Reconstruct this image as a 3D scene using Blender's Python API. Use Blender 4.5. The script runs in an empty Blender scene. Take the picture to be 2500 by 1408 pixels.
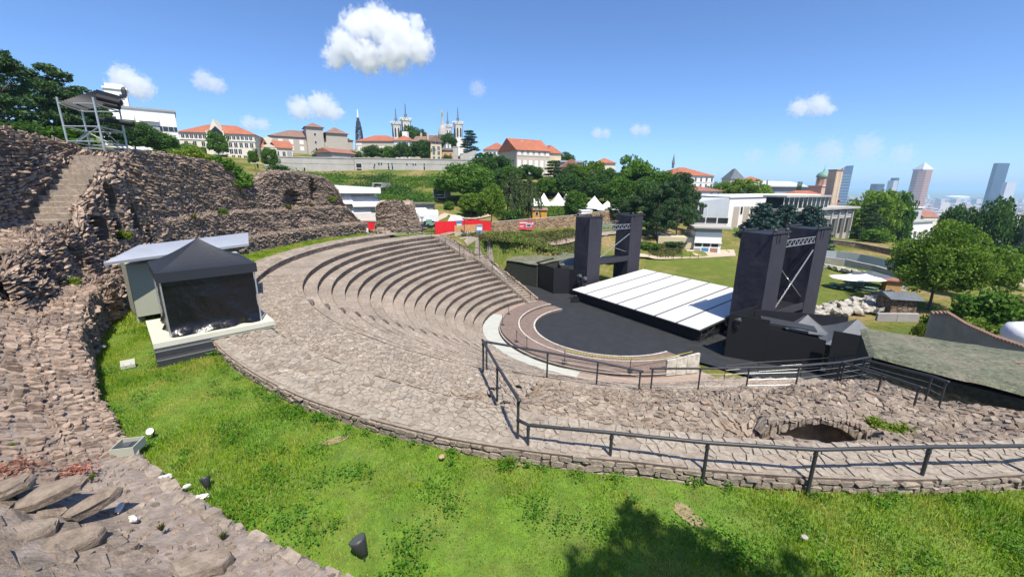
import bpy, bmesh, math, random
import numpy as np
from mathutils import Vector, Matrix

# ------------------------------------------------------------------ camera, sky, sun, exposure
SC = bpy.context.scene
COL = SC.collection
F_PX, CX_PX, CY_PX, CAM_Z = 1000.0, 1250.0, 704.0, 6.5     # focal length in photo pixels (2500 wide)
PITCH = math.atan((704 - 452) / F_PX)
ROLL = math.radians(0.6)

cam_data = bpy.data.cameras.new('camera')
cam = bpy.data.objects.new('camera', cam_data)
COL.objects.link(cam)
cam_data.sensor_fit = 'HORIZONTAL'
cam_data.sensor_width = 36.0
cam_data.lens = 36.0 * F_PX / 2500.0
cam_data.clip_start = 0.1
cam_data.clip_end = 60000
fwd = Vector((0, math.cos(PITCH), -math.sin(PITCH)))
up0 = Vector((0, math.sin(PITCH), math.cos(PITCH)))
rgt0 = Vector((1, 0, 0))
cr, sr = math.cos(ROLL), math.sin(ROLL)
rgt = rgt0 * cr + up0 * sr
upv = up0 * cr - rgt0 * sr
M = Matrix.Identity(4)
for i in range(3):
    M[i][0], M[i][1], M[i][2] = rgt[i], upv[i], -fwd[i]
M[2][3] = CAM_Z
cam.matrix_world = M
SC.camera = cam

SUN_EL = math.radians(60)
SUN_DIR = Vector((0.36, -0.93, 0)).normalized()            # horizontal direction towards the sun
world = bpy.data.worlds.new('World')
SC.world = world
world.use_nodes = True
wn = world.node_tree.nodes
wl = world.node_tree.links
bgn = wn['Background']
sky = wn.new('ShaderNodeTexSky')
sky.sky_type = 'NISHITA'
sky.sun_disc = False
sky.sun_elevation = SUN_EL
sky.sun_rotation = math.atan2(SUN_DIR.x, SUN_DIR.y) % (2 * math.pi)
sky.altitude = 300
sky.air_density = 0.7
sky.dust_density = 1.0
sky.ozone_density = 10.0
wl.new(sky.outputs['Color'], bgn.inputs['Color'])
bgn.inputs['Strength'].default_value = 0.15

sun_data = bpy.data.lights.new('sun', 'SUN')
sun_data.energy = 5.0
sun_data.angle = math.radians(0.5)
sun_data.color = (1.0, 0.925, 0.81)
sun = bpy.data.objects.new('sun', sun_data)
COL.objects.link(sun)
sd = Vector((SUN_DIR.x * math.cos(SUN_EL), SUN_DIR.y * math.cos(SUN_EL), math.sin(SUN_EL)))
sun.rotation_euler = sd.to_track_quat('Z', 'Y').to_euler()
sun.location = (20, -30, 60)

SC.view_settings.view_transform = 'Standard'
SC.view_settings.look = 'None'
SC.view_settings.exposure = 0.55
SC.view_settings.gamma = 1.0
SC.render.engine = 'CYCLES'
SC.cycles.max_bounces = 8
SC.cycles.diffuse_bounces = 3
SC.cycles.glossy_bounces = 2
SC.cycles.transmission_bounces = 4
SC.cycles.transparent_max_bounces = 4
SC.cycles.volume_bounces = 8
SC.cycles.use_denoising = True

# ------------------------------------------------------------------ helpers: projection
rng = np.random.default_rng(11)
random.seed(5)

def ray(px, py):
    x = (px - CX_PX) / F_PX; y = -(py - CY_PX) / F_PX
    xr = cr * x - sr * y; yr = sr * x + cr * y
    return (xr, math.cos(PITCH) + math.sin(PITCH) * yr, -math.sin(PITCH) + math.cos(PITCH) * yr)
def at_z(px, py, z):
    r = ray(px, py); t = (z - CAM_Z) / r[2]
    return Vector((r[0] * t, r[1] * t, z))
def at_y(px, py, Y):
    r = ray(px, py); t = Y / r[1]
    return Vector((r[0] * t, Y, CAM_Z + r[2] * t))

# theatre frame: centre of the orchestra, axis towards the stage
TC = Vector((9.1, 37.4))
BETA = math.radians(33.5)
UX = Vector((math.cos(BETA), math.sin(BETA)))
WX = Vector((math.sin(BETA), -math.cos(BETA)))
def pol(R, phi, z=0.0):
    a = math.radians(phi)
    return Vector((TC.x + R * math.cos(a), TC.y + R * math.sin(a), z))
def stg(a, b, z=0.0):
    p = TC + UX * a + WX * b
    return Vector((p.x, p.y, z))

# ------------------------------------------------------------------ helpers: objects
def link(o, parent=None):
    COL.objects.link(o)
    if parent is not None:
        o.parent = parent
    return o
def tag(o, label=None, cat=None, group=None, kind=None):
    if label: o['label'] = label
    if cat: o['category'] = cat
    if group: o['group'] = group
    if kind: o['kind'] = kind
    return o
def empty(name, loc=(0, 0, 0), rz=0.0, label=None, cat=None, group=None):
    o = bpy.data.objects.new(name, None)
    COL.objects.link(o)
    o.location = loc
    o.rotation_euler = (0, 0, rz)
    o.empty_display_size = 0.2
    return tag(o, label, cat, group)
def struct(o):
    o['kind'] = 'structure'
    return o
def copy_tree(o, parent=None):
    c = o.copy()
    COL.objects.link(c)
    c.parent = parent
    for ch in o.children:
        copy_tree(ch, c)
    return c

class MB:
    """collects faces, then links them as one mesh object"""
    def __init__(s):
        s.v = []; s.f = []; s.m = []
    def add(s, verts, faces, mi=0):
        n = len(s.v)
        s.v.extend([tuple(p) for p in verts])
        for f in faces:
            s.f.append(tuple(i + n for i in f)); s.m.append(mi)
        return s
    def box(s, x0, x1, y0, y1, z0, z1, mi=0):
        return s.add([(x0, y0, z0), (x1, y0, z0), (x1, y1, z0), (x0, y1, z0),
                      (x0, y0, z1), (x1, y0, z1), (x1, y1, z1), (x0, y1, z1)],
                     [(0, 3, 2, 1), (4, 5, 6, 7), (0, 1, 5, 4), (1, 2, 6, 5), (2, 3, 7, 6), (3, 0, 4, 7)], mi)
    def prism(s, pts, z0, z1, mi=0):
        """pts: ccw 2-D outline; z0, z1 numbers or per-point lists"""
        n = len(pts)
        za = z0 if hasattr(z0, '__len__') else [z0] * n
        zb = z1 if hasattr(z1, '__len__') else [z1] * n
        vs = [(p[0], p[1], za[i]) for i, p in enumerate(pts)] + [(p[0], p[1], zb[i]) for i, p in enumerate(pts)]
        fs = [tuple(range(n - 1, -1, -1)), tuple(range(n, 2 * n))]
        fs += [(i, (i + 1) % n, n + (i + 1) % n, n + i) for i in range(n)]
        return s.add(vs, fs, mi)
    def bar(s, p, q, w, d=None, mi=0, upd=(0, 0, 1)):
        """square bar from p to q"""
        d = w if d is None else d
        p = Vector(p); q = Vector(q); t = (q - p).normalized()
        up = Vector(upd)
        if abs(t.dot(up)) > 0.98: up = Vector((1, 0, 0))
        sx = t.cross(up).normalized() * (w / 2); sy = sx.cross(t).normalized() * (d / 2)
        vs = []
        for c in (p, q):
            vs += [c - sx - sy, c + sx - sy, c + sx + sy, c - sx + sy]
        return s.add(vs, [(0, 1, 2, 3)[::-1], (4, 5, 6, 7), (0, 1, 5, 4), (1, 2, 6, 5), (2, 3, 7, 6), (3, 0, 4, 7)], mi)
    def tube(s, pts, r, n=8, mi=0, cap=True):
        pts = [Vector(p) for p in pts]
        rs = r if hasattr(r, '__len__') else [r] * len(pts)
        vs = []; k = len(pts)
        up = Vector((0, 0, 1))
        t0 = (pts[1] - pts[0]).normalized()
        sx = t0.cross(up)
        if sx.length < 0.05: sx = t0.cross(Vector((1, 0, 0)))
        sx.normalize()
        for i, p in enumerate(pts):
            t = (pts[min(i + 1, k - 1)] - pts[max(i - 1, 0)]).normalized()
            sx = (sx - t * sx.dot(t)).normalized(); sy = t.cross(sx)
            for j in range(n):
                a = 2 * math.pi * j / n
                vs.append(p + (sx * math.cos(a) + sy * math.sin(a)) * rs[i])
        fs = []
        for i in range(k - 1):
            for j in range(n):
                fs.append((i * n + j, i * n + (j + 1) % n, (i + 1) * n + (j + 1) % n, (i + 1) * n + j))
        if cap:
            fs.append(tuple(range(n - 1, -1, -1))); fs.append(tuple((k - 1) * n + j for j in range(n)))
        return s.add(vs, fs, mi)
    def lathe(s, prof, n=16, c=(0, 0, 0), mi=0):
        """prof: list of (r, z)"""
        vs = []
        for r, z in prof:
            for j in range(n):
                a = 2 * math.pi * (j + 0.5) / n
                vs.append((c[0] + r * math.cos(a), c[1] + r * math.sin(a), c[2] + z))
        fs = []
        k = len(prof)
        for i in range(k - 1):
            for j in range(n):
                fs.append((i * n + j, i * n + (j + 1) % n, (i + 1) * n + (j + 1) % n, (i + 1) * n + j))
        fs.append(tuple(range(n - 1, -1, -1))); fs.append(tuple((k - 1) * n + j for j in range(n)))
        return s.add(vs, fs, mi)
    def mesh(s, name, mats):
        me = bpy.data.meshes.new(name)
        me.from_pydata(s.v, [], s.f)
        for m in (mats if isinstance(mats, (list, tuple)) else [mats]):
            me.materials.append(m)
        if any(s.m):
            me.polygons.foreach_set('material_index', s.m)
        me.update()
        return me
    def build(s, name, mats, parent=None, smooth=False, loc=None):
        me = s.mesh(name, mats)
        if smooth:
            me.polygons.foreach_set('use_smooth', [True] * len(me.polygons))
        o = bpy.data.objects.new(name, me)
        link(o, parent)
        if loc is not None: o.location = loc
        return o

def np_mesh(name, V, loops, starts, totals, mat, smooth=False):
    """fast mesh from numpy: V (n,3), flat loop vertex indices, polygon starts and sizes"""
    me = bpy.data.meshes.new(name)
    me.vertices.add(len(V)); me.vertices.foreach_set('co', np.asarray(V, np.float32).ravel())
    me.loops.add(len(loops)); me.loops.foreach_set('vertex_index', np.asarray(loops, np.int32))
    me.polygons.add(len(starts))
    me.polygons.foreach_set('loop_start', np.asarray(starts, np.int32))
    try: me.polygons.foreach_set('loop_total', np.asarray(totals, np.int32))
    except Exception: pass
    me.polygons.foreach_set('use_smooth', np.full(len(starts), smooth, bool))
    for m in (mat if isinstance(mat, (list, tuple)) else [mat]): me.materials.append(m)
    me.update(calc_edges=True)
    me.validate()
    return me
def quads_mesh(name, V, Q, mat, smooth=False):
    Q = np.asarray(Q, np.int32); k = Q.shape[1]
    return np_mesh(name, V, Q.ravel(), np.arange(len(Q)) * k, np.full(len(Q), k), mat, smooth)
def grid_faces(nu, nv, flip=False):
    i = np.arange(nu - 1)[:, None] * nv + np.arange(nv - 1)[None, :]
    q = np.stack([i, i + nv, i + nv + 1, i + 1], -1).reshape(-1, 4)
    return q[:, ::-1] if flip else q
def grid_obj(name, G, mat, parent=None, flip=False, smooth=True):
    nu, nv = G.shape[:2]
    me = quads_mesh(name, G.reshape(-1, 3), grid_faces(nu, nv, flip), mat, smooth)
    o = bpy.data.objects.new(name, me)
    return link(o, parent)

# value noise (numpy) for uneven surfaces
_nt = np.random.default_rng(3).random((64, 64))
def vnoise(x, y, s=1.0, o=0.0):
    x = np.asarray(x, float) * s + o; y = np.asarray(y, float) * s + o * 1.7
    xi = np.floor(x).astype(int); yi = np.floor(y).astype(int)
    fx = x - xi; fy = y - yi
    fx = fx * fx * (3 - 2 * fx); fy = fy * fy * (3 - 2 * fy)
    a = _nt[xi % 64, yi % 64]; b = _nt[(xi + 1) % 64, yi % 64]
    c = _nt[xi % 64, (yi + 1) % 64]; d = _nt[(xi + 1) % 64, (yi + 1) % 64]
    return (a * (1 - fx) + b * fx) * (1 - fy) + (c * (1 - fx) + d * fx) * fy - 0.5
def fbm(x, y, s=1.0, o=0.0, k=4):
    t = 0; amp = 1.0
    for i in range(k):
        t = t + vnoise(x, y, s * 2 ** i, o + 13.7 * i) * amp; amp *= 0.5
    return t

# ------------------------------------------------------------------ materials
def _new(name):
    m = bpy.data.materials.new(name); m.use_nodes = True
    nt = m.node_tree; b = nt.nodes['Principled BSDF']
    return m, nt, b
def _ramp(nt, cols, pos=None):
    r = nt.nodes.new('ShaderNodeValToRGB')
    el = r.color_ramp.elements
    while len(el) < len(cols): el.new(0.5)
    for i, c in enumerate(cols):
        el[i].position = (i / max(1, len(cols) - 1)) if pos is None else pos[i]
        el[i].color = (c[0], c[1], c[2], 1)
    return r
def _noise(nt, scale, detail=4, rough=0.55, coord='Object', dist=0.0):
    t = nt.nodes.new('ShaderNodeTexCoord'); n = nt.nodes.new('ShaderNodeTexNoise')
    n.inputs['Scale'].default_value = scale; n.inputs['Detail'].default_value = detail
    n.inputs['Roughness'].default_value = rough; n.inputs['Distortion'].default_value = dist
    if coord == 'World':
        g = nt.nodes.new('ShaderNodeNewGeometry'); nt.links.new(g.outputs['Position'], n.inputs['Vector'])
    else:
        nt.links.new(t.outputs[coord], n.inputs['Vector'])
    return n
def _mixc(nt, a, b, fac, mode='MIX'):
    x = nt.nodes.new('ShaderNodeMix'); x.data_type = 'RGBA'; x.blend_type = mode
    def put(sock, v):
        if hasattr(v, 'default_value') or hasattr(v, 'links'): nt.links.new(v, sock)
        elif isinstance(v, (int, float)): sock.default_value = v
        else: sock.default_value = (v[0], v[1], v[2], 1)
    put(x.inputs[0], fac); put(x.inputs[6], a); put(x.inputs[7], b)
    return x.outputs[2]
def _bump(nt, b, h, dist, strength=1.0):
    n = nt.nodes.new('ShaderNodeBump'); n.inputs['Distance'].default_value = dist
    n.inputs['Strength'].default_value = strength
    nt.links.new(h, n.inputs['Height']); nt.links.new(n.outputs['Normal'], b.inputs['Normal'])
def mat_plain(name, c, rough=0.7, metal=0.0, var=0.12, scale=2.0, bump=0.0, bscale=30, spec=None, dirt=None, dscale=0.35, dfac=0.5):
    m, nt, b = _new(name)
    n = _noise(nt, scale, 5, 0.6, 'World')
    lo = [x * (1 - var) for x in c]; hi = [min(1, x * (1 + var)) for x in c]
    r = _ramp(nt, [lo, hi], [0.3, 0.7]); nt.links.new(n.outputs['Fac'], r.inputs[0])
    out = r.outputs[0]
    if dirt:
        n2 = _noise(nt, dscale, 6, 0.65, 'World')
        r2 = _ramp(nt, [(0, 0, 0), (1, 1, 1)], [0.45, 0.7]); nt.links.new(n2.outputs['Fac'], r2.inputs[0])
        mu = nt.nodes.new('ShaderNodeMath'); mu.operation = 'MULTIPLY'; mu.inputs[1].default_value = dfac
        nt.links.new(r2.outputs[0], mu.inputs[0])
        out = _mixc(nt, out, dirt, mu.outputs[0])
    nt.links.new(out, b.inputs['Base Color'])
    b.inputs['Roughness'].default_value = rough; b.inputs['Metallic'].default_value = metal
    if spec is not None: b.inputs['Specular IOR Level'].default_value = spec
    if bump:
        n3 = _noise(nt, bscale, 4, 0.6, 'World'); _bump(nt, b, n3.outputs['Fac'], bump)
    return m
def mat_stone(name, cols, pos=None, scale=9, bump=0.012, rough=0.9, blot=None, bsc=0.5, bfac=0.5):
    """one tone per loose piece, grain and patches over it"""
    m, nt, b = _new(name)
    g = nt.nodes.new('ShaderNodeNewGeometry')
    r = _ramp(nt, cols, pos); nt.links.new(g.outputs['Random Per Island'], r.inputs[0])
    n = _noise(nt, scale, 6, 0.7, 'World')
    r2 = _ramp(nt, [(0.55, 0.54, 0.53), (1.25, 1.22, 1.18)], [0.3, 0.72]); nt.links.new(n.outputs['Fac'], r2.inputs[0])
    out = _mixc(nt, r.outputs[0], r2.outputs[0], 1.0, 'MULTIPLY')
    if blot:
        n3 = _noise(nt, bsc, 5, 0.65, 'World')
        r3 = _ramp(nt, [(0, 0, 0), (1, 1, 1)], [0.48, 0.66]); nt.links.new(n3.outputs['Fac'], r3.inputs[0])
        mu = nt.nodes.new('ShaderNodeMath'); mu.operation = 'MULTIPLY'; mu.inputs[1].default_value = bfac
        nt.links.new(r3.outputs[0], mu.inputs[0])
        out = _mixc(nt, out, blot, mu.outputs[0])
    nt.links.new(out, b.inputs['Base Color']); b.inputs['Roughness'].default_value = rough
    b.inputs['Specular IOR Level'].default_value = 0.25
    n4 = _noise(nt, scale * 3, 5, 0.7, 'World'); _bump(nt, b, n4.outputs['Fac'], bump)
    return m
def mat_cobble(name, cols, vscale=4.0, mortar=(0.2, 0.17, 0.15), bump=0.03, squash=(1, 1, 1), gap=0.06, rough=0.92):
    """small stones too far off to build: cells with recessed joints"""
    m, nt, b = _new(name)
    g = nt.nodes.new('ShaderNodeNewGeometry')
    mp = nt.nodes.new('ShaderNodeMapping'); mp.inputs['Scale'].default_value = squash
    nt.links.new(g.outputs['Position'], mp.inputs['Vector'])
    nz = nt.nodes.new('ShaderNodeTexNoise'); nz.inputs['Scale'].default_value = vscale * 0.8; nz.inputs['Detail'].default_value = 2
    nt.links.new(mp.outputs[0], nz.inputs['Vector'])
    ad = nt.nodes.new('ShaderNodeVectorMath'); ad.operation = 'MULTIPLY_ADD'
    ad.inputs[1].default_value = (0.18, 0.18, 0.18); nt.links.new(nz.outputs['Color'], ad.inputs[0]); nt.links.new(mp.outputs[0], ad.inputs[2])
    v1 = nt.nodes.new('ShaderNodeTexVoronoi'); v1.feature = 'F1'; v1.inputs['Scale'].default_value = vscale
    v2 = nt.nodes.new('ShaderNodeTexVoronoi'); v2.feature = 'DISTANCE_TO_EDGE'; v2.inputs['Scale'].default_value = vscale
    nt.links.new(ad.outputs[0], v1.inputs['Vector']); nt.links.new(ad.outputs[0], v2.inputs['Vector'])
    sx = nt.nodes.new('ShaderNodeSeparateColor'); nt.links.new(v1.outputs['Color'], sx.inputs[0])
    r = _ramp(nt, cols); nt.links.new(sx.outputs[0], r.inputs[0])
    e = _ramp(nt, [(0, 0, 0), (1, 1, 1)], [gap * 0.3, gap * 1.6]); nt.links.new(v2.outputs['Distance'], e.inputs[0])
    big = _noise(nt, 0.35, 5, 0.6, 'World')
    r2 = _ramp(nt, [(0.8, 0.79, 0.78), (1.15, 1.12, 1.1)], [0.35, 0.65]); nt.links.new(big.outputs['Fac'], r2.inputs[0])
    c = _mixc(nt, mortar, r.outputs[0], e.outputs[0])
    c = _mixc(nt, c, r2.outputs[0], 1.0, 'MULTIPLY')
    nt.links.new(c, b.inputs['Base Color']); b.inputs['Roughness'].default_value = rough
    b.inputs['Specular IOR Level'].default_value = 0.2
    _bump(nt, b, e.outputs[0], bump)
    return m
def mat_leaf(name, dark, mid, light, trans=0.35):
    m, nt, b = _new(name)
    g = nt.nodes.new('ShaderNodeNewGeometry'); oi = nt.nodes.new('ShaderNodeObjectInfo')
    r = _ramp(nt, [dark, mid, light], [0.0, 0.55, 1.0]); nt.links.new(g.outputs['Random Per Island'], r.inputs[0])
    r2 = _ramp(nt, [(0.82, 0.85, 0.8), (1.15, 1.1, 1.1)]); nt.links.new(oi.outputs['Random'], r2.inputs[0])
    c = _mixc(nt, r.outputs[0], r2.outputs[0], 1.0, 'MULTIPLY')
    nt.links.new(c, b.inputs['Base Color']); b.inputs['Roughness'].default_value = 0.55
    b.inputs['Specular IOR Level'].default_value = 0.25
    t = nt.nodes.new('ShaderNodeBsdfTranslucent'); nt.links.new(c, t.inputs['Color'])
    mx = nt.nodes.new('ShaderNodeMixShader'); mx.inputs[0].default_value = trans
    out = nt.nodes['Material Output']
    nt.links.new(b.outputs[0], mx.inputs[1]); nt.links.new(t.outputs[0], mx.inputs[2]); nt.links.new(mx.outputs[0], out.inputs['Surface'])
    return m
def mat_glass(name, c=(0.02, 0.025, 0.03), rough=0.12):
    m, nt, b = _new(name)
    b.inputs['Base Color'].default_value = (*c, 1); b.inputs['Roughness'].default_value = rough
    b.inputs['Specular IOR Level'].default_value = 0.6
    return m
def mat_tiles(name, c1, c2, scale=3.5):
    """roof tiles too far off to tell apart"""
    m, nt, b = _new(name)
    n = _noise(nt, 0.5, 5, 0.6, 'World'); n2 = _noise(nt, scale, 3, 0.7, 'World')
    r = _ramp(nt, [c1, c2], [0.3, 0.7]); nt.links.new(n2.outputs['Fac'], r.inputs[0])
    r2 = _ramp(nt, [(0.8, 0.8, 0.8), (1.15, 1.12, 1.1)], [0.3, 0.7]); nt.links.new(n.outputs['Fac'], r2.inputs[0])
    nt.links.new(_mixc(nt, r.outputs[0], r2.outputs[0], 1.0, 'MULTIPLY'), b.inputs['Base Color'])
    b.inputs['Roughness'].default_value = 0.85
    return m

MT = {}
# masonry
MT['pave'] = mat_stone('paving_stone', [(0.225, 0.19, 0.155), (0.295, 0.25, 0.203), (0.365, 0.315, 0.258), (0.265, 0.235, 0.205), (0.44, 0.39, 0.33)], scale=8, bump=0.008, blot=(0.24, 0.195, 0.165), bsc=0.6, bfac=0.4)
MT['pave_big'] = mat_stone('rim_stone', [(0.22, 0.185, 0.148), (0.31, 0.265, 0.215), (0.39, 0.345, 0.285), (0.26, 0.235, 0.205), (0.47, 0.425, 0.36)], scale=7, bump=0.012, blot=(0.2, 0.17, 0.14), bsc=1.3, bfac=0.4)
MT['mortar'] = mat_plain('lime_mortar', (0.25, 0.21, 0.172), 0.95, var=0.25, scale=6, bump=0.02, bscale=14)
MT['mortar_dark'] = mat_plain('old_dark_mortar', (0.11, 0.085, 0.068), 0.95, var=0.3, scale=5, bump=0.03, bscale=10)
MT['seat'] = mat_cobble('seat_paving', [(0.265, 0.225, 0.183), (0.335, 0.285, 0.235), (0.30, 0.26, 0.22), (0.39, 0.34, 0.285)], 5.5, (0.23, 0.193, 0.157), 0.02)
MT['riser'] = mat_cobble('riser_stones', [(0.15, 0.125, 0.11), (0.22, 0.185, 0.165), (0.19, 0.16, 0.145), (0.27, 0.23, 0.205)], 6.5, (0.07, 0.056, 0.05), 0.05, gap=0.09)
MT['ruin'] = mat_stone('ruin_stone', [(0.235, 0.172, 0.135), (0.335, 0.25, 0.195), (0.425, 0.33, 0.262), (0.275, 0.215, 0.178), (0.51, 0.40, 0.31)], scale=6, bump=0.03, blot=(0.15, 0.12, 0.11), bsc=0.45, bfac=0.45)
MT['ruin_grey'] = mat_stone('ruin_stone_grey', [(0.225, 0.17, 0.132), (0.325, 0.255, 0.20), (0.415, 0.33, 0.262), (0.275, 0.22, 0.178)], scale=6, bump=0.03, blot=(0.15, 0.125, 0.11), bsc=0.45, bfac=0.4)
MT['rubble'] = mat_stone('rubble_stone', [(0.20, 0.165, 0.138), (0.29, 0.245, 0.20), (0.38, 0.325, 0.268), (0.24, 0.20, 0.168), (0.33, 0.25, 0.19)], scale=7, bump=0.03, blot=(0.17, 0.14, 0.12), bsc=0.7, bfac=0.35)
MT['slab'] = mat_stone('slab_stone', [(0.20, 0.18, 0.165), (0.27, 0.225, 0.185), (0.235, 0.19, 0.16)], scale=5, bump=0.06, blot=(0.36, 0.30, 0.245), bsc=1.6, bfac=0.7)
MT['porphyry'] = mat_plain('brown_paving', (0.165, 0.118, 0.097), 0.85, var=0.3, scale=5, bump=0.01, bscale=12, dirt=(0.24, 0.19, 0.16), dscale=1.5, dfac=0.5)
MT['pale_band'] = mat_plain('pale_concrete_band', (0.40, 0.41, 0.37), 0.85, var=0.08, scale=1.5)
MT['marble'] = mat_plain('marble', (0.52, 0.49, 0.42), 0.5, var=0.35, scale=3.0)
MT['sandstone'] = mat_stone('sandstone', [(0.30, 0.20, 0.12), (0.38, 0.27, 0.165), (0.45, 0.33, 0.21), (0.26, 0.18, 0.115)], scale=5, bump=0.02, blot=(0.17, 0.12, 0.08), bsc=0.6, bfac=0.5)
MT['rock'] = mat_stone('pale_rock', [(0.27, 0.255, 0.23), (0.36, 0.34, 0.305), (0.44, 0.42, 0.37)], scale=3, bump=0.03)
MT['concrete'] = mat_plain('concrete', (0.36, 0.34, 0.31), 0.9, var=0.1, scale=1.2, dirt=(0.22, 0.2, 0.18), dscale=0.5, dfac=0.5)
MT['concrete_l'] = mat_plain('pale_concrete', (0.39, 0.375, 0.345), 0.9, var=0.08, scale=0.6, dirt=(0.28, 0.265, 0.24), dscale=0.25, dfac=0.5)
# stage
MT['floor_black'] = mat_plain('black_stage_floor', (0.017, 0.019, 0.022), 0.7, var=0.15, scale=0.8, dirt=(0.034, 0.035, 0.037), dscale=1.3, dfac=0.7)
MT['black'] = mat_plain('black_panel', (0.007, 0.007, 0.010), 0.6, var=0.2, scale=1.5)
MT['drape'] = mat_plain('black_drape', (0.024, 0.0235, 0.036), 0.85, var=0.04, scale=0.5, bump=0.04, bscale=1.6)
MT['tarp'] = mat_plain('black_tarp', (0.004, 0.004, 0.006), 0.3, var=0.2, scale=2, bump=0.10, bscale=1.3)
MT['tentfab'] = mat_plain('tent_fabric', (0.014, 0.017, 0.025), 0.6, var=0.08, scale=1.5)
MT['grey_tent'] = mat_plain('grey_tent_fabric', (0.085, 0.095, 0.11), 0.6, var=0.1, scale=1.2, bump=0.05, bscale=1.2)
MT['white_deck'] = mat_plain('white_dance_floor', (0.56, 0.565, 0.56), 0.5, var=0.02, scale=0.8)
MT['seam'] = mat_plain('floor_seam', (0.05, 0.052, 0.05), 0.7, var=0.1)
MT['alu'] = mat_plain('aluminium', (0.62, 0.62, 0.66), 0.35, 0.8, var=0.06)
MT['steel'] = mat_plain('galvanised_steel', (0.42, 0.46, 0.46), 0.45, 0.6, var=0.12)
MT['rail'] = mat_plain('dark_rail_paint', (0.032, 0.034, 0.038), 0.5, 0.0, var=0.15, scale=6)
MT['lampglass'] = mat_glass('lamp_lens', (0.08, 0.085, 0.09), 0.25)
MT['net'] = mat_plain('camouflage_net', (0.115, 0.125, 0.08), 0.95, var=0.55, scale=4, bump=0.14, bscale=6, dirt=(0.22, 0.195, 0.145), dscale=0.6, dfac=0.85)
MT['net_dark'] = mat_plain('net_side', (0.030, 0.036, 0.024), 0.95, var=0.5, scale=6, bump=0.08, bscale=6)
# buildings
MT['white'] = mat_plain('white_render', (0.74, 0.73, 0.72), 0.85, var=0.04, scale=0.4)
MT['tarp_white'] = mat_plain('white_tarp', (0.72, 0.73, 0.74), 0.6, var=0.05, scale=0.5, bump=0.05, bscale=0.8)
MT['cream'] = mat_plain('cream_render', (0.62, 0.57, 0.47), 0.85, var=0.04, scale=0.3)
MT['beige'] = mat_plain('beige_render', (0.48, 0.42, 0.35), 0.88, var=0.07, scale=0.4, dirt=(0.36, 0.32, 0.27), dscale=0.2, dfac=0.4)
MT['greige'] = mat_plain('grey_beige_render', (0.40, 0.36, 0.31), 0.88, var=0.07, scale=0.4, dirt=(0.3, 0.28, 0.25), dscale=0.2, dfac=0.4)
MT['grey'] = mat_plain('grey_render', (0.30, 0.30, 0.32), 0.85, var=0.06, scale=0.4)
MT['lgrey'] = mat_plain('pale_grey_cladding', (0.42, 0.45, 0.48), 0.75, var=0.05, scale=0.4)
MT['ochre'] = mat_plain('ochre_render', (0.58, 0.30, 0.10), 0.85, var=0.06, scale=0.5)
MT['yellow_h'] = mat_plain('sand_render', (0.55, 0.46, 0.31), 0.85, var=0.05, scale=0.5)
MT['pinkish'] = mat_plain('pink_stone', (0.50, 0.36, 0.28), 0.85, var=0.1, scale=0.6)
MT['tile_o'] = mat_tiles('orange_tiles', (0.27, 0.085, 0.045), (0.37, 0.135, 0.075))
MT['tile_b'] = mat_tiles('brown_tiles', (0.17, 0.10, 0.075), (0.24, 0.15, 0.115))
MT['tile_r'] = mat_tiles('red_tiles', (0.22, 0.09, 0.065), (0.33, 0.15, 0.105))
MT['slate'] = mat_tiles('slate', (0.085, 0.10, 0.115), (0.13, 0.15, 0.17))
MT['glass'] = mat_glass('window_glass')
MT['glass_b'] = mat_glass('tower_glass', (0.035, 0.07, 0.13), 0.12)
MT['frame_w'] = mat_plain('white_frame', (0.66, 0.65, 0.62), 0.6, var=0.03)
MT['shutter_w'] = mat_plain('white_shutter', (0.70, 0.68, 0.64), 0.7, var=0.03)
MT['frame_g'] = mat_plain('grey_frame', (0.22, 0.22, 0.23), 0.6, var=0.05)
MT['red'] = mat_plain('red_panel', (0.62, 0.012, 0.02), 0.55, var=0.05)
MT['wood'] = mat_plain('new_wood', (0.46, 0.28, 0.12), 0.75, var=0.2, scale=3)
MT['wood_o'] = mat_plain('orange_wood', (0.52, 0.24, 0.03), 0.75, var=0.15, scale=3)
MT['bronze'] = mat_plain('green_copper', (0.14, 0.27, 0.22), 0.6, var=0.12, scale=2)
MT['gold'] = mat_plain('gilded', (0.75, 0.55, 0.18), 0.35, 0.8, var=0.05)
MT['iron'] = mat_plain('dark_iron', (0.055, 0.06, 0.07), 0.6, 0.3, var=0.1)
MT['spire'] = mat_plain('grey_spire', (0.15, 0.18, 0.20), 0.55, 0.2, var=0.1)
MT['bas_white'] = mat_plain('white_church_stone', (0.66, 0.64, 0.60), 0.85, var=0.07, scale=0.3)
MT['brick_t'] = mat_plain('red_brown_facade', (0.30, 0.165, 0.125), 0.7, var=0.1, scale=0.2)
MT['shed'] = mat_plain('grey_beige_shed_panel', (0.34, 0.35, 0.29), 0.8, var=0.04, scale=1.2)
MT['zinc'] = mat_plain('corrugated_zinc', (0.50, 0.52, 0.55), 0.38, 0.55, var=0.08, scale=1.0)
MT['deck'] = mat_plain('pale_deck_board', (0.50, 0.50, 0.41), 0.8, var=0.06, scale=1.5)
MT['blue'] = mat_plain('blue_panel', (0.06, 0.20, 0.38), 0.5, var=0.1)
MT['asphalt'] = mat_plain('asphalt', (0.13, 0.13, 0.135), 0.9, var=0.12, scale=2)
MT['path'] = mat_plain('gravel_path', (0.44, 0.35, 0.27), 0.95, var=0.12, scale=3, dirt=(0.36, 0.28, 0.22), dscale=0.8, dfac=0.5)
MT['pinkpath'] = mat_plain('pink_asphalt', (0.29, 0.22, 0.18), 0.92, var=0.12, scale=3)
MT['bark'] = mat_plain('bark', (0.11, 0.085, 0.065), 0.95, var=0.3, scale=6, bump=0.03, bscale=15)
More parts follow.
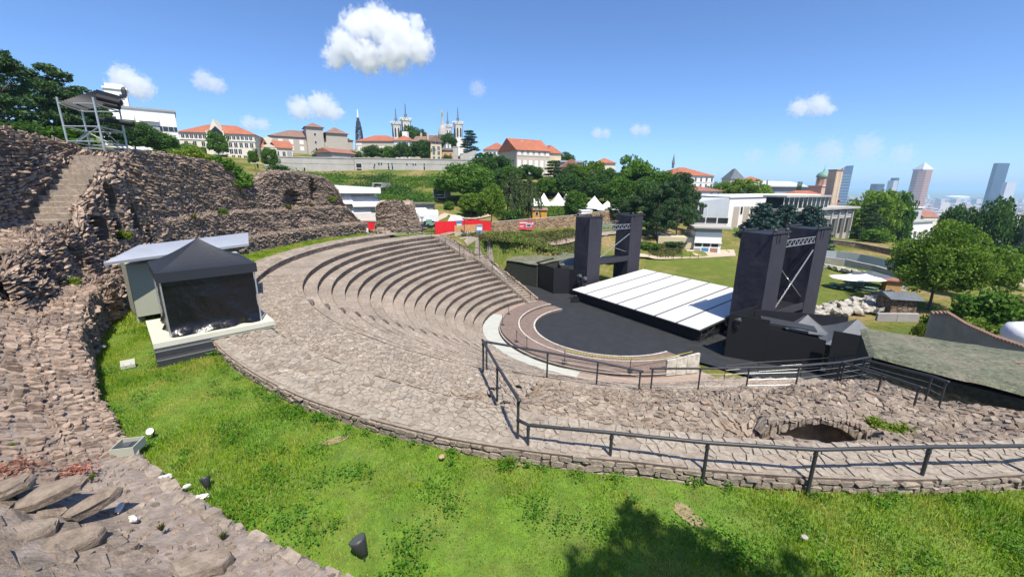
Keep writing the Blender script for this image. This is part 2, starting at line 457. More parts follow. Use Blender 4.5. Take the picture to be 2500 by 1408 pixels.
MT['bark_w'] = mat_plain('birch_bark', (0.42, 0.40, 0.37), 0.9, var=0.35, scale=4)
# vegetation
MT['leaf_mid'] = mat_leaf('leaves_mid', (0.05, 0.125, 0.014), (0.10, 0.22, 0.025), (0.18, 0.32, 0.045), .5)
MT['leaf_light'] = mat_leaf('leaves_light', (0.08, 0.16, 0.014), (0.15, 0.265, 0.025), (0.25, 0.36, 0.05), .5)
MT['leaf_dark'] = mat_leaf('leaves_dark', (0.034, 0.085, 0.018), (0.066, 0.15, 0.03), (0.115, 0.22, 0.045), .46)
MT['leaf_birch'] = mat_leaf('leaves_birch', (0.06, 0.10, 0.03), (0.10, 0.155, 0.05), (0.17, 0.22, 0.085))
MT['needle'] = mat_leaf('pine_needles', (0.022, 0.06, 0.022), (0.048, 0.105, 0.034), (0.095, 0.165, 0.05), 0.28)
MT['needle_b'] = mat_leaf('blue_spruce_needles', (0.020, 0.052, 0.045), (0.045, 0.095, 0.08), (0.09, 0.155, 0.13), 0.12)
MT['weed'] = mat_leaf('weeds', (0.06, 0.075, 0.02), (0.105, 0.125, 0.03), (0.24, 0.20, 0.085), 0.25)
MT['bright'] = mat_leaf('bright_leaves', (0.10, 0.17, 0.015), (0.17, 0.26, 0.025), (0.28, 0.34, 0.05), 0.4)

# ------------------------------------------------------------------ masonry: stones as geometry on any lofted surface
CAMP = np.array([0, 0, CAM_Z])
def _bil(A, u, v):
    nu, nv = A.shape[:2]
    x = np.clip(u, 0, 1) * (nu - 1); y = np.clip(v, 0, 1) * (nv - 1)
    i = np.minimum(x.astype(int), nu - 2); j = np.minimum(y.astype(int), nv - 2)
    fx = (x - i)[..., None]; fy = (y - j)[..., None]
    return (A[i, j] * (1 - fx) * (1 - fy) + A[i + 1, j] * fx * (1 - fy) + A[i, j + 1] * (1 - fx) * fy + A[i + 1, j + 1] * fx * fy)
def _normals(G, flip):
    du = np.gradient(G, axis=0); dv = np.gradient(G, axis=1)
    n = np.cross(du, dv); n /= np.linalg.norm(n, axis=-1, keepdims=True) + 1e-9
    return -n if flip else n
def _clip(poly, mx, my, nx, ny):
    """keep the side of the bisector through (mx,my) with normal (nx,ny) where dot <= 0"""
    out = []
    n = len(poly)
    d = [(p[0] - mx) * nx + (p[1] - my) * ny for p in poly]
    for i in range(n):
        a, b = d[i], d[(i + 1) % n]
        if a <= 0: out.append(poly[i])
        if (a < 0) != (b < 0):
            t = a / (a - b); p, q = poly[i], poly[(i + 1) % n]
            out.append((p[0] + (q[0] - p[0]) * t, p[1] + (q[1] - p[1]) * t))
    return out
def voronoi_polys(nu, nv, jit, r):
    """cells of a jittered nu x nv grid with unit spacing, as (n,8,2) arrays"""
    P = np.stack(np.meshgrid(np.arange(nu) + 0.5, np.arange(nv) + 0.5, indexing='ij'), -1)
    P = P + (r.random(P.shape) - 0.5) * 2 * jit
    P[:, 1::2, 0] += 0.45
    pts = P.tolist()
    res = np.zeros((nu * nv, 8, 2)); k = 0
    for i in range(nu):
        for j in range(nv):
            x, y = pts[i][j]
            poly = [(x - 1.1, y - 1.1), (x + 1.1, y - 1.1), (x + 1.1, y + 1.1), (x - 1.1, y + 1.1)]
            nb = []
            for a in range(max(0, i - 2), min(nu, i + 3)):
                for b in range(max(0, j - 2), min(nv, j + 3)):
                    if a != i or b != j:
                        q = pts[a][b]; dx = q[0] - x; dy = q[1] - y
                        nb.append((dx * dx + dy * dy, dx, dy))
            nb.sort()
            for d2, dx, dy in nb[:12]:
                poly = _clip(poly, x + dx / 2, y + dy / 2, dx, dy)
                if len(poly) < 3: break
            if len(poly) < 3: poly = [(x, y), (x + .01, y), (x, y + .01)]
            while len(poly) > 8:
                m = min(range(len(poly)), key=lambda t: (poly[t][0] - poly[t - 1][0]) ** 2 + (poly[t][1] - poly[t - 1][1]) ** 2)
                poly.pop(m)
            while len(poly) < 8:
                n = len(poly)
                m = max(range(n), key=lambda t: (poly[t][0] - poly[(t + 1) % n][0]) ** 2 + (poly[t][1] - poly[(t + 1) % n][1]) ** 2)
                p, q = poly[m], poly[(m + 1) % n]
                poly.insert(m + 1, ((p[0] + q[0]) / 2, (p[1] + q[1]) / 2))
            res[k] = poly; k += 1
    return res
_TPL = np.array([(-.5, -.22), (-.37, -.5), (.37, -.5), (.5, -.2), (.5, .22), (.36, .5), (-.36, .5), (-.5, .2)])
def masonry(G, w, h, mat, parent, mode='course', proud=(0.02, 0.08), gap=0.012, tilt=0.25, embed=0.06, shrink=0.8,
            flip=False, keep=None, seed=1, nparts=300, piece='stone', rest='stones', jit=0.32, drop=0.0, ang=0.0):
    r = np.random.default_rng(seed)
    Lu = np.linalg.norm(np.diff(G, axis=0), axis=-1).sum(0).mean()
    Lv = np.linalg.norm(np.diff(G, axis=1), axis=-1).sum(1).mean()
    N = _normals(G, flip)
    if mode == 'course':
        polys = []
        v = 0.0; y = 0
        while v < Lv:
            hh = h * r.uniform(0.65, 1.4)
            n = int(Lu / (w * 0.7)) + 3
            ww = w * r.uniform(0.45, 1.75, n)
            x = np.cumsum(ww) - ww - r.uniform(0, w)
            sel = x < Lu; ww = ww[sel]; x = x[sel]
            c = np.stack([x + ww / 2, np.full(len(x), v + hh / 2)], -1)
            c[:, 1] += r.normal(0, 0.10 * hh, len(x))
            sz = np.stack([ww - gap, np.full(len(x), hh) * r.uniform(0.75, 1.08, len(x)) - gap], -1)
            p = (_TPL[None] + r.normal(0, 0.055, (len(x), 8, 2))) * sz[:, None, :]
            p[:, :, 1] += p[:, :, 0] * r.normal(0, 0.05, (len(x), 1))
            polys.append(p + c[:, None, :])
            v += hh
        polys = np.concatenate(polys)
    else:
        polys = voronoi_polys(max(2, int(Lu / w)), max(2, int(Lv / h)), jit, r)
        polys = polys * np.array([Lu / max(2, int(Lu / w)), Lv / max(2, int(Lv / h))])
        c = polys.mean(1, keepdims=True)
        d = polys - c; ln = np.linalg.norm(d, axis=-1, keepdims=True)
        polys = c + d * np.maximum(0.3, (ln - gap) / np.maximum(ln, 1e-6)) * (1 + r.normal(0, 0.03, (len(polys), 8, 1)))
    cen = polys.mean(1)
    ok = (cen[:, 0] > 0) & (cen[:, 0] < Lu) & (cen[:, 1] > 0) & (cen[:, 1] < Lv)
    if drop: ok &= r.random(len(cen)) > drop
    polys = polys[ok]; cen = cen[ok]
    PC = _bil(G, cen[:, 0] / Lu, cen[:, 1] / Lv)
    if keep is not None:
        k = keep(PC, cen[:, 0] / Lu, cen[:, 1] / Lv); polys = polys[k]; cen = cen[k]; PC = PC[k]
    n = len(polys)
    if n == 0: return None
    pr = r.uniform(proud[0], proud[1], n) * r.choice([1, 1, 1, 1.5], n)
    loc = polys - cen[:, None, :]
    tl = r.normal(0, tilt, (n, 2))
    top = cen[:, None, :] + loc * (shrink * r.uniform(0.9 - ang * 0.45, 1.08, (n, 8, 1)))
    hz = pr[:, None] + (loc * tl[:, None, :]).sum(-1) * shrink + r.normal(0, 0.12 + ang * 0.45, (n, 8)) * pr[:, None]
    hz = np.maximum(hz, -embed * 0.5)
    Pb = _bil(G, polys[..., 0] / Lu, polys[..., 1] / Lv) - _bil(N, polys[..., 0] / Lu, polys[..., 1] / Lv) * embed
    Pt = _bil(G, top[..., 0] / Lu, top[..., 1] / Lv) + _bil(N, top[..., 0] / Lu, top[..., 1] / Lv) * hz[..., None]
    V = np.concatenate([Pb, Pt], 1)                            # n,16,3
    side = np.array([(i, (i + 1) % 8, 8 + (i + 1) % 8, 8 + i) for i in range(8)])
    cap = np.arange(8, 16)
    if flip: side = side[:, ::-1]; cap = cap[::-1]
    lp = np.concatenate([side.ravel(), cap]); tot = np.array([4] * 8 + [8]); st = np.concatenate([[0], np.cumsum(tot)[:-1]])
    ext = polys.max(1) - polys.min(1)
    dist = np.linalg.norm(PC - CAMP, axis=1)
    size = np.sqrt(ext[:, 0] * ext[:, 1]) / np.maximum(dist, 1)
    fr = (PC - CAMP); inview = (fr[:, 1] > 0.3) & (np.abs(fr[:, 0]) < 1.35 * np.maximum(fr[:, 1], 0.1) + 1)
    size = np.where(inview, size, 0)
    order = np.argsort(-size)
    big = order[:min(nparts, n)]; rst = order[len(big):]
    for i in big:
        me = np_mesh(piece, V[i] - PC[i], lp, st, tot, mat)
        o = bpy.data.objects.new(piece, me); o.location = PC[i]; link(o, parent)
    if len(rst):
        k = len(rst)
        L = (lp[None, :] + np.arange(k)[:, None] * 16).ravel()
        T = np.tile(tot, k); S = np.concatenate([[0], np.cumsum(T)[:-1]])
        me = np_mesh(rest, V[rst].reshape(-1, 3), L, S, T, mat)
        o = bpy.data.objects.new(rest, me); link(o, parent); o['kind'] = 'stuff'
    return n

def polar_grid(phi0, phi1, nphi, R0, R1, nR, zf):
    """z from zf(R, phi)"""
    ph = np.linspace(phi0, phi1, nphi)[:, None]; R = np.linspace(R0, R1, nR)[None, :]
    a = np.radians(ph)
    z = zf(R + 0 * ph, ph + 0 * R)
    return np.stack([TC.x + R * np.cos(a), TC.y + R * np.sin(a), z], -1)
def loft_polar(keys, nphi, nv, noise=0.12, nscale=0.8, seed=0.0, rad=None):
    """keys: {phi: [(R,z),...]} with the same number of profile points; returns grid [phi, v]"""
    ks = sorted(keys)
    A = np.array([keys[k] for k in ks], float)                 # K, P, 2
    ph = np.linspace(ks[0], ks[-1], nphi)
    prof = np.stack([np.stack([np.interp(ph, ks, A[:, p, d]) for d in range(2)], -1) for p in range(A.shape[1])], 1)   # nphi,P,2
    ml = np.linalg.norm(np.diff(A, axis=1), axis=-1).mean(0); t = np.concatenate([[0], np.cumsum(ml)]); t /= t[-1]
    tv = np.unique(np.concatenate([np.linspace(0, 1, nv), t]))
    out = np.zeros((nphi, len(tv), 2))
    for i in range(nphi):
        out[i, :, 0] = np.interp(tv, t, prof[i, :, 0]); out[i, :, 1] = np.interp(tv, t, prof[i, :, 1])
    S = (np.radians(ph) * 36)[:, None]; VV = (tv * ml.sum())[None, :]
    n = fbm(S + 0 * VV, VV + 0 * S, nscale, seed, 3) * noise
    R = out[..., 0] + n; z = out[..., 1] + n * 0.5
    a = np.radians(ph)[:, None]
    return np.stack([TC.x + R * np.cos(a), TC.y + R * np.sin(a), z], -1)

# ------------------------------------------------------------------ terrain
def cavea_z(R):
    """top of the seating for radius R (steps)"""
    R = np.asarray(R, float)
    k = np.clip(np.ceil((25.5 - R) / 0.85), 0, 17)
    z = np.where(R >= 28.3, 0.28, -0.1 - 0.4 * k)
    return z
CTRL = []
def cp(px, py, Y): CTRL.append(tuple(at_y(px, py, Y)))
def cz(x, y, z): CTRL.append((x, y, z))
for a in [(860, 574, 56), (880, 567, 62), (870, 562, 70), (940, 568, 66), (800, 560, 70), (870, 545, 80), (1000, 575, 55), (1070, 567, 64), (1195, 562, 68), (1206, 567, 74), (1306, 559, 80), (1398, 554, 84), (1480, 545, 90),
          (1100, 512, 92), (1200, 520, 95), (1320, 528, 92), (1450, 512, 100), (1070, 487, 100), (1000, 470, 108), (900, 418, 128), (1000, 420, 128),
          (1150, 420, 132), (800, 428, 115), (650, 422, 125), (560, 388, 150), (470, 378, 140), (640, 385, 160), (400, 378, 100), (520, 400, 90),
          (300, 360, 90), (200, 350, 60), (60, 345, 50), (-200, 340, 50), (760, 388, 170), (940, 384, 185), (1040, 384, 330), (1300, 428, 150), (1450, 450, 140),
          (1560, 480, 130), (1240, 580, 61), (1330, 590, 64), (1680, 623, 76), (1560, 612, 72), (1620, 585, 82), (1700, 560, 98), (1800, 560, 100),
          (1600, 540, 100), (2050, 583, 105), (1900, 575, 104), (1700, 500, 150), (2200, 590, 95), (2120, 600, 92), (2060, 640, 78), (2150, 660, 68)]:
    cp(*a)
for a in [(8, 66, -5.5), (18, 66, -7.0), (25, 70, -7.0), (35, 60, -7.0), (45, 60, -7), (45, 45, -7), (30, 45, -7.0), (38, 34, -7.0), (55, 50, -7.0), (33, 22, -6.9), (26, 12, -5),
          (20, 6, -2), (40, 10, -7), (60, 25, -9), (80, 45, -11), (110, 70, -16), (120, 110, -20), (150, 130, -34), (90, 20, -14), (120, 30, -26), (200, 200, -60), (180, 60, -48),
          (300, 300, -100), (260, 130, -85), (330, 200, -112), (420, 420, -118), (150, 260, -22), (220, 420, -60), (120, 420, -30), (0, 260, 20), (0, 420, 8), (-120, 420, 20), (60, 600, -40), (-200, 600, 10),
          (-160, 200, 26), (-250, 120, 24), (-80, 50, 9.5), (-45, 40, 8.9), (-40, 60, 9), (-35, 22, 8), (-50, 10, 9), (-70, -10, 9), (-30, -20, 6), (0, -30, 5), (40, -30, 0), (0, -10, 3.5),
          (420, 60, -118), (600, 300, -119), (600, 700, -119), (300, 760, -112), (0, 900, -60), (-500, 500, 0), (-500, 0, 10), (-300, 900, -40), (200, -200, -20), (-200, -200, 5), (500, -200, -100)]:
    cz(*a)
CT = np.array(CTRL)
_d = np.linalg.norm(CT[:, None, :2] - CT[None, :, :2], axis=-1)
_K = -_d + 0.0
_n = len(CT)
_A = np.zeros((_n + 1, _n + 1)); _A[:_n, :_n] = -_d + np.eye(_n) * 1.0; _A[:_n, _n] = 1; _A[_n, :_n] = 1
_w = np.linalg.solve(_A, np.concatenate([CT[:, 2], [0]]))
def ground_raw(x, y):
    x = np.asarray(x, float); y = np.asarray(y, float)
    sh = x.shape; x = x.ravel(); y = y.ravel()
    z = np.empty(len(x))
    for s in range(0, len(x), 20000):
        d = np.hypot(x[s:s + 20000, None] - CT[None, :, 0], y[s:s + 20000, None] - CT[None, :, 1])
        z[s:s + 20000] = -d @ _w[:_n] + _w[_n]
    z = np.maximum(z, -120 + 0.0 * z)
    return z.reshape(sh)
def ground(x, y):
    x = np.asarray(x, float); y = np.asarray(y, float)
    z = ground_raw(x, y)
    dx = x - TC.x; dy = y - TC.y
    R = np.hypot(dx, dy); phi = np.degrees(np.arctan2(dy, dx)) % 360
    a = dx * UX.x + dy * UX.y; b = dx * WX.x + dy * WX.y
    dist = np.hypot(x, y)
    z = z + fbm(x, y, 0.12, 2.0, 3) * 0.35 * np.clip((dist - 45) / 60, 0.1, 1)
    incav = (phi > 128) & (phi < 302)
    # the bowl under the seating, the terrace and the ruined wall
    bowl = np.where(R < 11, -8.0, np.where(R < 25.5, -1.2 - (25.5 - R) * 0.48, -1.0))
    z = np.where(incav & (R < 34.4), np.minimum(z, bowl), z)
    z = np.where((phi > 125) & (phi < 262) & (R >= 34.4) & (R < 39), np.minimum(z, -0.8 + 0 * R), z)
    z = np.where((R < 12.5) & (~incav), -7.4, z)
    z = np.where((phi > 84) & (phi < 136) & (R < 23.5), np.minimum(z, -7.2), z)
    # flat stage and lawn
    flat = (a > -2) & (a < 27) & (np.abs(b) < 21) & ~(incav & (R > 12))
    z = np.where(flat, -7.12, z)
    return z
gx = np.unique(np.concatenate([np.arange(-60, 70, 1.25), np.arange(-160, 170, 5), np.arange(-700, 720, 25), np.arange(-3000, 3000, 250), np.linspace(-26000, 26000, 40)]))
gy_ = np.unique(np.concatenate([np.arange(2, 112, 1.25), np.arange(-60, 170, 5), np.arange(-400, 900, 25), np.arange(-1000, 4000, 250), np.linspace(-3000, 30000, 40)]))
XX, YY = np.meshgrid(gx, gy_, indexing='ij')
ZZ = ground(XX, YY)
far = np.hypot(XX, YY)
# low hills on the horizon
ZZ = np.where(far > 6000, -120 + np.clip((far - 9000) / 14000, 0, 1) * (150 + 160 * vnoise(XX, YY, 0.00022, 5.0)), ZZ)
ZZ = np.where((far > 700) & (far <= 6000), -120 + 0 * ZZ, ZZ)

m, nt, b = _new('ground_cover')                                # dry and green grass, bare earth, by patches
n1 = _noise(nt, 0.12, 6, 0.6, 'World'); n2 = _noise(nt, 1.6, 6, 0.7, 'World')
r1 = _ramp(nt, [(0.26, 0.20, 0.10), (0.165, 0.165, 0.05), (0.085, 0.125, 0.026)], [0.36, 0.47, 0.60]); nt.links.new(n1.outputs['Fac'], r1.inputs[0])
r2 = _ramp(nt, [(0.6, 0.6, 0.58), (1.3, 1.25, 1.15)], [0.3, 0.7]); nt.links.new(n2.outputs['Fac'], r2.inputs[0])
nt.links.new(_mixc(nt, r1.outputs[0], r2.outputs[0], 1.0, 'MULTIPLY'), b.inputs['Base Color'])
b.inputs['Roughness'].default_value = 1.0; b.inputs['Specular IOR Level'].default_value = 0.05
_bump(nt, b, n2.outputs['Fac'], 0.25)
MT['ground'] = m
G = np.stack([XX, YY, ZZ], -1)
terrain = struct(grid_obj('ground', G, MT['ground'], flip=False))
tag(terrain, 'grassy hillside ground falling away to the plain')

def gz1(x, y): return float(ground(np.array([x]), np.array([y]))[0])

def strip(name, pts, width, mat, dz=0.06, label=None, kind='structure', n=6):
    """a path or road laid over the ground along world points"""
    P = [Vector((p[0], p[1])) for p in pts]
    L = [0]
    for i in range(1, len(P)): L.append(L[-1] + (P[i] - P[i - 1]).length)
    ts = np.linspace(0, L[-1], max(4, int(L[-1] / 1.5)))
    xs = np.interp(ts, L, [p.x for p in P]); ys = np.interp(ts, L, [p.y for p in P])
    tx = np.gradient(xs); ty = np.gradient(ys); ln = np.hypot(tx, ty); nx = -ty / ln; ny = tx / ln
    s = np.linspace(-0.5, 0.5, n)
    wv = width * (1 + 0.08 * vnoise(ts, ts * 0, 0.4))
    X = xs[:, None] + nx[:, None] * s[None] * wv[:, None]; Y = ys[:, None] + ny[:, None] * s[None] * wv[:, None]
    Z = np.stack([ground(X[:, i], Y[:, i]) for i in range(n)], 1).max(1, keepdims=True) * 0.5 + ground(X, Y) * 0.5 + dz
    o = grid_obj(name, np.stack([X, Y, Z], -1), mat, flip=True)
    o['kind'] = kind
    if label: o['label'] = label
    return o
def patch(name, poly, mat, dz=0.05, step=1.0, label=None, z=None):
    """a level or draped sheet inside a polygon (world xy)"""
    bm = bmesh.new()
    P = [Vector((p[0], p[1])) for p in poly]
    x0 = min(p.x for p in P); x1 = max(p.x for p in P); y0 = min(p.y for p in P); y1 = max(p.y for p in P)
    f = bm.faces.new([bm.verts.new((p.x, p.y, 0)) for p in P])
    for k in range(1, int((x1 - x0) / step) + 1):
        bmesh.ops.bisect_plane(bm, geom=bm.verts[:] + bm.edges[:] + bm.faces[:], plane_co=(x0 + k * step, 0, 0), plane_no=(1, 0, 0))
    for k in range(1, int((y1 - y0) / step) + 1):
        bmesh.ops.bisect_plane(bm, geom=bm.verts[:] + bm.edges[:] + bm.faces[:], plane_co=(0, y0 + k * step, 0), plane_no=(0, 1, 0))
    vs = bm.verts[:]
    zz = ground(np.array([v.co.x for v in vs]), np.array([v.co.y for v in vs]))
    for v, q in zip(vs, zz): v.co.z = (q if z is None else z) + dz
    bmesh.ops.recalc_face_normals(bm, faces=bm.faces[:])
    if bm.faces[0].normal.z < 0: bmesh.ops.reverse_faces(bm, faces=bm.faces[:])
    me = bpy.data.meshes.new(name); bm.to_mesh(me); bm.free(); me.materials.append(mat)
    o = bpy.data.objects.new(name, me); link(o); o['kind'] = 'structure'
    if label: o['label'] = label
    return o

# ------------------------------------------------------------------ the Roman theatre: seating, rim, orchestra rings
theatre = empty('roman_theatre', (TC.x, TC.y, -6.9), 0, 'semicircular stone Roman theatre seating with concentric steps', 'theatre')
theatre.location = (0, 0, 0)
def off(R): return 97.5 + (R - 11) * (6.0 / 13.6)
def phi_far(R): return 33.5 + off(R)
def phi_near(R): return 393.5 - off(R)
def ring(name, R0, R1, z0, z1, p0, p1, mat, parent, wob=0.0, n=None, flip=True, smooth=False):
    n = n or max(12, int((p1 - p0) * 1.3))
    ph = np.radians(np.linspace(p0, p1, n))
    m = 4 if abs(R1 - R0) > 0.05 else 3
    t = np.linspace(0, 1, m)[None, :]
    w = wob * fbm(ph * 25, ph * 0, 1.3, R0, 3)[:, None]
    R = R0 + (R1 - R0) * t + w; z = z0 + (z1 - z0) * t + (wob * 0.7) * fbm(ph[:, None] * 22 + t * 0, t * 3 + ph[:, None] * 0, 0.9, R0 + 9, 3)
    a = ph[:, None]
    G = np.stack([TC.x + R * np.cos(a), TC.y + R * np.sin(a), z], -1)
    return grid_obj(name, G, mat, parent, flip=flip, smooth=smooth)
ROWS = [25.5 - 0.85 * j for j in range(17)]
def near_end(j):
    R = ROWS[j]
    if j == 0: return 248.5
    if j == 1: return 250.5
    if j == 2: return 252.5
    if j == 3: return 259
    if j == 4: return 266
    return phi_near(R) - (1.5 if j < 8 else 0)
for j, R in enumerate(ROWS):
    z = -0.1 - 0.4 * j
    p0 = phi_far(R) + (2.0 if j < 6 else -1.0); p1 = near_end(j)
    Ro = 28.32 if j == 0 else ROWS[j - 1] + 0.02
    row = ring('seat_row', R, Ro, z - (.02 if j == 0 else 0), z - (.02 if j == 0 else 0), p0, p1, MT['seat'], theatre, wob=0.015 if j == 0 else 0.03, flip=True)
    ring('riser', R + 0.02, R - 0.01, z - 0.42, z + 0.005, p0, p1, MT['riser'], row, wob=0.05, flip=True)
    # rough end face of each row
# step just inside the rim
for (p0, p1) in ((150, 251),):
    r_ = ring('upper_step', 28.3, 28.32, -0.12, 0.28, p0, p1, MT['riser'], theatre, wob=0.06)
def rim_out(p): return np.interp(p, [146, 240, 250, 258, 270, 285, 302], [30.42, 30.42, 30.15, 29.72, 29.58, 29.3, 29.0])
def rim_grid(p0, p1, n, d0, d1, m, zf):
    ph = np.linspace(p0, p1, n)[:, None]; t = np.linspace(0, 1, m)[None, :]; R = (rim_out(ph) if d0 is None else rim_out(ph) + d0) if not isinstance(d0, str) else 0 * ph + float(d0)
    R = R + (rim_out(ph) + d1 - R) * t; a = np.radians(ph); return np.stack([TC.x + R * np.cos(a), TC.y + R * np.sin(a), zf(R, ph + 0 * t) + 0 * R], -1)
def rim_wall(p0, p1, n, z0, z1, d):
    ph = np.linspace(p0, p1, n)[:, None]; t = np.linspace(0, 1, 5)[None, :]; R = rim_out(ph) + d + 0 * t; a = np.radians(ph); zt = z1 - .16 * np.clip((ph - 276) / 10, 0, 1)
    return np.stack([TC.x + R * np.cos(a), TC.y + R * np.sin(a), z0 + (zt - z0) * t + 0 * R], -1)
rim = grid_obj('rim', rim_grid(146, 302, 260, '28.3', 0.0, 5, lambda R, p: 0.25), MT['mortar'], theatre, flip=True)
grid_obj('rim_face', rim_wall(146, 302, 260, -.5, .252, -.005), MT['mortar_dark'], rim)
# paving stones on the near seating
Gp = polar_grid(196, 251.5, 120, 25.55, 28.3, 16, lambda R, p: -0.095 + 0.02 * fbm(R * 3, p, 0.5, 4))
masonry(Gp, 0.19, 0.19, MT['pave'], theatre, 'vor', (0.0, 0.014), 0.014, 0.012, 0.03, 0.97, flip=True, seed=21, drop=.1, jit=0.5, ang=0.1, nparts=150, piece='paving_stone', rest='paving_stones')
Gp2 = rim_grid(196, 252, 120, '28.3', -.1, 12, lambda R, p: 0.272 + 0.02 * fbm(R * 3, p, 0.5, 4))
masonry(Gp2, 0.22, 0.22, MT['pave_big'], theatre, 'vor', (0.0, 0.018), 0.016, 0.012, 0.03, 0.97, flip=True, seed=22, drop=.1, jit=0.5, ang=0.1, nparts=150, piece='paving_stone', rest='paving_stones')
for j in range(1, 7):                                            # stones on the rows just below
    R = ROWS[j]
    Gs = polar_grid(224, near_end(j) - 0.3, 60, R + 0.03, R + 0.85, 6, lambda RR, p: -0.085 - 0.4 * j + 0.0 * RR)
    masonry(Gs, 0.20, 0.20, MT['pave'], theatre, 'vor', (0.001, 0.007), 0.007, 0.012, 0.03, 0.97, flip=True, seed=30 + j, jit=0.42, nparts=0, rest='paving_stones')
Gf = polar_grid(150, 200, 80, 28.35, 30.4, 8, lambda R, p: 0.275 + 0 * R)
masonry(Gf, 0.5, 0.5, MT['pave'], theatre, 'vor', (0.002, 0.012), 0.01, 0.02, 0.03, 0.96, flip=True, seed=41, jit=0.42, nparts=0, rest='paving_stones')
# half-height steps up through the rows
q = at_z(762, 742, -0.5); ph_st = math.degrees(math.atan2(q.y - TC.y, q.x - TC.x)) % 360
for j in range(0, 15):
    R = ROWS[j]; mb = MB()
    for s in (0,):
        pts = [pol(R - 0.36, ph_st - 0.9 - j * .05), pol(R + 0.02, ph_st - 0.9 - j * .05), pol(R + 0.02, ph_st + 0.9 + j * .05), pol(R - 0.36, ph_st + 0.9 + j * .05)]
        mb.prism([(p.x, p.y) for p in pts], -0.1 - 0.4 * (j + 1) - 0.05, -0.1 - 0.4 * j - 0.2)
    mb.build('step_block', MT['riser'], theatre)

# rim retaining wall towards the grass
Gw = rim_wall(198, 302, 300, -.3, .20, .01)
masonry(Gw, 0.30, 0.135, MT['rubble'], theatre, 'course', (0.01, 0.045), 0.010, 0.06, 0.06, 0.95, flip=False, seed=51, ang=0.1, nparts=300, piece='wall_stone', rest='wall_stones')
Gc = rim_grid(206, 301, 240, -.4, .06, 3, lambda R, p: 0.268)
masonry(Gc, 0.30, 0.30, MT['pave_big'], theatre, 'course', (0.0, 0.012), 0.010, 0.02, 0.1, 0.97, flip=True, seed=52, nparts=220, piece='coping_stone', rest='coping_stones')

# ruined quarter: uncovered rubble between the two railings
def rubble_z(R, p):
    z = 0.16 - np.clip(28.6 - R, 0, 20) * 0.27
    z = np.where(R > 28.4, 0.20, z)
    def bump(pc, rc, sp, sr, h): return h * np.exp(-((p - pc) / sp) ** 2 - ((R - rc) / sr) ** 2)
    z = z + bump(255, 26.0, 4.0, 1.2, 0.45) + bump(262.5, 26.2, 2.6, 0.8, 0.55) + bump(276, 24.8, 3.5, 0.9, 0.75) + bump(268, 24.2, 4, 0.9, 0.5)
    z = z - bump(264.8, 27.0, 1.2, 0.6, 0.5) - bump(283, 26.4, 2.2, 1.6, 0.55) - bump(293, 24.6, 6, 2.6, 1.0)
    hole = np.clip(1.35 - ((p - 269.3) / 2.8) ** 4 - ((R - 27.0) / 0.62) ** 4, 0, 1)
    z = z - 1.7 * np.clip(hole * 2.2, 0, 1)
    lip = bump(269.4, 25.9, 3.2, 0.5, 0.6)
    z = z + lip
    return z + fbm(p * 0.55, R * 1.1, 1.1, 3.0, 4) * 0.30 * np.clip((29.2 - R) / 1.2, 0.08, 1)
def phi2(P): return np.degrees(np.arctan2(P[:, 1] - TC.y, P[:, 0] - TC.x)) % 360
def rad2(P): return np.hypot(P[:, 0] - TC.x, P[:, 1] - TC.y)
quarter = empty('ruined_quarter', (0, 0, 0), 0, 'collapsed rubble stretch of the theatre between dark railings', 'ruin')
Gq = polar_grid(246.5, 303, 260, 19.9, 28.9, 70, rubble_z)
# keep the sheet out of the restored rows
ph_g = np.linspace(246.5, 303, 260)
Rin = np.interp(ph_g, [246.5, 248.5, 250.5, 252.5, 258.5, 259.5, 265.5, 267, 275, 303], [25.6, 25.5, 24.8, 24.0, 23.2, 22.5, 22.3, 21.4, 20.9, 20.6])
t = np.linspace(0, 1, 70)[None, :]
RR = Rin[:, None] + (28.9 - Rin[:, None]) * t; PP = ph_g[:, None] + 0 * t
ZZq = rubble_z(RR, PP); edge = np.clip(t * 9, 0, 1)
ZZq = ZZq * edge + (1 - edge) * (cavea_z(RR + 0.3) - 0.15)
Gq = np.stack([TC.x + RR * np.cos(np.radians(PP)), TC.y + RR * np.sin(np.radians(PP)), ZZq], -1)
grid_obj('rubble_bed', Gq, MT['mortar'], quarter, flip=True)
masonry(Gq, 0.22, 0.20, MT['rubble'], quarter, 'vor', (0.005, 0.06), 0.010, 0.16, 0.08, 0.92, ang=0.15, flip=True, seed=61, keep=lambda P, u, v: np.abs(rubble_z(rad2(P) + .12, phi2(P)) - rubble_z(rad2(P) - .12, phi2(P))) < .28, nparts=300, piece='rubble_stone', rest='rubble_stones', jit=0.42)
Gq2 = rim_grid(252, 302, 160, '28.3', -.35, 10, lambda R, p: 0.275 + 0.02 * fbm(p, R * 3, 0.8, 1))
masonry(Gq2, 0.26, 0.24, MT['pave_big'], quarter, 'vor', (0.0, 0.018), 0.015, 0.012, 0.04, 0.97, flip=True, seed=62, drop=.07, jit=0.5, ang=0.1, nparts=200, piece='paving_stone', rest='paving_stones')
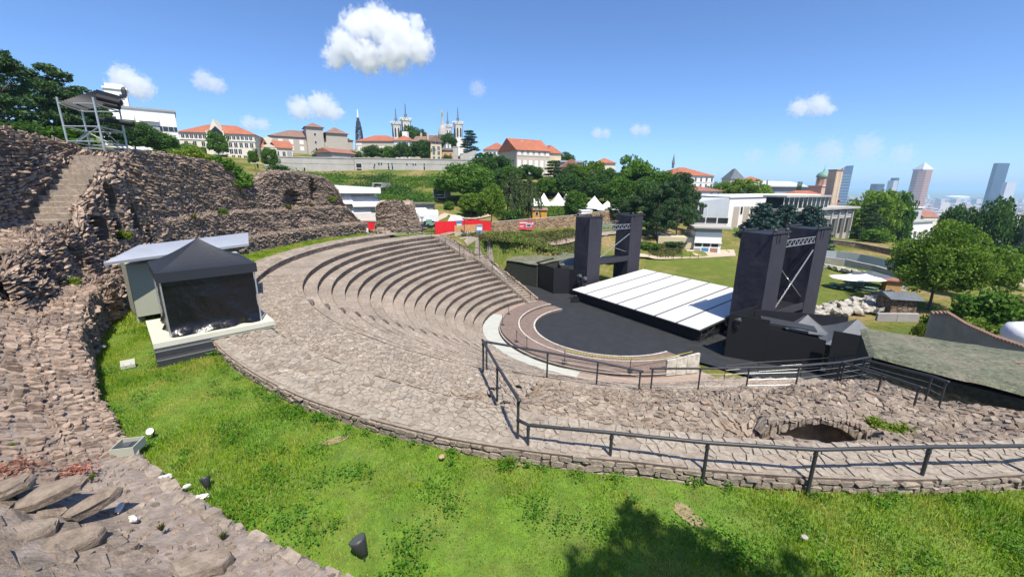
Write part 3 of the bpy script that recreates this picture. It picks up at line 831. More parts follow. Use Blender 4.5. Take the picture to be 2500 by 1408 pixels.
# broken vault: a thick stone roof over the hollow, dark beneath
def vault_top(R, p): return 0.16 - (28.6 - R) * .27 + 0.46 * np.clip(1 - ((p - 269.4) / 3.3) ** 2, 0, 1) ** .6 * np.clip((R - 25.0) / .6, 0, 1) - .12 * (np.abs(p - 269.4) > 3.0) + 0.10 * fbm(p * 1.3, R * 2, 1.0, 8, 3)
Gv = polar_grid(266.1, 272.7, 30, 25.3, 26.95, 12, vault_top)
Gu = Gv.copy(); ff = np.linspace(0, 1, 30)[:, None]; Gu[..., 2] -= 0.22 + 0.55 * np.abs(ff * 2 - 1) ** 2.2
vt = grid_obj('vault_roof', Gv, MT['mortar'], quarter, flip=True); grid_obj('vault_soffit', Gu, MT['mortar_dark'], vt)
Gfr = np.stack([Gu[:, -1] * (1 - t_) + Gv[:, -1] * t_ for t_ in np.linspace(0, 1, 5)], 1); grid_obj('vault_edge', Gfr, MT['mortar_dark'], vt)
masonry(Gv, 0.24, 0.2, MT['rubble'], quarter, 'vor', (0.01, 0.06), 0.008, 0.2, 0.06, 0.9, ang=.2, flip=True, seed=63, nparts=40, piece='rubble_stone', rest='rubble_stones')
masonry(Gfr, 0.16, 0.2, MT['rubble'], quarter, 'course', (0.01, 0.06), 0.008, 0.1, 0.06, 0.9, ang=.2, flip=False, seed=64, nparts=30, piece='vault_stone', rest='vault_stones')

# orchestra
orch = empty('orchestra_steps', (0, 0, 0), 0, 'low brown marble steps curving round the black orchestra floor', 'steps')
kerb = ring('outer_ring', 8.35, 10.2, -6.42, -6.42, 124, 300, MT['porphyry'], orch, wob=0.012)
ring('kerb_face', 10.22, 10.2, -6.95, -6.42, 124, 300, MT['porphyry'], kerb, flip=True)
ring('kerb_lip', 10.2, 10.32, -6.62, -6.62, 124, 300, MT['concrete'], kerb, flip=True)
ring('ring_riser', 8.36, 8.34, -6.70, -6.42, 124, 300, MT['porphyry'], kerb)
inner = ring('inner_ring', 6.85, 8.36, -6.67, -6.67, 121, 303, MT['porphyry'], orch, wob=0.012)
ring('ring_riser', 6.86, 6.84, -6.95, -6.67, 121, 303, MT['porphyry'], inner)
ring('pale_edging', 6.83, 6.98, -6.66, -6.655, 121, 303, MT['marble'], inner)
ring('pale_edging', 8.34, 8.46, -6.41, -6.405, 124, 300, MT['marble'], kerb)
struct(ring('pale_walkway', 10.2, 11.92, -6.87, -6.87, 158, 247, MT['pale_band'], None))
struct(ring('sand_walkway', 10.2, 11.92, -6.90, -6.90, 124, 300, MT['pinkpath'], None))
mb = MB()
arc = [pol(6.86, p) for p in np.linspace(121, 303, 70)]
poly = [(p.x, p.y) for p in arc]
for a_, b_ in ((1.5, 12.0), (2.2, 17.5), (5.5, 18.6), (9, 18.6), (9, -20.5), (4.2, -20.0), (-2.0, -17.2), (-1.0, -12.3)):
    p = stg(a_, b_); poly.append((p.x, p.y))
mb.add([(x, y, -6.88) for x, y in poly], [tuple(range(len(poly)))])
fl = struct(mb.build('stage_floor', MT['floor_black']))
tag(fl, 'matt black dance floor of the orchestra')
# ensure it faces up
if fl.data.polygons[0].normal.z < 0: fl.data.flip_normals()

# marble balustrade slab at the near end of the ring
mb = MB()
pA, pB = at_z(1627, 905, -6.42), at_z(1706, 897, -6.42)
d = (pB - pA); L = d.length; rz = math.atan2(d.y, d.x)
bal = empty('marble_balustrade', pA, rz, 'upright veined marble slabs ending the orchestra steps', 'balustrade')
xs = [0, L * .3, L * .62, L]; hs = [0.80, 0.86, 0.98, 1.15]
for k in range(3):
    MB().prism([(xs[k] + .015, 0), (xs[k + 1] - .015, 0), (xs[k + 1] - .015, 0.2), (xs[k] + .015, 0.2)], -0.4, [hs[k], hs[k + 1] - .03, hs[k + 1] - .03, hs[k]]).build('marble_slab', MT['marble'], bal)

# ---- far end: side stair, side wall
fs = empty('side_staircase', (0, 0, 0), 0, 'steep stone side staircase descending at the far end of the rows', 'staircase')
for j in range(0, 34):
    R = 25.4 - j * 0.425; z = -0.1 - 0.2 * j
    pf = phi_far(R) + (1.8 if j < 12 else -1.2)
    w1 = math.degrees(1.3 / R)
    pts = [pol(R - 0.425, pf - w1), pol(R, pf - w1), pol(R, pf + 0.3), pol(R - 0.425, pf + 0.3)]
    MB().prism([(p.x, p.y) for p in pts], z - 0.7, z).build('stair_tread', MT['seat'], fs)
sw = empty('far_side_wall', (0, 0, 0), 0, 'rough stone side wall sloping down beside the far staircase', 'wall')
n = 40; Gs = np.zeros((n, 10, 3))
for i, R in enumerate(np.linspace(24.5, 11.2, n)):
    pf = phi_far(R) + (1.8 if R > 20.3 else -1.2) - math.degrees(1.45 / R)
    zt = -0.1 - (25.5 - R) * 0.47 + 0.35
    for k in range(10):
        p = pol(R, pf + 0.0, -7.2 + (zt + 7.2) * k / 9); Gs[i, k] = p
grid_obj('wall_face', Gs, MT['mortar_dark'], sw, flip=False)
Gs2 = Gs.copy()
masonry(Gs2, 0.4, 0.2, MT['ruin_grey'], sw, 'course', (0.03, 0.12), 0.02, 0.2, 0.1, 0.9, ang=.3, flip=False, seed=71, nparts=60, piece='wall_stone', rest='wall_stones')
masonry(Gs2, 0.5, 0.3, MT['ruin_grey'], sw, 'course', (0.03, 0.14), 0.03, 0.2, 0.1, 0.82, flip=True, seed=72, nparts=0, rest='wall_stones')

# ------------------------------------------------------------------ ruined outer wall on the left
def wallprof(h1, h2, h3, back=1.6, set2=36.5):
    return [(34.0, -0.35), (34.03, h1), (35.25, h1 + 0.06), (35.4, max(h2, h1 + 0.1)), (set2 - 0.05, max(h2, h1 + 0.1) + 0.06), (set2 + 0.2, max(h3, h2 + 0.2)), (set2 + back, max(h3, h2 + 0.2) + 0.1), (set2 + back + 0.6, -0.9)]
ruinA = empty('ruined_wall', (0, 0, 0), 0, 'tall curved ruined wall of layered stone with two arched niches behind the terrace', 'ruin')
KA = {}
for ph, h1, h2, h3 in [(147.5, 1.25, 1.35, 1.5), (149, 1.3, 2.3, 2.6), (150.5, 1.3, 3.2, 4.4), (152, 1.3, 3.5, 6.3), (154, 1.3, 3.55, 7.1), (158, 1.3, 3.5, 7.5), (163, 1.3, 3.5, 7.7),
                       (167, 1.3, 3.5, 7.2), (169.5, 1.3, 3.55, 6.2), (172, 1.3, 3.6, 5.5), (173.5, 1.3, 3.6, 6.6), (174.5, 1.3, 3.6, 7.9), (178, 1.3, 3.6, 8.3), (185, 1.3, 3.6, 8.5), (190, 1.3, 3.6, 8.5), (192.5, 1.3, 3.6, 8.3), (195, 1.3, 3.4, 7.9)]:
    KA[ph] = wallprof(h1, h2, h3)
GA = loft_polar(KA, 330, 90, 0.34, 0.8, 1.0)
# arched niches pressed into the upper face
def niche(G, phc, zc, wdeg, hh, depth, arch=True):
    dx = G[..., 0] - TC.x; dy = G[..., 1] - TC.y; R = np.hypot(dx, dy); ph = np.degrees(np.arctan2(dy, dx)) % 360
    u = (ph - phc) / wdeg; v = (G[..., 2] - zc) / hh
    inside = (np.abs(u) < 1) & (v > -1) & (v < np.sqrt(np.clip(1 - u * u, 0, 1)) if arch else v < 1) & (R > 35.8) & (R < 38.0)
    s = np.where(inside, depth, 0.0)
    G[..., 0] += s * dx / R; G[..., 1] += s * dy / R
    return inside
i1 = niche(GA, 162.0, 4.7, 1.9, 1.0, 1.3); i2 = niche(GA, 157.0, 5.6, 0.85, 1.4, 1.0)
grid_obj('wall_core', GA, MT['mortar_dark'], ruinA, flip=True, smooth=False)
masonry(GA, 0.34, 0.105, MT['ruin_grey'], ruinA, 'course', (0.0, 0.17), 0.016, 0.10, 0.1, 0.96, ang=.12, flip=True, seed=81, nparts=300, drop=0.05, piece='wall_stone', rest='wall_stones',
        keep=lambda P, u, v: (P[:, 2] > -0.2) & (v < 0.88))

def phi_of(P): return np.degrees(np.arctan2(P[:, 1] - TC.y, P[:, 0] - TC.x)) % 360
def rad_of(P): return np.hypot(P[:, 0] - TC.x, P[:, 1] - TC.y)
def hs_v(ph): return np.interp(ph, [193.5, 197.4, 206.6, 207.2, 212, 222], [7.6, 8.15, 4.75, 4.2, 4.0, 3.4])
# vault and stair block, further left
ruinB = empty('ruined_vault_block', (0, 0, 0), 0, 'jagged ruined masonry block with dark arches and an open stone stair', 'ruin')
KB = {}
def hs_(ph): return float(np.interp(ph, [193.5, 197.4, 206.6, 207.2, 212, 222], [7.6, 8.15, 4.75, 4.2, 4.0, 3.4]))
for ph, hb in [(193.8, 7.9), (195.2, 8.2), (197.2, 8.6), (200, 8.7), (203, 8.8), (206.4, 8.9), (207.2, 8.9), (210, 9.0), (213, 8.9), (217, 8.7), (222, 8.2)]:
    h = hs_(ph); st = ph < 207
    KB[ph] = [(34.0, -0.35), (34.03, 1.28), (35.0, 1.4), (35.25, min(2.9, h - 1.2)), (35.6, h - 0.15), (35.85, h - (.5 if st and ph > 197.3 else .05)), (37.5, h - (.5 if st and ph > 197.3 else -.1)), (37.75, hb), (39.6, hb + 0.15), (41.5, hb + 0.1)]
GB = loft_polar(KB, 320, 100, 0.30, 0.7, 6.0)
def niche2(G, phc, zc, wdeg, hh, depth, r0=34.6, r1=36.2):
    dx = G[..., 0] - TC.x; dy = G[..., 1] - TC.y; R = np.hypot(dx, dy); ph = np.degrees(np.arctan2(dy, dx)) % 360
    u = (ph - phc) / wdeg; v = (G[..., 2] - zc) / hh
    ins = (np.abs(u) < 1) & (v > -1) & (v < np.sqrt(np.clip(1 - u * u, 0, 1))) & (R > r0) & (R < r1)
    G[..., 0] += np.where(ins, depth, 0) * dx / R; G[..., 1] += np.where(ins, depth, 0) * dy / R
for a_ in ((200.4, 5.6, 0.85, 0.7, 1.5), (203.6, 3.9, 1.0, 0.75, 1.5), (201.0, 3.6, .8, .8, 1.3), (197.2, 4.2, .8, .9, 1.4), (195.2, 2.9, .6, .8, 1.2), (210.5, 2.7, 1.6, 0.9, 1.4)): niche2(GB, *a_)
niche2(GB, 214, 6.2, 1.6, 1.0, 1.0, 37.6, 39)
grid_obj('wall_core', GB, MT['mortar_dark'], ruinB, flip=True, smooth=False)
masonry(GB, 0.34, 0.11, MT['ruin'], ruinB, 'course', (0.0, 0.20), 0.018, 0.14, 0.1, 0.96, ang=.15, flip=True, seed=82, nparts=300, drop=0.06, piece='wall_stone', rest='wall_stones',
        keep=lambda P, u, v: (P[:, 2] > -0.2) & (v < 0.93) & ~((phi_of(P) > 197.5) & (phi_of(P) < 206.8) & (rad_of(P) > 35.95) & (rad_of(P) < 37.6) & (P[:, 2] < hs_v(phi_of(P)) + .3)))
# the stair: broad worn steps climbing along the wall
for k in range(13):
    pa = 206.7 - k * 0.71; pb = pa - 1.5; z = 4.55 + k * 0.285
    fr = [pol(35.85 + 1.7 * i / 8, pa + random.uniform(-.14, .14)) for i in range(9)]; bk = [pol(37.55 - 1.7 * i / 8, pb) for i in range(9)]
    P2 = fr + bk; ar = sum(P2[i].x * P2[(i + 1) % 18].y - P2[(i + 1) % 18].x * P2[i].y for i in range(18))
    zt = [z + random.uniform(-.03, .03) for _ in range(9)] + [z + .02] * 9
    if ar < 0: P2 = P2[::-1]; zt = zt[::-1]
    MB().prism([(p.x, p.y) for p in P2], z - .9, zt).build('stair_step', MT['rubble'], ruinB)

# rubble bank below, reaching round to the photographer
bank = empty('rubble_bank', (0, 0, 0), 0, 'sloping bank of broken wall stones along the left edge of the grass', 'ruin')
KC = {206: [(34, -.3), (34.02, 1.45), (35.0, 1.5), (35.3, 2.2), (35.6, 3.9), (38, 4.3), (41, 5.0)],
      212: [(34, -.3), (34.02, 1.65), (35.1, 1.9), (35.5, 2.3), (35.75, 4.0), (38, 4.4), (41, 5.2)],
      218: [(34, -.3), (34.02, 1.75), (35.1, 2.0), (35.7, 2.5), (36.0, 3.8), (38, 4.3), (41, 5.0)],
      224: [(34, -.3), (34.02, 1.35), (35.0, 1.75), (35.9, 2.3), (37, 3.1), (38.4, 3.6), (41, 4.6)],
      230: [(34, -.3), (34.02, .55), (35.0, .95), (36, 1.55), (37, 2.3), (38.4, 2.8), (41, 3.8)],
      236: [(34, -.3), (34.02, .10), (35.0, .28), (36, .75), (37, 1.4), (38.4, 1.9), (41, 3.0)],
      242: [(34, -.3), (34.02, .08), (35.1, .16), (35.9, .45), (37, 1.0), (38.4, 1.4), (41, 2.6)],
      249: [(34, -.3), (34.02, .06), (35.0, .14), (35.7, .38), (36.6, .8), (38, 1.2), (41, 2.4)],
      260: [(34, -.3), (34.02, .05), (35.0, .12), (35.6, .3), (36.4, .6), (38, 1.0), (41, 2.2)]}
GC = loft_polar(KC, 300, 70, 0.16, 0.9, 4.0)
MT['bankm'] = mat_plain('bank_mortar', (0.235, 0.195, 0.17), 0.95, var=0.3, scale=4, bump=0.05, bscale=9, dirt=(0.15, 0.12, 0.105), dscale=1.2, dfac=0.6)
grid_obj('bank_core', GC, MT['bankm'], bank, flip=True, smooth=True)
def phi_of(P): return np.degrees(np.arctan2(P[:, 1] - TC.y, P[:, 0] - TC.x)) % 360
def rad_of(P): return np.hypot(P[:, 0] - TC.x, P[:, 1] - TC.y)
masonry(GC, 0.12, 0.26, MT['ruin'], bank, 'course', (0.0, 0.10), 0.012, 0.22, 0.1, 0.95, ang=.15, flip=True, seed=83, nparts=300, piece='bank_stone', rest='bank_stones', jit=0.42,
        keep=lambda P, u, v: (P[:, 2] > -0.15) & (phi_of(P) > 212 + 2 * np.sin(P[:, 2] * 4)) & (phi_of(P) < 237.5 + 1.6 * np.sin(P[:, 0] * 3)))
masonry(GC, 0.34, 0.11, MT['ruin'], bank, 'course', (0.0, 0.16), 0.018, 0.14, 0.1, 0.96, ang=.15, flip=True, seed=88, nparts=0, rest='bank_stones', keep=lambda P, u, v: (P[:, 2] > -0.15) & (phi_of(P) < 212 + 2 * np.sin(P[:, 2] * 4)))
masonry(GC, 0.20, 0.15, MT['rubble'], bank, 'vor', (0.004, 0.035), 0.03, 0.15, 0.05, 0.7, flip=True, seed=84, nparts=80, piece='pebble', rest='pebbles', jit=0.42, drop=0.45,
        keep=lambda P, u, v: (P[:, 2] > 0.0) & (phi_of(P) > 236) & (rad_of(P) < 35.5))
masonry(GC, 0.55, 0.26, MT['slab'], bank, 'course', (0.0, 0.07), 0.012, 0.12, 0.14, 0.96, ang=.15, flip=True, seed=85, nparts=140, piece='slab', rest='slabs', jit=0.45,
        keep=lambda P, u, v: (phi_of(P) > 238.5) & (rad_of(P) > 35.25 + 0.25 * np.sin(P[:, 0] * 2.1)))
Ge = polar_grid(233, 256, 90, 33.95, 34.3, 3, lambda R, p: np.interp(p, [230, 236, 242, 260], [.24, .09, .07, .05]) + 0 * R)
masonry(Ge, 0.30, 0.30, MT['rubble'], bank, 'course', (0.005, 0.04), 0.02, 0.12, 0.12, 0.9, ang=.3, flip=True, seed=86, nparts=60, piece='edge_stone', rest='edge_stones')
# big tilted slabs in the foreground
def big_slab(px, py, z, L, W, T, yaw, tx, ty, mat=MT['slab'], name='slab'):
    c = at_z(px, py, z); r = np.random.default_rng(int(px * 7 + py))
    n = 9; ang = np.sort(np.linspace(0, 2 * np.pi, n, endpoint=False) + r.normal(0, 0.16, n))
    sq = 1 / np.maximum(np.abs(np.cos(ang)), np.abs(np.sin(ang)))
    rad = (0.55 + 0.45 * sq * 0.72) * r.uniform(0.86, 1.08, n)
    P = np.stack([np.cos(ang) * rad * L / 2, np.sin(ang) * rad * W / 2], -1)
    mb = MB(); vs = []
    for f, zz in ((0.97, -T), (1.04, -T * .45), (1.0, -T * .12), (0.93, 0.0)):
        vs += [(p[0] * f + r.normal(0, .012), p[1] * f + r.normal(0, .012), zz + r.normal(0, T * .08)) for p in P]
    fs = [tuple(range(n - 1, -1, -1)), tuple(range(3 * n, 4 * n))]
    for k in range(3): fs += [(k * n + i, k * n + (i + 1) % n, (k + 1) * n + (i + 1) % n, (k + 1) * n + i) for i in range(n)]
    mb.add(vs, fs); o = mb.build(name, mat, bank)
    o.location = c; o.rotation_euler = (math.radians(tx), math.radians(ty), math.radians(yaw))
for a in [(120, 1195, 0.85, 1.15, 0.5, 0.16, 28, 8, -14), (215, 1225, 0.72, 1.0, 0.32, 0.2, 32, 18, -18), (60, 1290, 0.66, 0.9, 0.6, 0.18, 15, -4, 3), (180, 1310, 0.56, 1.0, 0.55, 0.2, 30, 3, -3),
          (480, 1370, 0.34, 1.1, 0.6, 0.25, 20, 5, -3), (20, 1180, 0.95, 0.7, 0.45, 0.2, 40, 5, -8)]:
    big_slab(*a)
MT['chalk'] = mat_plain('white_painted_mortar', (0.60, 0.585, 0.56), 0.9, var=0.08, scale=8, bump=0.01, bscale=30)
for (px, py, L, W, yaw) in [(404, 1160, .3, .12, 30), (454, 1184, .16, .08, 25), (492, 1208, .26, .09, 28), (290, 1235, .1, .28, 25), (325, 1262, .28, .08, -20)]:
    big_slab(px, py, 0.085 if px > 400 else .27, L, W, 0.07, yaw, 0, 0, MT['chalk'], 'whitewashed_stone')

# isolated stone stump of a tower behind the far end of the rows
stump = empty('ruined_tower_stump', (0, 0, 0), 0, 'isolated ruined stone tower stump standing behind the far end of the rows', 'ruin')
bp = [at_z(918, 580, -0.6), at_z(1034, 578, -0.6)]
c0 = (bp[0] + bp[1]) / 2 + Vector((-0.6, 2.2, 0)); Rb = (bp[1] - bp[0]).length / 2
n = 60; nv = 30; GT = np.zeros((n, nv, 3))
for i in range(n):
    a = 2 * math.pi * i / (n - 1)
    ca, sa = math.cos(a), math.sin(a)
    sq = (abs(ca) ** 3.2 + abs(sa) ** 3.2) ** (-1 / 3.2)
    zt = 4.2 + 0.25 * math.sin(a * 3) + 0.25 * ca - (0.4 if ca > .6 else 0)
    for k in range(nv):
        f = k / (nv - 1); rr = Rb * sq * (1.03 - 0.30 * f) * (1 + 0.06 * float(vnoise(a * 3, f * 5, 1.0, 2)))
        GT[i, k] = (c0.x + rr * ca - 0.5 * f, c0.y + rr * 0.7 * sa, -1.0 + (zt + 1.0) * f)
grid_obj('tower_core', GT, MT['mortar_dark'], stump, smooth=False, flip=False)
masonry(GT, 0.34, 0.12, MT['ruin_grey'], stump, 'course', (0.0, 0.17), 0.018, 0.14, 0.1, 0.95, ang=.15, flip=False, seed=91, nparts=200, piece='wall_stone', rest='wall_stones')
MB().prism([(GT[i, -1, 0], GT[i, -1, 1]) for i in range(n - 1)], 3.2, [GT[i, -1, 2] for i in range(n - 1)]).build('broken_top', MT['ruin_grey'], stump)
# small heap of stones in the gap
heap = empty('stone_heap', (0, 0, 0), 0, 'small stepped stone pier in the gap beside the tower stump', 'ruin')
hp = at_z(925, 575, -0.2)
r = np.random.default_rng(4)
for k in range(44):
    lay = k // 9
    b_ = MB(); w_ = r.uniform(.5, 1.0)
    b_.box(-w_ / 2, w_ / 2, -.3, .3, 0, .22)
    o = b_.build('stone', MT['ruin_grey'], heap); o.location = (hp.x + r.normal(0, .9 - .16 * lay) + (.5 if lay < 2 else .3), hp.y + r.normal(0, .35), -.35 + lay * .24); o.rotation_euler = (r.normal(0, .05), r.normal(0, .05), r.normal(0, .4))

# ------------------------------------------------------------------ stage
def stage_box(mb, a0, a1, b0, b1, z0, z1, mi=0):
    P = [stg(a0, b0), stg(a0, b1), stg(a1, b1), stg(a1, b0)]
    # orient counter-clockwise
    ar = sum(P[i].x * P[(i + 1) % 4].y - P[(i + 1) % 4].x * P[i].y for i in range(4))
    if ar < 0: P = P[::-1]
    return mb.prism([(p.x, p.y) for p in P], z0, z1, mi)
stage = empty('raked_stage', (0, 0, 0), 0, 'white raked dance stage of wide panels above a black skirt', 'stage')
def rake(a): return -5.6 + (a - 4.2) / 12.8 * 1.2
b0s, b1s = -9.79, 7.07
for k in range(7):
    ba = b0s + (b1s - b0s) * k / 7 + 0.10; bb = b0s + (b1s - b0s) * (k + 1) / 7 - 0.10
    P = [(4.2, ba), (4.2, bb), (17.0, bb), (17.0, ba)]
    pts = [stg(*p) for p in P]; z = [rake(p[0]) for p in P]
    MB().prism([(p.x, p.y) for p in pts], [q - 0.07 for q in z], z).build('deck_panel', MT['white_deck'], stage)
P = [(4.24, b0s + .04), (4.24, b1s - .04), (16.96, b1s - .04), (16.96, b0s + .04)]; pts = [stg(*p) for p in P]
MB().prism([(p.x, p.y) for p in pts], [rake(p[0]) - 0.16 for p in P], [rake(p[0]) - 0.006 for p in P]).build('deck_frame', MT['seam'], stage)
P = [(4.75, b0s + .5), (4.75, b1s - .5), (16.6, b1s - .5), (16.6, b0s + .5)]; pts = [stg(*p) for p in P]
MB().prism([(p.x, p.y) for p in pts], -6.9, [rake(p[0]) - 0.17 for p in P]).build('skirt', MT['black'], stage)
mb = MB()                                                        # bracing seen under the open right end
for a_ in (4.6, 5.6, 6.6):
    mb.bar(stg(a_, b1s - .15, -6.9), stg(a_, b1s - .15, rake(a_) - .16), 0.06)
mb.bar(stg(4.6, b1s - .15, -6.75), stg(6.6, b1s - .15, -5.8), 0.05); mb.bar(stg(4.6, b1s - .15, -6.2), stg(6.6, b1s - .15, -6.2), 0.05)
mb.build('bracing', MT['rail'], stage)

def column(parent, a0, a1, b0, b1, z1, seed):
    """a draped tower leg: four gently creased faces"""
    r = 7; nz = 22
    def face(pA, pB, name):
        G = np.zeros((r, nz, 3)); n = Vector(((pB - pA).y, -(pB - pA).x, 0)).normalized()
        for i in range(r):
            for k in range(nz):
                f = i / (r - 1); g = k / (nz - 1)
                q = pA.lerp(pB, f); dd = 0.08 * float(fbm(np.array([f * 2.5 + seed + g]), np.array([g * 5.0 - f * 2]), 1.2, seed, 3)[0]) * (1 if 0 < i < r - 1 else 0)
                G[i, k] = (q.x + n.x * dd, q.y + n.y * dd, -6.9 + (z1 + 6.9) * g)
        return G
    C = [stg(a0, b0), stg(a0, b1), stg(a1, b1), stg(a1, b0)]
    Gs = [face(C[i], C[(i + 1) % 4], 'x') for i in range(4)]
    V = np.concatenate([g.reshape(-1, 3) for g in Gs]); F = np.concatenate([grid_faces(r, nz) + i * r * nz for i in range(4)])
    me = quads_mesh('draped_leg', V, F, MT['drape'], False)
    o = bpy.data.objects.new('draped_leg', me); link(o, parent)
    t = MB()
    stage_box(t, a0 + .02, a1 - .02, b0 + .02, b1 - .02, z1 - .05, z1 - .01)
    t.build('top_cover', MT['black'], o)
    t = MB()
    for bb in (b0 - .05, b1 + .05):                              # top beams
        t.bar(stg(a0 - .25, bb, z1 + .12), stg(a1 + .25, bb, z1 + .12), 0.1, 0.16)
    t.build('top_beam', MT['rail'], o)
    for (aa, bb) in ((a0 + .2, b1), (a1 - .3, b1), (a0 + .3, b0)):
        s = MB(); c = stg(aa, bb, z1 + .22)
        s.lathe([(0.02, -.05), (.13, -.02), (.16, .08), (.12, .2), (.03, .25)], 10, c); s.build('hoist_cover', MT['iron'], o, True)
    s = MB()                                                     # straps hanging over the lit face
    for f in (.25, .45):
        aa = a0 + (a1 - a0) * f; s.bar(stg(aa, b1 + .03, z1), stg(aa, b1 + .03, z1 - random.uniform(.6, .95)), .05, .02)
    s.build('strap', MT['black'], o)
    return o
def truss(parent, p, q, h=0.55, n=7):
    mb = MB(); p = Vector(p); q = Vector(q); up = Vector((0, 0, h))
    mb.bar(p, q, .07); mb.bar(p + up, q + up, .07)
    for k in range(n):
        a = p.lerp(q, k / n); m_ = p.lerp(q, (k + .5) / n); b = p.lerp(q, (k + 1) / n)
        mb.bar(a, m_ + up, .045); mb.bar(m_ + up, b, .045)
    mb.build('truss', MT['alu'], parent)
def portal(label, A, b0, b1, z1, ztr, zlow, back):
    t = empty('stage_tower', (0, 0, 0), 0, label, 'stage tower', 'draped lighting towers flanking the stage')
    for i, (a0, a1) in enumerate(A): column(t, a0, a1, b0, b1, z1, b0 * 3 + i * 7.3)
    aL, aR = A[0][1], A[1][0]
    truss(t, stg(aL, b1 - .1, ztr), stg(aR, b1 - .1, ztr))
    truss(t, stg(aL, b0 + .3, ztr + .25), stg(aR, b0 + .3, ztr + .25))
    MB().bar(stg(aL, b1 - .1, zlow + .3), stg(aR, b1 - .1, ztr - .7), .08).build('brace', MT['alu'], t)
    MB().bar(stg(aL, b1 - .4, ztr - 1.6), stg(aR, b1 - .4, zlow + .6), .05).build('brace', MT['alu'], t)
    MB().bar(stg(aL, b0 + .2, zlow + 1.6), stg(aR, b0 + .2, ztr - .4), .06).build('brace', MT['alu'], t)
    mb = MB(); stage_box(mb, aL, aR, b1 - .16, b1 - .05, zlow - .55, zlow + .1); mb.build('cross_drape', MT['drape'], t)
    mb = MB(); stage_box(mb, aL, aR, b0 + .1, b1 - .3, zlow - .7, zlow - .15); mb.build('low_roof', MT['black'], t)
    if back:
        mb = MB(); stage_box(mb, aL - .02, aR + .02, b0 + .04, b0 + .1, -6.9, z1 - .05); mb.build('back_drape', MT['drape'], t)
    return t
portal('pair of black draped towers joined by a truss at the far stage end', [(7.24, 9.43), (14.67, 16.97)], -13.0, -10.5, 2.75, 1.15, -2.6, False)
portal('large black draped twin tower with backing cloth at the near stage end', [(7.95, 10.5), (16.3, 19.2)], 7.4, 10.0, 2.8, 1.6, -4.3, True)

# black hoarding, far side
hf = empty('black_hoarding', (0, 0, 0), 0, 'folded black hoarding panels below the far stage towers', 'hoarding')
B = [at_z(1310, 700, -6.9), at_z(1350, 717, -6.9), at_z(1388, 717, -6.9), stg(6.6, -10.3, -6.9)]
for i in range(3):
    p, q_ = B[i], B[i + 1]; d = (q_ - p).normalized(); nrm = Vector((-d.y, d.x, 0)) * 0.06
    MB().prism([(p.x, p.y), (q_.x, q_.y), (q_.x + nrm.x, q_.y + nrm.y), (p.x + nrm.x, p.y + nrm.y)], -6.9, -3.55 + (.0 if i < 2 else -.15)).build('panel', MT['black'], hf)
p = B[0]; q_ = B[0] + Vector((2.6, 3.6, 0)); MB().prism([(p.x - .02, p.y + .1), (q_.x, q_.y), (q_.x - .06, q_.y + .05), (p.x - .08, p.y + .15)], -6.9, -3.5).build('panel', MT['black'], hf)
mb = MB(); c = stg(9.5, -15.6, -3.9); mb.add([(c.x - 2, c.y - 1.2, c.z), (c.x + 2, c.y - 1.6, c.z), (c.x + 2.2, c.y + 1.6, c.z), (c.x - 1.8, c.y + 1.8, c.z), (c.x, c.y, c.z + .8)], [(0, 1, 4), (1, 2, 4), (2, 3, 4), (3, 0, 4), (3, 2, 1, 0)])
o = mb.build('tarpaulin', MT['grey_tent']); tag(o, 'grey peaked tarpaulin behind the far black hoarding', 'tarpaulin')
# black hoarding, near side
hn = empty('black_hoarding', (0, 0, 0), 0, 'long stepped black hoarding in front of the near stage tower', 'hoarding')
Q0 = Vector((17.4, 31.2, 0)); dv_ = Vector((.885, -.466, 0)); nv_ = Vector((.466, .885, 0))
def hoard(o, d, t0, t1, z1, z1b=None):
    p = o + d * t0; q_ = o + d * t1; n_ = Vector((-d.y, d.x, 0)) * .07
    if z1b is None: z1b = z1
    return MB().prism([(p.x, p.y), (q_.x, q_.y), (q_.x + n_.x, q_.y + n_.y), (p.x + n_.x, p.y + n_.y)], -6.95, [z1, z1b, z1b, z1]).build('panel', MT['black'], hn)
hoard(Q0, dv_, 0, 2.75, -3.25, -3.35); hoard(Q0, dv_, 2.76, 6.4, -3.95, -4.3); hoard(Vector((22.8, 27.4, 0)), dv_, 0, 2.0, -3.25, -3.35)
hoard(Q0, Vector((UX.x, UX.y, 0)), 0.05, 5.0, -3.25)
hoard(Vector((20.2, 32.6, 0)), Vector((.8, -.05, 0)).normalized(), 0, 7.5, -3.3, -3.7)
mb = MB(); c = Vector((21.2, 31.2, -3.9)); mb.prism([(c.x - 1.4, c.y - .4), (c.x + 2.0, c.y - 1.8), (c.x + 2.6, c.y - .6), (c.x - .8, c.y + .9)], [-4.0] * 4, [-3.75, -4.1, -4.0, -3.65]); mb.build('roof_panel', MT['rail'], hn)
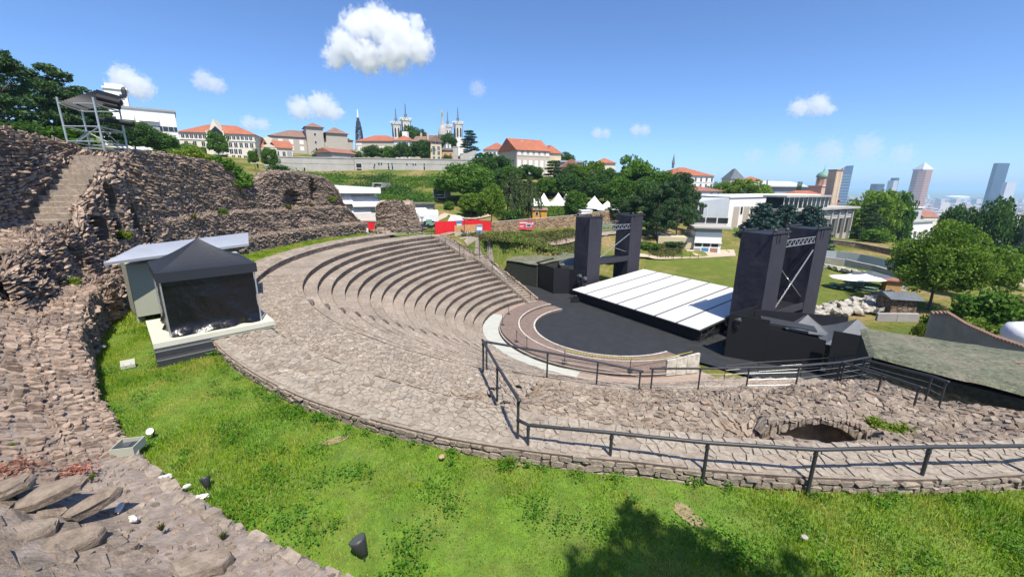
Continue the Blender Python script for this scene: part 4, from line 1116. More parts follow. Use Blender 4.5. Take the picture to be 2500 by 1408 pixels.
# grey canopy tents behind it
def canopy(name, label, c, s, ze, zp, rz, mat, z0=-6.95):
    t = empty(name, (c[0], c[1], z0), rz, label, 'tent')
    mb = MB(); n = 7; vs = []; e = ze - z0; pk = zp - z0
    for i in range(n):
        f = i / (n - 1); r_ = s * (1 - f); h_ = e + (pk - e) * f ** 1.35
        for k in range(16):
            sgn = [(-1, -1), (1, -1), (1, 1), (-1, 1)]; a = sgn[k // 4]; b_ = sgn[(k // 4 + 1) % 4]; g = (k % 4) / 4
            sag = 0.07 * math.sin(g * math.pi) * (1 - f)
            vs.append(((a[0] * (1 - g) + b_[0] * g) * r_, (a[1] * (1 - g) + b_[1] * g) * r_, h_ - sag))
    fs = []
    for i in range(n - 1):
        for k in range(16): fs.append((i * 16 + k, i * 16 + (k + 1) % 16, (i + 1) * 16 + (k + 1) % 16, (i + 1) * 16 + k))
    mb.add(vs, fs); roof = mb.build('canopy', mat, t)
    for sx in (-1, 1):
        for sy in (-1, 1): MB().tube([(sx * s * .96, sy * s * .96, 0), (sx * s * .96, sy * s * .96, e)], .03, 6).build('leg', MT['rail'], t)
    return t
canopy('grey_tent', 'grey peaked canopy tent behind the near black hoarding', (26.4, 29.8), 2.3, -4.75, -3.1, math.radians(-25), MT['grey_tent'])
canopy('grey_tent', 'smaller grey canopy tent touching the hoarding beside the larger one', (24.2, 32.0), 1.5, -4.6, -3.5, math.radians(-25), MT['grey_tent'])

# spotlights hung on the hoardings and a lamp stand
def moving_head(label, p, rz, s=1.0):
    t = empty('spotlight', p, rz, label, 'spotlight')
    MB().box(-.16 * s, .16 * s, -.12 * s, .12 * s, -.1 * s, .06 * s).build('lamp_base', MT['black'], t)
    mb = MB(); mb.box(-.2 * s, -.15 * s, -.07 * s, .07 * s, .05 * s, .4 * s); mb.box(.15 * s, .2 * s, -.07 * s, .07 * s, .05 * s, .4 * s); mb.build('yoke', MT['black'], t)
    mb = MB(); mb.lathe([(.08 * s, -.2 * s), (.14 * s, -.14 * s), (.15 * s, .1 * s), (.12 * s, .16 * s)], 12); hd = mb.build('lamp_head', MT['iron'], t, True); hd.location = (0, 0, .36 * s); hd.rotation_euler = (math.radians(70), 0, .4)
    l = MB(); l.lathe([(.11 * s, 0), (.11 * s, .02 * s)], 12); lo = l.build('lens', MT['lampglass'], hd); lo.location = (0, 0, .155 * s)
moving_head('spotlight on the far black hoarding, the one further from the stage', at_y(1413, 686, 49.3), .4, 1.7)
moving_head('spotlight on the far black hoarding, the one nearer the stage', at_y(1426, 692, 48.8), .2, 1.7)
moving_head('spotlight at the front right corner of the white stage, left of a pair', at_y(1779, 790, 31.6), .2, 1.5)
moving_head('spotlight beside the near black hoarding, right of a pair', at_y(1799, 797, 31.0), .6, 1.5)
ls = empty('lamp_stand', at_z(1775, 855, -6.88), .3, 'black tripod lamp stand under the right front stage corner', 'lamp stand')
for k in range(3):
    a = k * 2.1; MB().tube([(math.cos(a) * .5, math.sin(a) * .5, 0), (0, 0, 1.0)], .03, 6).build('leg', MT['black'], ls)
MB().tube([(0, 0, .9), (0, 0, 1.7)], .035, 6).build('pole', MT['black'], ls)
mb = MB(); mb.box(-.3, .3, -.25, .25, .3, .8); mb.box(-.4, .4, -.2, .2, 1.5, 1.72); mb.build('lamp_body', MT['black'], ls)
ls2 = empty('floor_lamp', at_z(1405, 738, -6.88), 0, 'black low floor lamp under the left front stage corner', 'lamp')
mb = MB(); mb.box(-.5, .4, -.2, .2, 0, .5); mb.lathe([(.1, .4), (.2, .5), (.2, .8), (.1, .9)], 10); mb.build('lamp_body', MT['black'], ls2)

# camouflage-net covered sheds either side
def net_shed(label, top, z1, z0):
    t = empty('net_covered_shed', (0, 0, 0), 0, label, 'shed')
    ar = sum(top[i][0] * top[(i + 1) % 4][1] - top[(i + 1) % 4][0] * top[i][1] for i in range(4))
    if ar < 0: top = top[::-1]
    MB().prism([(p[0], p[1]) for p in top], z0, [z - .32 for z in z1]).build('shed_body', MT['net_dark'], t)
    n = 40; G = np.zeros((n, n, 3)); A = [Vector((p[0], p[1], z)) for p, z in zip(top, z1)]
    for i in range(n):
        for k in range(n):
            u = i / (n - 1) * 1.02 - .01; v = k / (n - 1) * 1.02 - .01
            q_ = (A[0] * (1 - u) + A[1] * u) * (1 - v) + (A[3] * (1 - u) + A[2] * u) * v
            e = max(abs(u - .5), abs(v - .5)) > .505
            G[i, k] = (q_.x, q_.y, q_.z + .09 * float(fbm(np.array([q_.x]), np.array([q_.y]), .7, 1, 4)[0]) - (.12 if e else 0))
    grid_obj('net', G, MT['net'], t, smooth=False)
tl = [at_z(1236, 632, -3.7), at_z(1311, 645, -3.7), at_z(1420, 622, -3.7), at_z(1322, 606, -3.4)]
net_shed('camouflage net covered shed roof beside the far towers', [(p.x, p.y) for p in tl], [-3.7, -3.7, -3.7, -3.4], -7.3)
fa, fb = at_y(2128, 866, 17.3), at_y(2500, 944, 13.6)
fd = (fb - fa); fb2 = fa + fd * 1.9
ba_, bb_ = at_z(2105, 800, -1.3), at_z(2500, 850, -1.0); bb2 = ba_ + (bb_ - ba_) * 1.7
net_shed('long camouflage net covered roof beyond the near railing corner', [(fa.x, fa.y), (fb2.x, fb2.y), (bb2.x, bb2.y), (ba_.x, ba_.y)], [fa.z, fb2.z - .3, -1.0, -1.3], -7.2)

# ------------------------------------------------------------------ railings
def railing(label, posts, z_list=None, wires=3, r=0.045, ext=None, close=None, group=None, pw=0.035, closed_top=None):
    """posts: (px, base_py, top_py, z_base)"""
    b_ = [at_z(p[0], p[1], p[3]) for p in posts]
    tops = []
    for p, q_ in zip(posts, b_):
        zt = at_y(p[0], p[2], q_.y).z
        zt = min(max(zt, q_.z + 0.8), q_.z + 1.2)
        tops.append(Vector((q_.x, q_.y, zt)))
    t = empty('railing', b_[0], 0, label, 'railing', group)
    o = b_[0]
    line = list(tops)
    if ext: line = [Vector(e) for e in ext[0]] + line + [Vector(e) for e in ext[1]]
    line = [tops[0] + (tops[0] - tops[1]).normalized() * .12] + line if not ext or not ext[0] else line
    line = line + [line[-1] + (line[-1] - line[-2]).normalized() * .12]
    MB().tube([p - o for p in line], r, 10).build('handrail', MT['rail'], t, True)
    for q_, tp in zip(b_, tops):
        mb = MB(); mb.tube([q_ - o - Vector((0, 0, .25)), tp - o], pw, 8); mb.lathe([(pw + .012, -.14), (pw + .012, -.1)], 8, tp - o); mb.build('post', MT['rail'], t)
    for k in range(wires):
        f = (k + 1) / (wires + 1)
        MB().tube([(q_ + (tp - q_) * f) - o for q_, tp in zip(b_, tops)], 0.006, 4).build('cable', MT['steel'], t)
    return t
nr = [(1288, 1117, 1037, -.12), (1487, 1145, 1056, -.12), (1714, 1182, 1080, -.12), (1970, 1207, 1097, -.12), (2240, 1195, 1090, -.12), (2497, 1190, 1087, -.12)]
lastp = at_z(2497, 1190, -.12)
railing('long curved dark railing in the foreground along the grass edge', nr, wires=0, ext=([at_y(1263, 1024, 9.2)], [(14.6, 8.6, .95), (17.2, 9.6, .95)]), pw=.04)
railing('dark railing with cables running away from the foreground railing', [(1264, 1071, 974, .25), (1214, 979, 890, -.08), (1180, 908, 832, -.08)])
railing('dark sloping railing above the rubble, ending mid-picture', [(1188, 900, 834, -.08), (1335, 924, 860, -1.0), (1456, 942, 883, -1.4), (1559, 957, 905, -1.7)])
railing('dark railing past the rubble running to the far right corner post', [(1588, 957, 899, -1.7), (1703, 957, 899, -2.0), (1820, 955, 897, -2.1), (1940, 953, 893, -1.9), (2042, 935, 884, -1.9), (2112, 926, 871, -1.9)])
railing('short railing beside the stepped passage, nearer of two parallel ones', [(2050, 939, 886, -1.9), (2140, 968, 913, -1.5), (2228, 1002, 944, -1.1)])
railing('short railing beside the stepped passage, farther of two parallel ones', [(2100, 928, 878, -1.9), (2258, 980, 918, -1.3), (2290, 1000, 930, -1.2)])
railing('thin dark railing at stage level before the black hoarding', [(1768, 925, 893, -5.6), (1848, 918, 884, -5.4), (1955, 910, 878, -5.0), (2030, 905, 872, -4.4), (2110, 893, 862, -3.6)], wires=2, r=.03, pw=.025)
railing('dark railing along the top landing at the far end of the rows', [(941, 579, 557, -.1), (997, 578, 557, -.1), (1053, 577, 557, -.1), (1088, 601, 581, -.95), (1122, 622, 602, -1.9)], wires=1, r=.03, pw=.03)
railing('dark railing descending the far side staircase to stage level', [(1133, 620, 601, -2.0), (1171, 627, 606, -2.2), (1203, 657, 640, -3.7), (1238, 690, 673, -5.2), (1274, 725, 707, -6.5)], wires=1, r=.03, pw=.03)

# barrier posts with rope round the orchestra
def stanchion(label, px, py, z):
    t = empty('barrier_post', at_z(px, py, z), 0, label, 'barrier post', 'black barrier posts round the orchestra')
    MB().lathe([(.19, 0), (.19, .03), (.05, .05)], 14).build('foot', MT['rail'], t)
    MB().lathe([(.028, .04), (.028, .92), (.04, .93), (.04, 1.0), (.01, 1.02)], 10).build('pole', MT['rail'], t)
    return t.location
sp = []
for lab, px, py, z in [('black barrier post on the step beside the end of the last seat row', 1242, 766, -6.42), ('black barrier post on the outer curve of the brown steps, second from the stairs', 1227, 793, -6.42),
                       ('black barrier post where the pale walkway bends', 1261, 834, -6.42), ('black barrier post by the break in the brown steps', 1286, 850, -6.42), ('black barrier post at the left end of the striped chain', 1378, 884, -6.42),
                       ('black barrier post at the right end of the striped chain', 1538, 905, -6.42), ('black barrier post standing on the black floor by the stairs', 1295, 738, -6.88)]:
    sp.append(stanchion(lab, px, py, z))
MT['hazard'] = None
m, nt, b = _new('striped_chain'); w_ = nt.nodes.new('ShaderNodeTexWave'); w_.inputs['Scale'].default_value = 3.0; g_ = nt.nodes.new('ShaderNodeNewGeometry'); nt.links.new(g_.outputs['Position'], w_.inputs['Vector'])
rr_ = _ramp(nt, [(0.02, 0.02, 0.02), (0.62, 0.55, 0.08)], [0.48, 0.52]); nt.links.new(w_.outputs['Fac'], rr_.inputs[0]); nt.links.new(rr_.outputs[0], b.inputs['Base Color']); MT['hazard'] = m
def sag(name, label, p, q_, mat, s=.18, r=.025):
    pts = [p.lerp(q_, k / 12) - Vector((0, 0, s * math.sin(k / 12 * math.pi))) for k in range(13)]
    o = MB().tube(pts, r, 6).build(name, mat); tag(o, label, 'chain')
up = Vector((0, 0, .95))
sag('barrier_chain', 'black and yellow striped chain across the orchestra edge', sp[4] + up, sp[5] + up, MT['hazard'], .12, .045)
sag('barrier_chain', 'thin dark chain between the two left barrier posts', sp[0] + up, sp[1] + up, MT['rail'], .2, .012)
sag('barrier_chain', 'thin dark chain between the posts by the pale walkway', sp[2] + up, sp[3] + up, MT['rail'], .2, .012)
sag('barrier_chain', 'striped chain from the right post to the marble slabs', sp[5] + up, at_z(1690, 858, -6.0), MT['hazard'], .2, .035)

# ------------------------------------------------------------------ black tent, deck and shed on the terrace
A_, B_ = Vector((-13.29, 14.99, 0)), Vector((-11.05, 17.17, 0))
tdir = (B_ - A_).normalized(); tn = Vector((-tdir.y, tdir.x, 0)); trz = math.atan2(tdir.y, tdir.x)
deck = empty('tent_deck', (-13.41, 14.31, 0), trz, 'pale boarded platform with dark front steps carrying the black tent', 'platform')
MB().box(0, 4.1, 0, 3.7, .40, .6).build('deck_top', MT['deck'], deck)
MB().box(.03, 4.07, .03, 3.67, .30, .398).build('deck_frame', MT['shed'], deck)
for x in (.15, 2.0, 3.9):
    for y in (.2, 3.4): MB().box(x - .08, x + .08, y - .08, y + .08, -.15, .30).build('support', MT['concrete'], deck)
MB().box(-.0, 1.75, -.36, -.01, -.12, .36).build('step', MT['rail'], deck)
MB().box(-.0, 1.75, -.75, -.37, -.12, .14).build('step', MT['rail'], deck)
MB().box(-.01, 1.76, -.365, -.345, .361, .385).build('step_edge', MT['alu'], deck)
MB().box(-.01, 1.76, -.755, -.735, .141, .165).build('step_edge', MT['alu'], deck)
tent = empty('black_tent', (A_.x, A_.y, .6), trz, 'black pop-up pavilion tent with closed plastic walls on pale platform', 'tent')
W = 3.12; ez = 2.2; vz = .38; pk = 3.62
mb = MB(); n = 9; vs = []
for i in range(n):
    f = i / (n - 1); r_ = (W / 2 + .1) * (1 - f); h_ = ez + vz + (pk - ez - vz) * (f ** 1.45 * .75 + f * .25)
    for k in range(24):
        sg = [(-1, -1), (1, -1), (1, 1), (-1, 1)]; a = sg[k // 6]; b_ = sg[(k // 6 + 1) % 4]; g = (k % 6) / 6
        dip = .10 * math.sin(g * math.pi) * (1 - f) * f * 2
        vs.append((W / 2 + (a[0] * (1 - g) + b_[0] * g) * r_, W / 2 + (a[1] * (1 - g) + b_[1] * g) * r_, h_ - dip))
fs = []
for i in range(n - 1):
    for k in range(24): fs.append((i * 24 + k, i * 24 + (k + 1) % 24, (i + 1) * 24 + (k + 1) % 24, (i + 1) * 24 + k))
cano = mb.add(vs, fs).build('canopy', MT['tentfab'], tent)
mb = MB(); e = .1
C4 = [(-e, -e), (W + e, -e), (W + e, W + e), (-e, W + e)]
for k in range(4):
    p, q_ = C4[k], C4[(k + 1) % 4]; mb.add([(p[0], p[1], ez), (q_[0], q_[1], ez), (q_[0], q_[1], ez + vz), (p[0], p[1], ez + vz)], [(0, 1, 2, 3)])
mb.build('valance', MT['tentfab'], tent)
for x in (0, W):
    for y in (0, W): MB().box(x - .025, x + .025, y - .025, y + .025, 0, ez + .1).build('leg', MT['alu'], tent)
def sheet(p, q_, seed):
    n_, k_ = 26, 20; G = np.zeros((n_, k_, 3)); d = Vector((q_[0] - p[0], q_[1] - p[1], 0)); nn = Vector((d.y, -d.x, 0)).normalized()
    for i in range(n_):
        for k in range(k_):
            f = i / (n_ - 1); g = k / (k_ - 1)
            bl = .10 * float(fbm(np.array([f * 4 + g * 1.5]), np.array([g * 2.2 - f]), 1.0, seed, 4)[0]) * (1 - .7 * g)
            out = (.16 * (1 - g / .12) * (.7 + 2.2 * float(vnoise(np.array([f * 9 + seed]), np.array([seed]), 1.0)[0]))) if g < .12 else 0
            G[i, k] = (p[0] + d.x * f + nn.x * (bl + out - .02), p[1] + d.y * f + nn.y * (bl + out - .02), .03 + (ez + .1) * g + (.05 * math.sin(f * 17) if k < 2 else 0))
    return G
for p, q_, sd_ in (((0.04, .03), (W - .04, .03), 3.), ((W - .03, .04), (W - .03, W - .04), 5.), ((W - .04, W - .03), (.04, W - .03), 7.), ((.03, W - .04), (.03, .04), 9.)):
    grid_obj('side_wall', sheet(p, q_, sd_), MT['tarp'], tent)

shed = empty('control_shed', (-17.84, 18.56, 0), 0, 'grey-beige shed with corrugated metal roof behind the black tent', 'shed')
o_ = Vector((-17.84, 18.56, 0))
sdv = Vector((.66, .75, 0)); snv = Vector((-.75, .66, 0))
c1 = Vector((0, 0, 0)); c2 = sdv * 4.5; c3 = c2 + snv * 2.2; c4 = snv * 2.2
MB().prism([(c1.x, c1.y), (c2.x, c2.y), (c3.x, c3.y), (c4.x, c4.y)], .22, [2.72, 2.82, 2.95, 2.9]).build('wall', MT['shed'], shed)
for f in (.03, .5, .97):
    p = sdv * 4.5 * f + snv * .3; MB().box(p.x - .1, p.x + .1, p.y - .1, p.y + .1, -.2, .22).build('support', MT['concrete'], shed)
for k in range(4):
    p = sdv * (.02 + k * .001) - snv * .012; z = .9 + k * .62
R4 = [at_z(253, 642, 3.08) - o_, at_z(607, 595, 3.18) - o_, at_z(606, 568, 3.5) - o_, at_z(337, 600, 3.42) - o_]
n = 90; mb = MB(); vs = []
for i in range(n):
    f = i / (n - 1); zc = .035 * math.sin(i * math.pi * 2 / 5)
    for g in (0, .5, 1): q_ = (R4[0] * (1 - g) + R4[3] * g) * 1.0
    for g in (0, 1):
        p = R4[0].lerp(R4[1], g).lerp(R4[3].lerp(R4[2], g), f); vs.append((p.x, p.y, p.z + zc))
mb.add(vs, [(2 * i, 2 * i + 1, 2 * i + 3, 2 * i + 2) for i in range(n - 1)])
mb.build('corrugated_roof', MT['zinc'], shed)
MB().bar(R4[0] - Vector((0, 0, .06)), R4[1] - Vector((0, 0, .06)), .04, .10).build('fascia', MT['zinc'], shed)
mb = MB(); p = sdv * 3.4 - snv * .02; q_ = sdv * 4.4 - snv * .02
mb.prism([(p.x, p.y), (q_.x, q_.y), (q_.x - snv.x * .03, q_.y - snv.y * .03), (p.x - snv.x * .03, p.y - snv.y * .03)][::-1], 1.7, 2.65); mb.build('window', MT['glass'], shed)

# lamps and oddments on the terrace
fl_ = empty('floodlight_box', at_z(315, 1098, .14), math.radians(14), 'grey square floodlight housing lying on the wall edge', 'floodlight')
mb = MB(); s = .24; h = .2
for (x0, x1, y0, y1) in ((-s, s, -s, -s + .025), (-s, s, s - .025, s), (-s, -s + .025, -s + .025, s - .025), (s - .025, s, -s + .025, s - .025)): mb.box(x0, x1, y0, y1, 0, h)
mb.box(-s, s, -s, s, -.02, -.001); mb.build('housing', MT['shed'], fl_)
MB().box(-.14, .14, -.08, .16, .0, .13).build('reflector', MT['iron'], fl_); MB().box(-.1, .04, -.05, .13, .131, .145).build('lens', MT['lampglass'], fl_)
def ground_spot(label, px, py, z, rz, tilt, s, lens=None):
    t = empty('garden_spotlight', at_z(px, py, z), rz, label, 'spotlight')
    MB().tube([(0, 0, -.1), (0, 0, .2 * s)], .02, 6).build('spike', MT['rail'], t)
    mb = MB(); mb.lathe([(.03 * s, -.02 * s), (.09 * s, .02 * s), (.17 * s, .30 * s), (.18 * s, .36 * s)], 12); o = mb.build('lamp_head', MT['rail'], t, True); o.location = (0, 0, .16 * s); o.rotation_euler = (tilt, 0, 0)
    l = MB(); l.lathe([(.165 * s, 0), (.16 * s, .02 * s)], 12); l2 = l.build('lens', lens or MT['lampglass'], o); l2.location = (0, 0, .345 * s)
ground_spot('black spike spotlight in the grass near the bottom edge', 890, 1366, -.12, math.radians(250), math.radians(25), .85)
ground_spot('small white-faced spotlight in the grass by the floodlight box', 376, 1062, -.1, math.radians(20), math.radians(50), .55, MT['frame_w'])
ground_spot('black spotlight half hidden at the wall edge', 508, 1196, -.1, math.radians(230), math.radians(30), .6)
o = MB().prism([(-.2, -.12), (.2, -.12), (.2, .12), (-.2, .12)], 0, [.12, .12, .26, .26]).build('junction_box', MT['shed']); o.location = at_z(314, 896, -.12); o.rotation_euler = (0, 0, .7); tag(o, 'small grey sloped junction box in the grass before the steps', 'box')
def pebble(name, label, px, py, z, s, mat, sx=1.3):
    mb = MB(); mb.lathe([(.3, -.6), (.9, -.35), (1, 0), (.8, .45), (.3, .62)], 9); o = mb.build(name, mat, None, True); o.scale = (s * sx, s, s * .8); o.location = at_z(px, py, z); tag(o, label, 'stone')
pebble('boulder', 'round tan stone lying in the middle of the grass', 1078, 1114, .02, .085, MT['sandstone'], 1.0)
pebble('boulder', 'white stone in the grass at the foot of the left wall', 247, 846, .08, .15, MT['rock'], 1.2)
pebble('boulder', 'small pale stone in the grass at lower right', 1964, 1310, 0, .06, MT['rock'], 1.2)
# loose cable on the ruined bank
pts = [at_z(px, py, z) + Vector((0, 0, .03)) for px, py, z in ((90, 1100, .5), (130, 1082, .45), (170, 1058, .4), (180, 1045, .42), (176, 1032, .45), (215, 1018, .4), (235, 1010, .3))]
o = MB().tube(pts, .012, 5).build('cable', MT['rail']); tag(o, 'thin black cable snaking over the ruined bank', 'cable')

# ------------------------------------------------------------------ grass terrace
m, nt, b = _new('lawn_blades')
g_ = nt.nodes.new('ShaderNodeNewGeometry')
n1 = _noise(nt, 0.55, 5, 0.6, 'World', 0.4); n2 = _noise(nt, 2.2, 4, 0.6, 'World')
ra = _ramp(nt, [(0.12, 0.255, 0.012), (0.25, 0.365, 0.024), (0.43, 0.43, 0.09)], [0.36, 0.5, 0.66]); nt.links.new(n1.outputs['Fac'], ra.inputs[0])
rb = _ramp(nt, [(0.60, 0.70, 0.5), (1.0, 1.0, 1.0), (1.30, 1.18, 1.1)], [0.0, 0.5, 1.0]); nt.links.new(g_.outputs['Random Per Island'], rb.inputs[0])
c_ = _mixc(nt, ra.outputs[0], rb.outputs[0], 1.0, 'MULTIPLY')
rc = _ramp(nt, [(0, 0, 0), (1, 1, 1)], [0.955, 0.975]); nt.links.new(g_.outputs['Random Per Island'], rc.inputs[0])
c_ = _mixc(nt, c_, (0.50, 0.44, 0.20), rc.outputs[0])
rd = _ramp(nt, [(0, 0, 0), (1, 1, 1)], [0.62, 0.72]); nt.links.new(n2.outputs['Fac'], rd.inputs[0])
c_ = _mixc(nt, c_, (0.07, 0.22, 0.010), rd.outputs[0])
nt.links.new(c_, b.inputs['Base Color']); b.inputs['Roughness'].default_value = 0.6; b.inputs['Specular IOR Level'].default_value = 0.25
t_ = nt.nodes.new('ShaderNodeBsdfTranslucent'); nt.links.new(c_, t_.inputs['Color']); mx = nt.nodes.new('ShaderNodeMixShader'); mx.inputs[0].default_value = 0.35
nt.links.new(b.outputs[0], mx.inputs[1]); nt.links.new(t_.outputs[0], mx.inputs[2]); nt.links.new(mx.outputs[0], nt.nodes['Material Output'].inputs['Surface'])
MT['blade'] = m
MT['turf'] = mat_plain('turf_soil', (0.09, 0.17, 0.015), 1.0, var=0.35, scale=3, bump=0.03, bscale=12, dirt=(0.17, 0.17, 0.05), dscale=0.8, dfac=0.5)
def turf_z(R, p): return -0.13 + 0.07 * fbm(R, p * 0.6, 0.5, 2, 3) + 0.10 * np.clip((R - 33) / 1.2, 0, 1) * (p < 200)
Gt = polar_grid(136, 306, 340, 28.9, 37.0, 28, turf_z)
tf = struct(grid_obj('grass_terrace', Gt[:, :19], MT['turf'], flip=True)); tag(tf, 'curved grass terrace between the rim and the ruined wall')
Gt2 = polar_grid(255, 306, 80, 33.9, 38.0, 12, turf_z); struct(grid_obj('grass_terrace', Gt2, MT['turf'], flip=True))

def blades(name, label, R0, R1, p0, p1, dens, hmin, hmax, w, seed, clump=None, mat=None, lean=0.35):
    r = np.random.default_rng(seed)
    area = 0.5 * (R1 ** 2 - R0 ** 2) * math.radians(p1 - p0); n = int(area * dens)
    R = np.sqrt(r.uniform(R0 ** 2, R1 ** 2, n)); p = r.uniform(p0, p1, n)
    a = np.radians(p); x = TC.x + R * np.cos(a); y = TC.y + R * np.sin(a); z = turf_z(R, p) - 0.01
    # keep bare spots worn
    bq = [at_z(1680, 1255, -.12), at_z(1278, 1130, -.12), at_z(815, 1075, -.12)]; bare = np.min([((x - q.x) / .45) ** 2 + ((y - q.y) / .42) ** 2 for q in bq], 0)
    k = ~(r.random(n) < np.clip(1.15 - bare, 0, .62))
    tall = np.clip(0.5 + 1.6 * fbm(x, y, 0.5, 7, 3), 0, 1)
    if clump is not None: k &= r.random(n) < np.clip(tall * clump, 0.12, 1)
    k &= (R > np.maximum(R0, rim_out(p) + .05))
    x, y, z, tall = x[k], y[k], z[k], tall[k]; n = len(x)
    h = r.uniform(hmin, hmax, n) * (0.55 + 0.9 * tall); yaw = r.uniform(0, 2 * np.pi, n)
    ln = r.normal(0, lean, n) * h; ly = r.uniform(0, 2 * np.pi, n)
    dx = np.cos(yaw) * w * r.uniform(.7, 1.3, n) / 2; dy = np.sin(yaw) * w * r.uniform(.7, 1.3, n) / 2
    V = np.zeros((n, 5, 3))
    V[:, 0] = np.stack([x - dx, y - dy, z], -1); V[:, 1] = np.stack([x + dx, y + dy, z], -1)
    mx_, my_ = x + np.cos(ly) * ln * .35, y + np.sin(ly) * ln * .35
    V[:, 2] = np.stack([mx_ + dx * .7, my_ + dy * .7, z + h * .6], -1); V[:, 3] = np.stack([mx_ - dx * .7, my_ - dy * .7, z + h * .6], -1)
    V[:, 4] = np.stack([x + np.cos(ly) * ln, y + np.sin(ly) * ln, z + h * .97], -1)
    base = np.arange(n)[:, None] * 5
    loops = np.concatenate([base + np.array([0, 1, 2, 3]), base + np.array([3, 2, 4])], 1).ravel()
    tot = np.tile([4, 3], n); st = np.concatenate([[0], np.cumsum(tot)[:-1]])
    me = np_mesh(name, V.reshape(-1, 3), loops, st, tot, mat or MT['blade'])
    o = bpy.data.objects.new(name, me); link(o); o['kind'] = 'stuff'; tag(o, label)
    return o
blades('grass', 'short bright green grass on the near terrace', 29.1, 34.02, 218, 301, 900, .05, .13, .016, 1)
blades('grass', 'bright green grass along the far terrace', 30.5, 33.95, 139, 218, 260, .08, .2, .04, 2)
blades('grass', 'short green grass at the lower right corner', 34.0, 36.0, 254, 280, 700, .05, .13, .016, 5)
m2 = mat_leaf('clover', (0.045, 0.14, 0.008), (0.075, 0.205, 0.012), (0.12, 0.27, 0.02), 0.3)
def leaf_mesh(name, P, size, r, mat, flat=0.0, aspect=0.6):
    """one small rhombus leaf per point"""
    n = len(P)
    d = r.normal(0, 1, (n, 3)); d[:, 2] *= (1 - flat); d /= np.linalg.norm(d, axis=1, keepdims=True) + 1e-9
    e = r.normal(0, 1, (n, 3)); e[:, 2] *= (1 - flat); e -= d * (d * e).sum(1, keepdims=True); e /= np.linalg.norm(e, axis=1, keepdims=True) + 1e-9
    s = (size * r.uniform(0.6, 1.3, n))[:, None]
    V = np.stack([P - d * s, P + e * s * aspect, P + d * s, P - e * s * aspect], 1).reshape(-1, 3)
    return quads_mesh(name, V, np.arange(4 * n).reshape(-1, 4), mat)
r = np.random.default_rng(8)
cl = []
for k in range(170):                                              # clover and weed clumps
    R = math.sqrt(r.uniform(30.6 ** 2, 33.8 ** 2)); p = r.uniform(222, 275); rad = r.uniform(.15, .55)
    if k > 95: p = r.uniform(222, 300); R = float(rim_out(p)) + .15 + abs(r.normal(0, .12)); rad = r.uniform(.1, .3)
    c = pol(R, p); nn = int(90 * rad / .3)
    q_ = r.normal(0, 1, (nn, 3)) * np.array([rad * .5, rad * .5, .03]) + np.array([c.x, c.y, -0.06 + .12 * r.random()])
    q_[:, 2] = np.abs(q_[:, 2] + .1) - .1
    cl.append(q_)
P = np.concatenate(cl)
o = bpy.data.objects.new('clover', leaf_mesh('clover', P, .028, r, m2, .6, .8)); link(o); o['kind'] = 'stuff'; tag(o, 'dark green clover clumps among the grass')

rr_ = np.random.default_rng(6); MT['soil'] = mat_plain('dry_soil', (0.24, 0.19, 0.10), 1.0, var=.3, scale=9)
def bare(label, px, py, L, W, yaw):
    c = at_z(px, py, -.12); n = 22; pts = []
    for k in range(n):
        a = 2 * math.pi * k / n; q = rr_.uniform(.7, 1.15); x, y = math.cos(a) * L * q, math.sin(a) * W * q
        pts.append((c.x + x * math.cos(yaw) - y * math.sin(yaw), c.y + x * math.sin(yaw) + y * math.cos(yaw)))
    V = [(p[0], p[1], float(turf_z(np.array([math.hypot(p[0] - TC.x, p[1] - TC.y)]), np.array([math.degrees(math.atan2(p[1] - TC.y, p[0] - TC.x)) % 360]))[0]) + .012) for p in pts]
    o = MB().add(V, [tuple(range(n))]).build('bare_earth', MT['soil']); o['kind'] = 'structure'; o['label'] = label
bare('worn bare earth patch in the grass at lower right', 1680, 1255, .42, .2, 1.9); bare('small bare patch at the foot of the first foreground post', 1278, 1130, .25, .12, .2); bare('thin worn patch in the left part of the lawn', 815, 1075, .4, .16, .6)
# ------------------------------------------------------------------ tree kit (unit height; radius 0.5)
def clump_pts(cen, rad, n, r, squash=1.0, up=0.15):
    d = r.normal(0, 1, (n, 3)); d /= np.linalg.norm(d, axis=1, keepdims=True); d[:, 2] += up
    rr = rad * r.uniform(0.35, 1.0, n) ** 0.5
    return cen + d * rr[:, None] * np.array([1, 1, squash])
def crown_broad(seed, ncl, nl, z0=0.16, zc=0.57, rz=0.42, rad=(.09, .16), hollow=0.5):
    r = np.random.default_rng(seed); out = []
    for k in range(ncl):
        d = r.normal(0, 1, 3); d /= np.linalg.norm(d); f = r.uniform(hollow, 0.9)
        if d[2] < -0.55: d[2] *= 0.5
        c = np.array([d[0] * .5 * f, d[1] * .5 * f, zc + d[2] * rz * f]) * np.array([1 + .12 * math.sin(seed + 3 * d[0]), 1, 1])
        out.append(clump_pts(c, r.uniform(*rad), nl // ncl, r, .85))
    P = np.concatenate(out); P[:, 2] = np.maximum(P[:, 2], z0)
    return P
def crown_pine(seed, nl):
    r = np.random.default_rng(seed); out = []; lev = 9
    for i in range(lev):
        z = .30 + .68 * i / (lev - 1); rr = .5 * (1 - ((z - .45) / .62) ** 2 if z > .45 else .85)
        for k in range(6 if i < lev - 1 else 2):
            a = r.uniform(0, 2 * np.pi); f = r.uniform(.45, 1.0)
            c = np.array([math.cos(a) * rr * f, math.sin(a) * rr * f, z + r.normal(0, .02) + .03 * f])
            out.append(clump_pts(c, r.uniform(.10, .16), nl // (lev * 6), r, .32, .1))
    return np.concatenate(out)
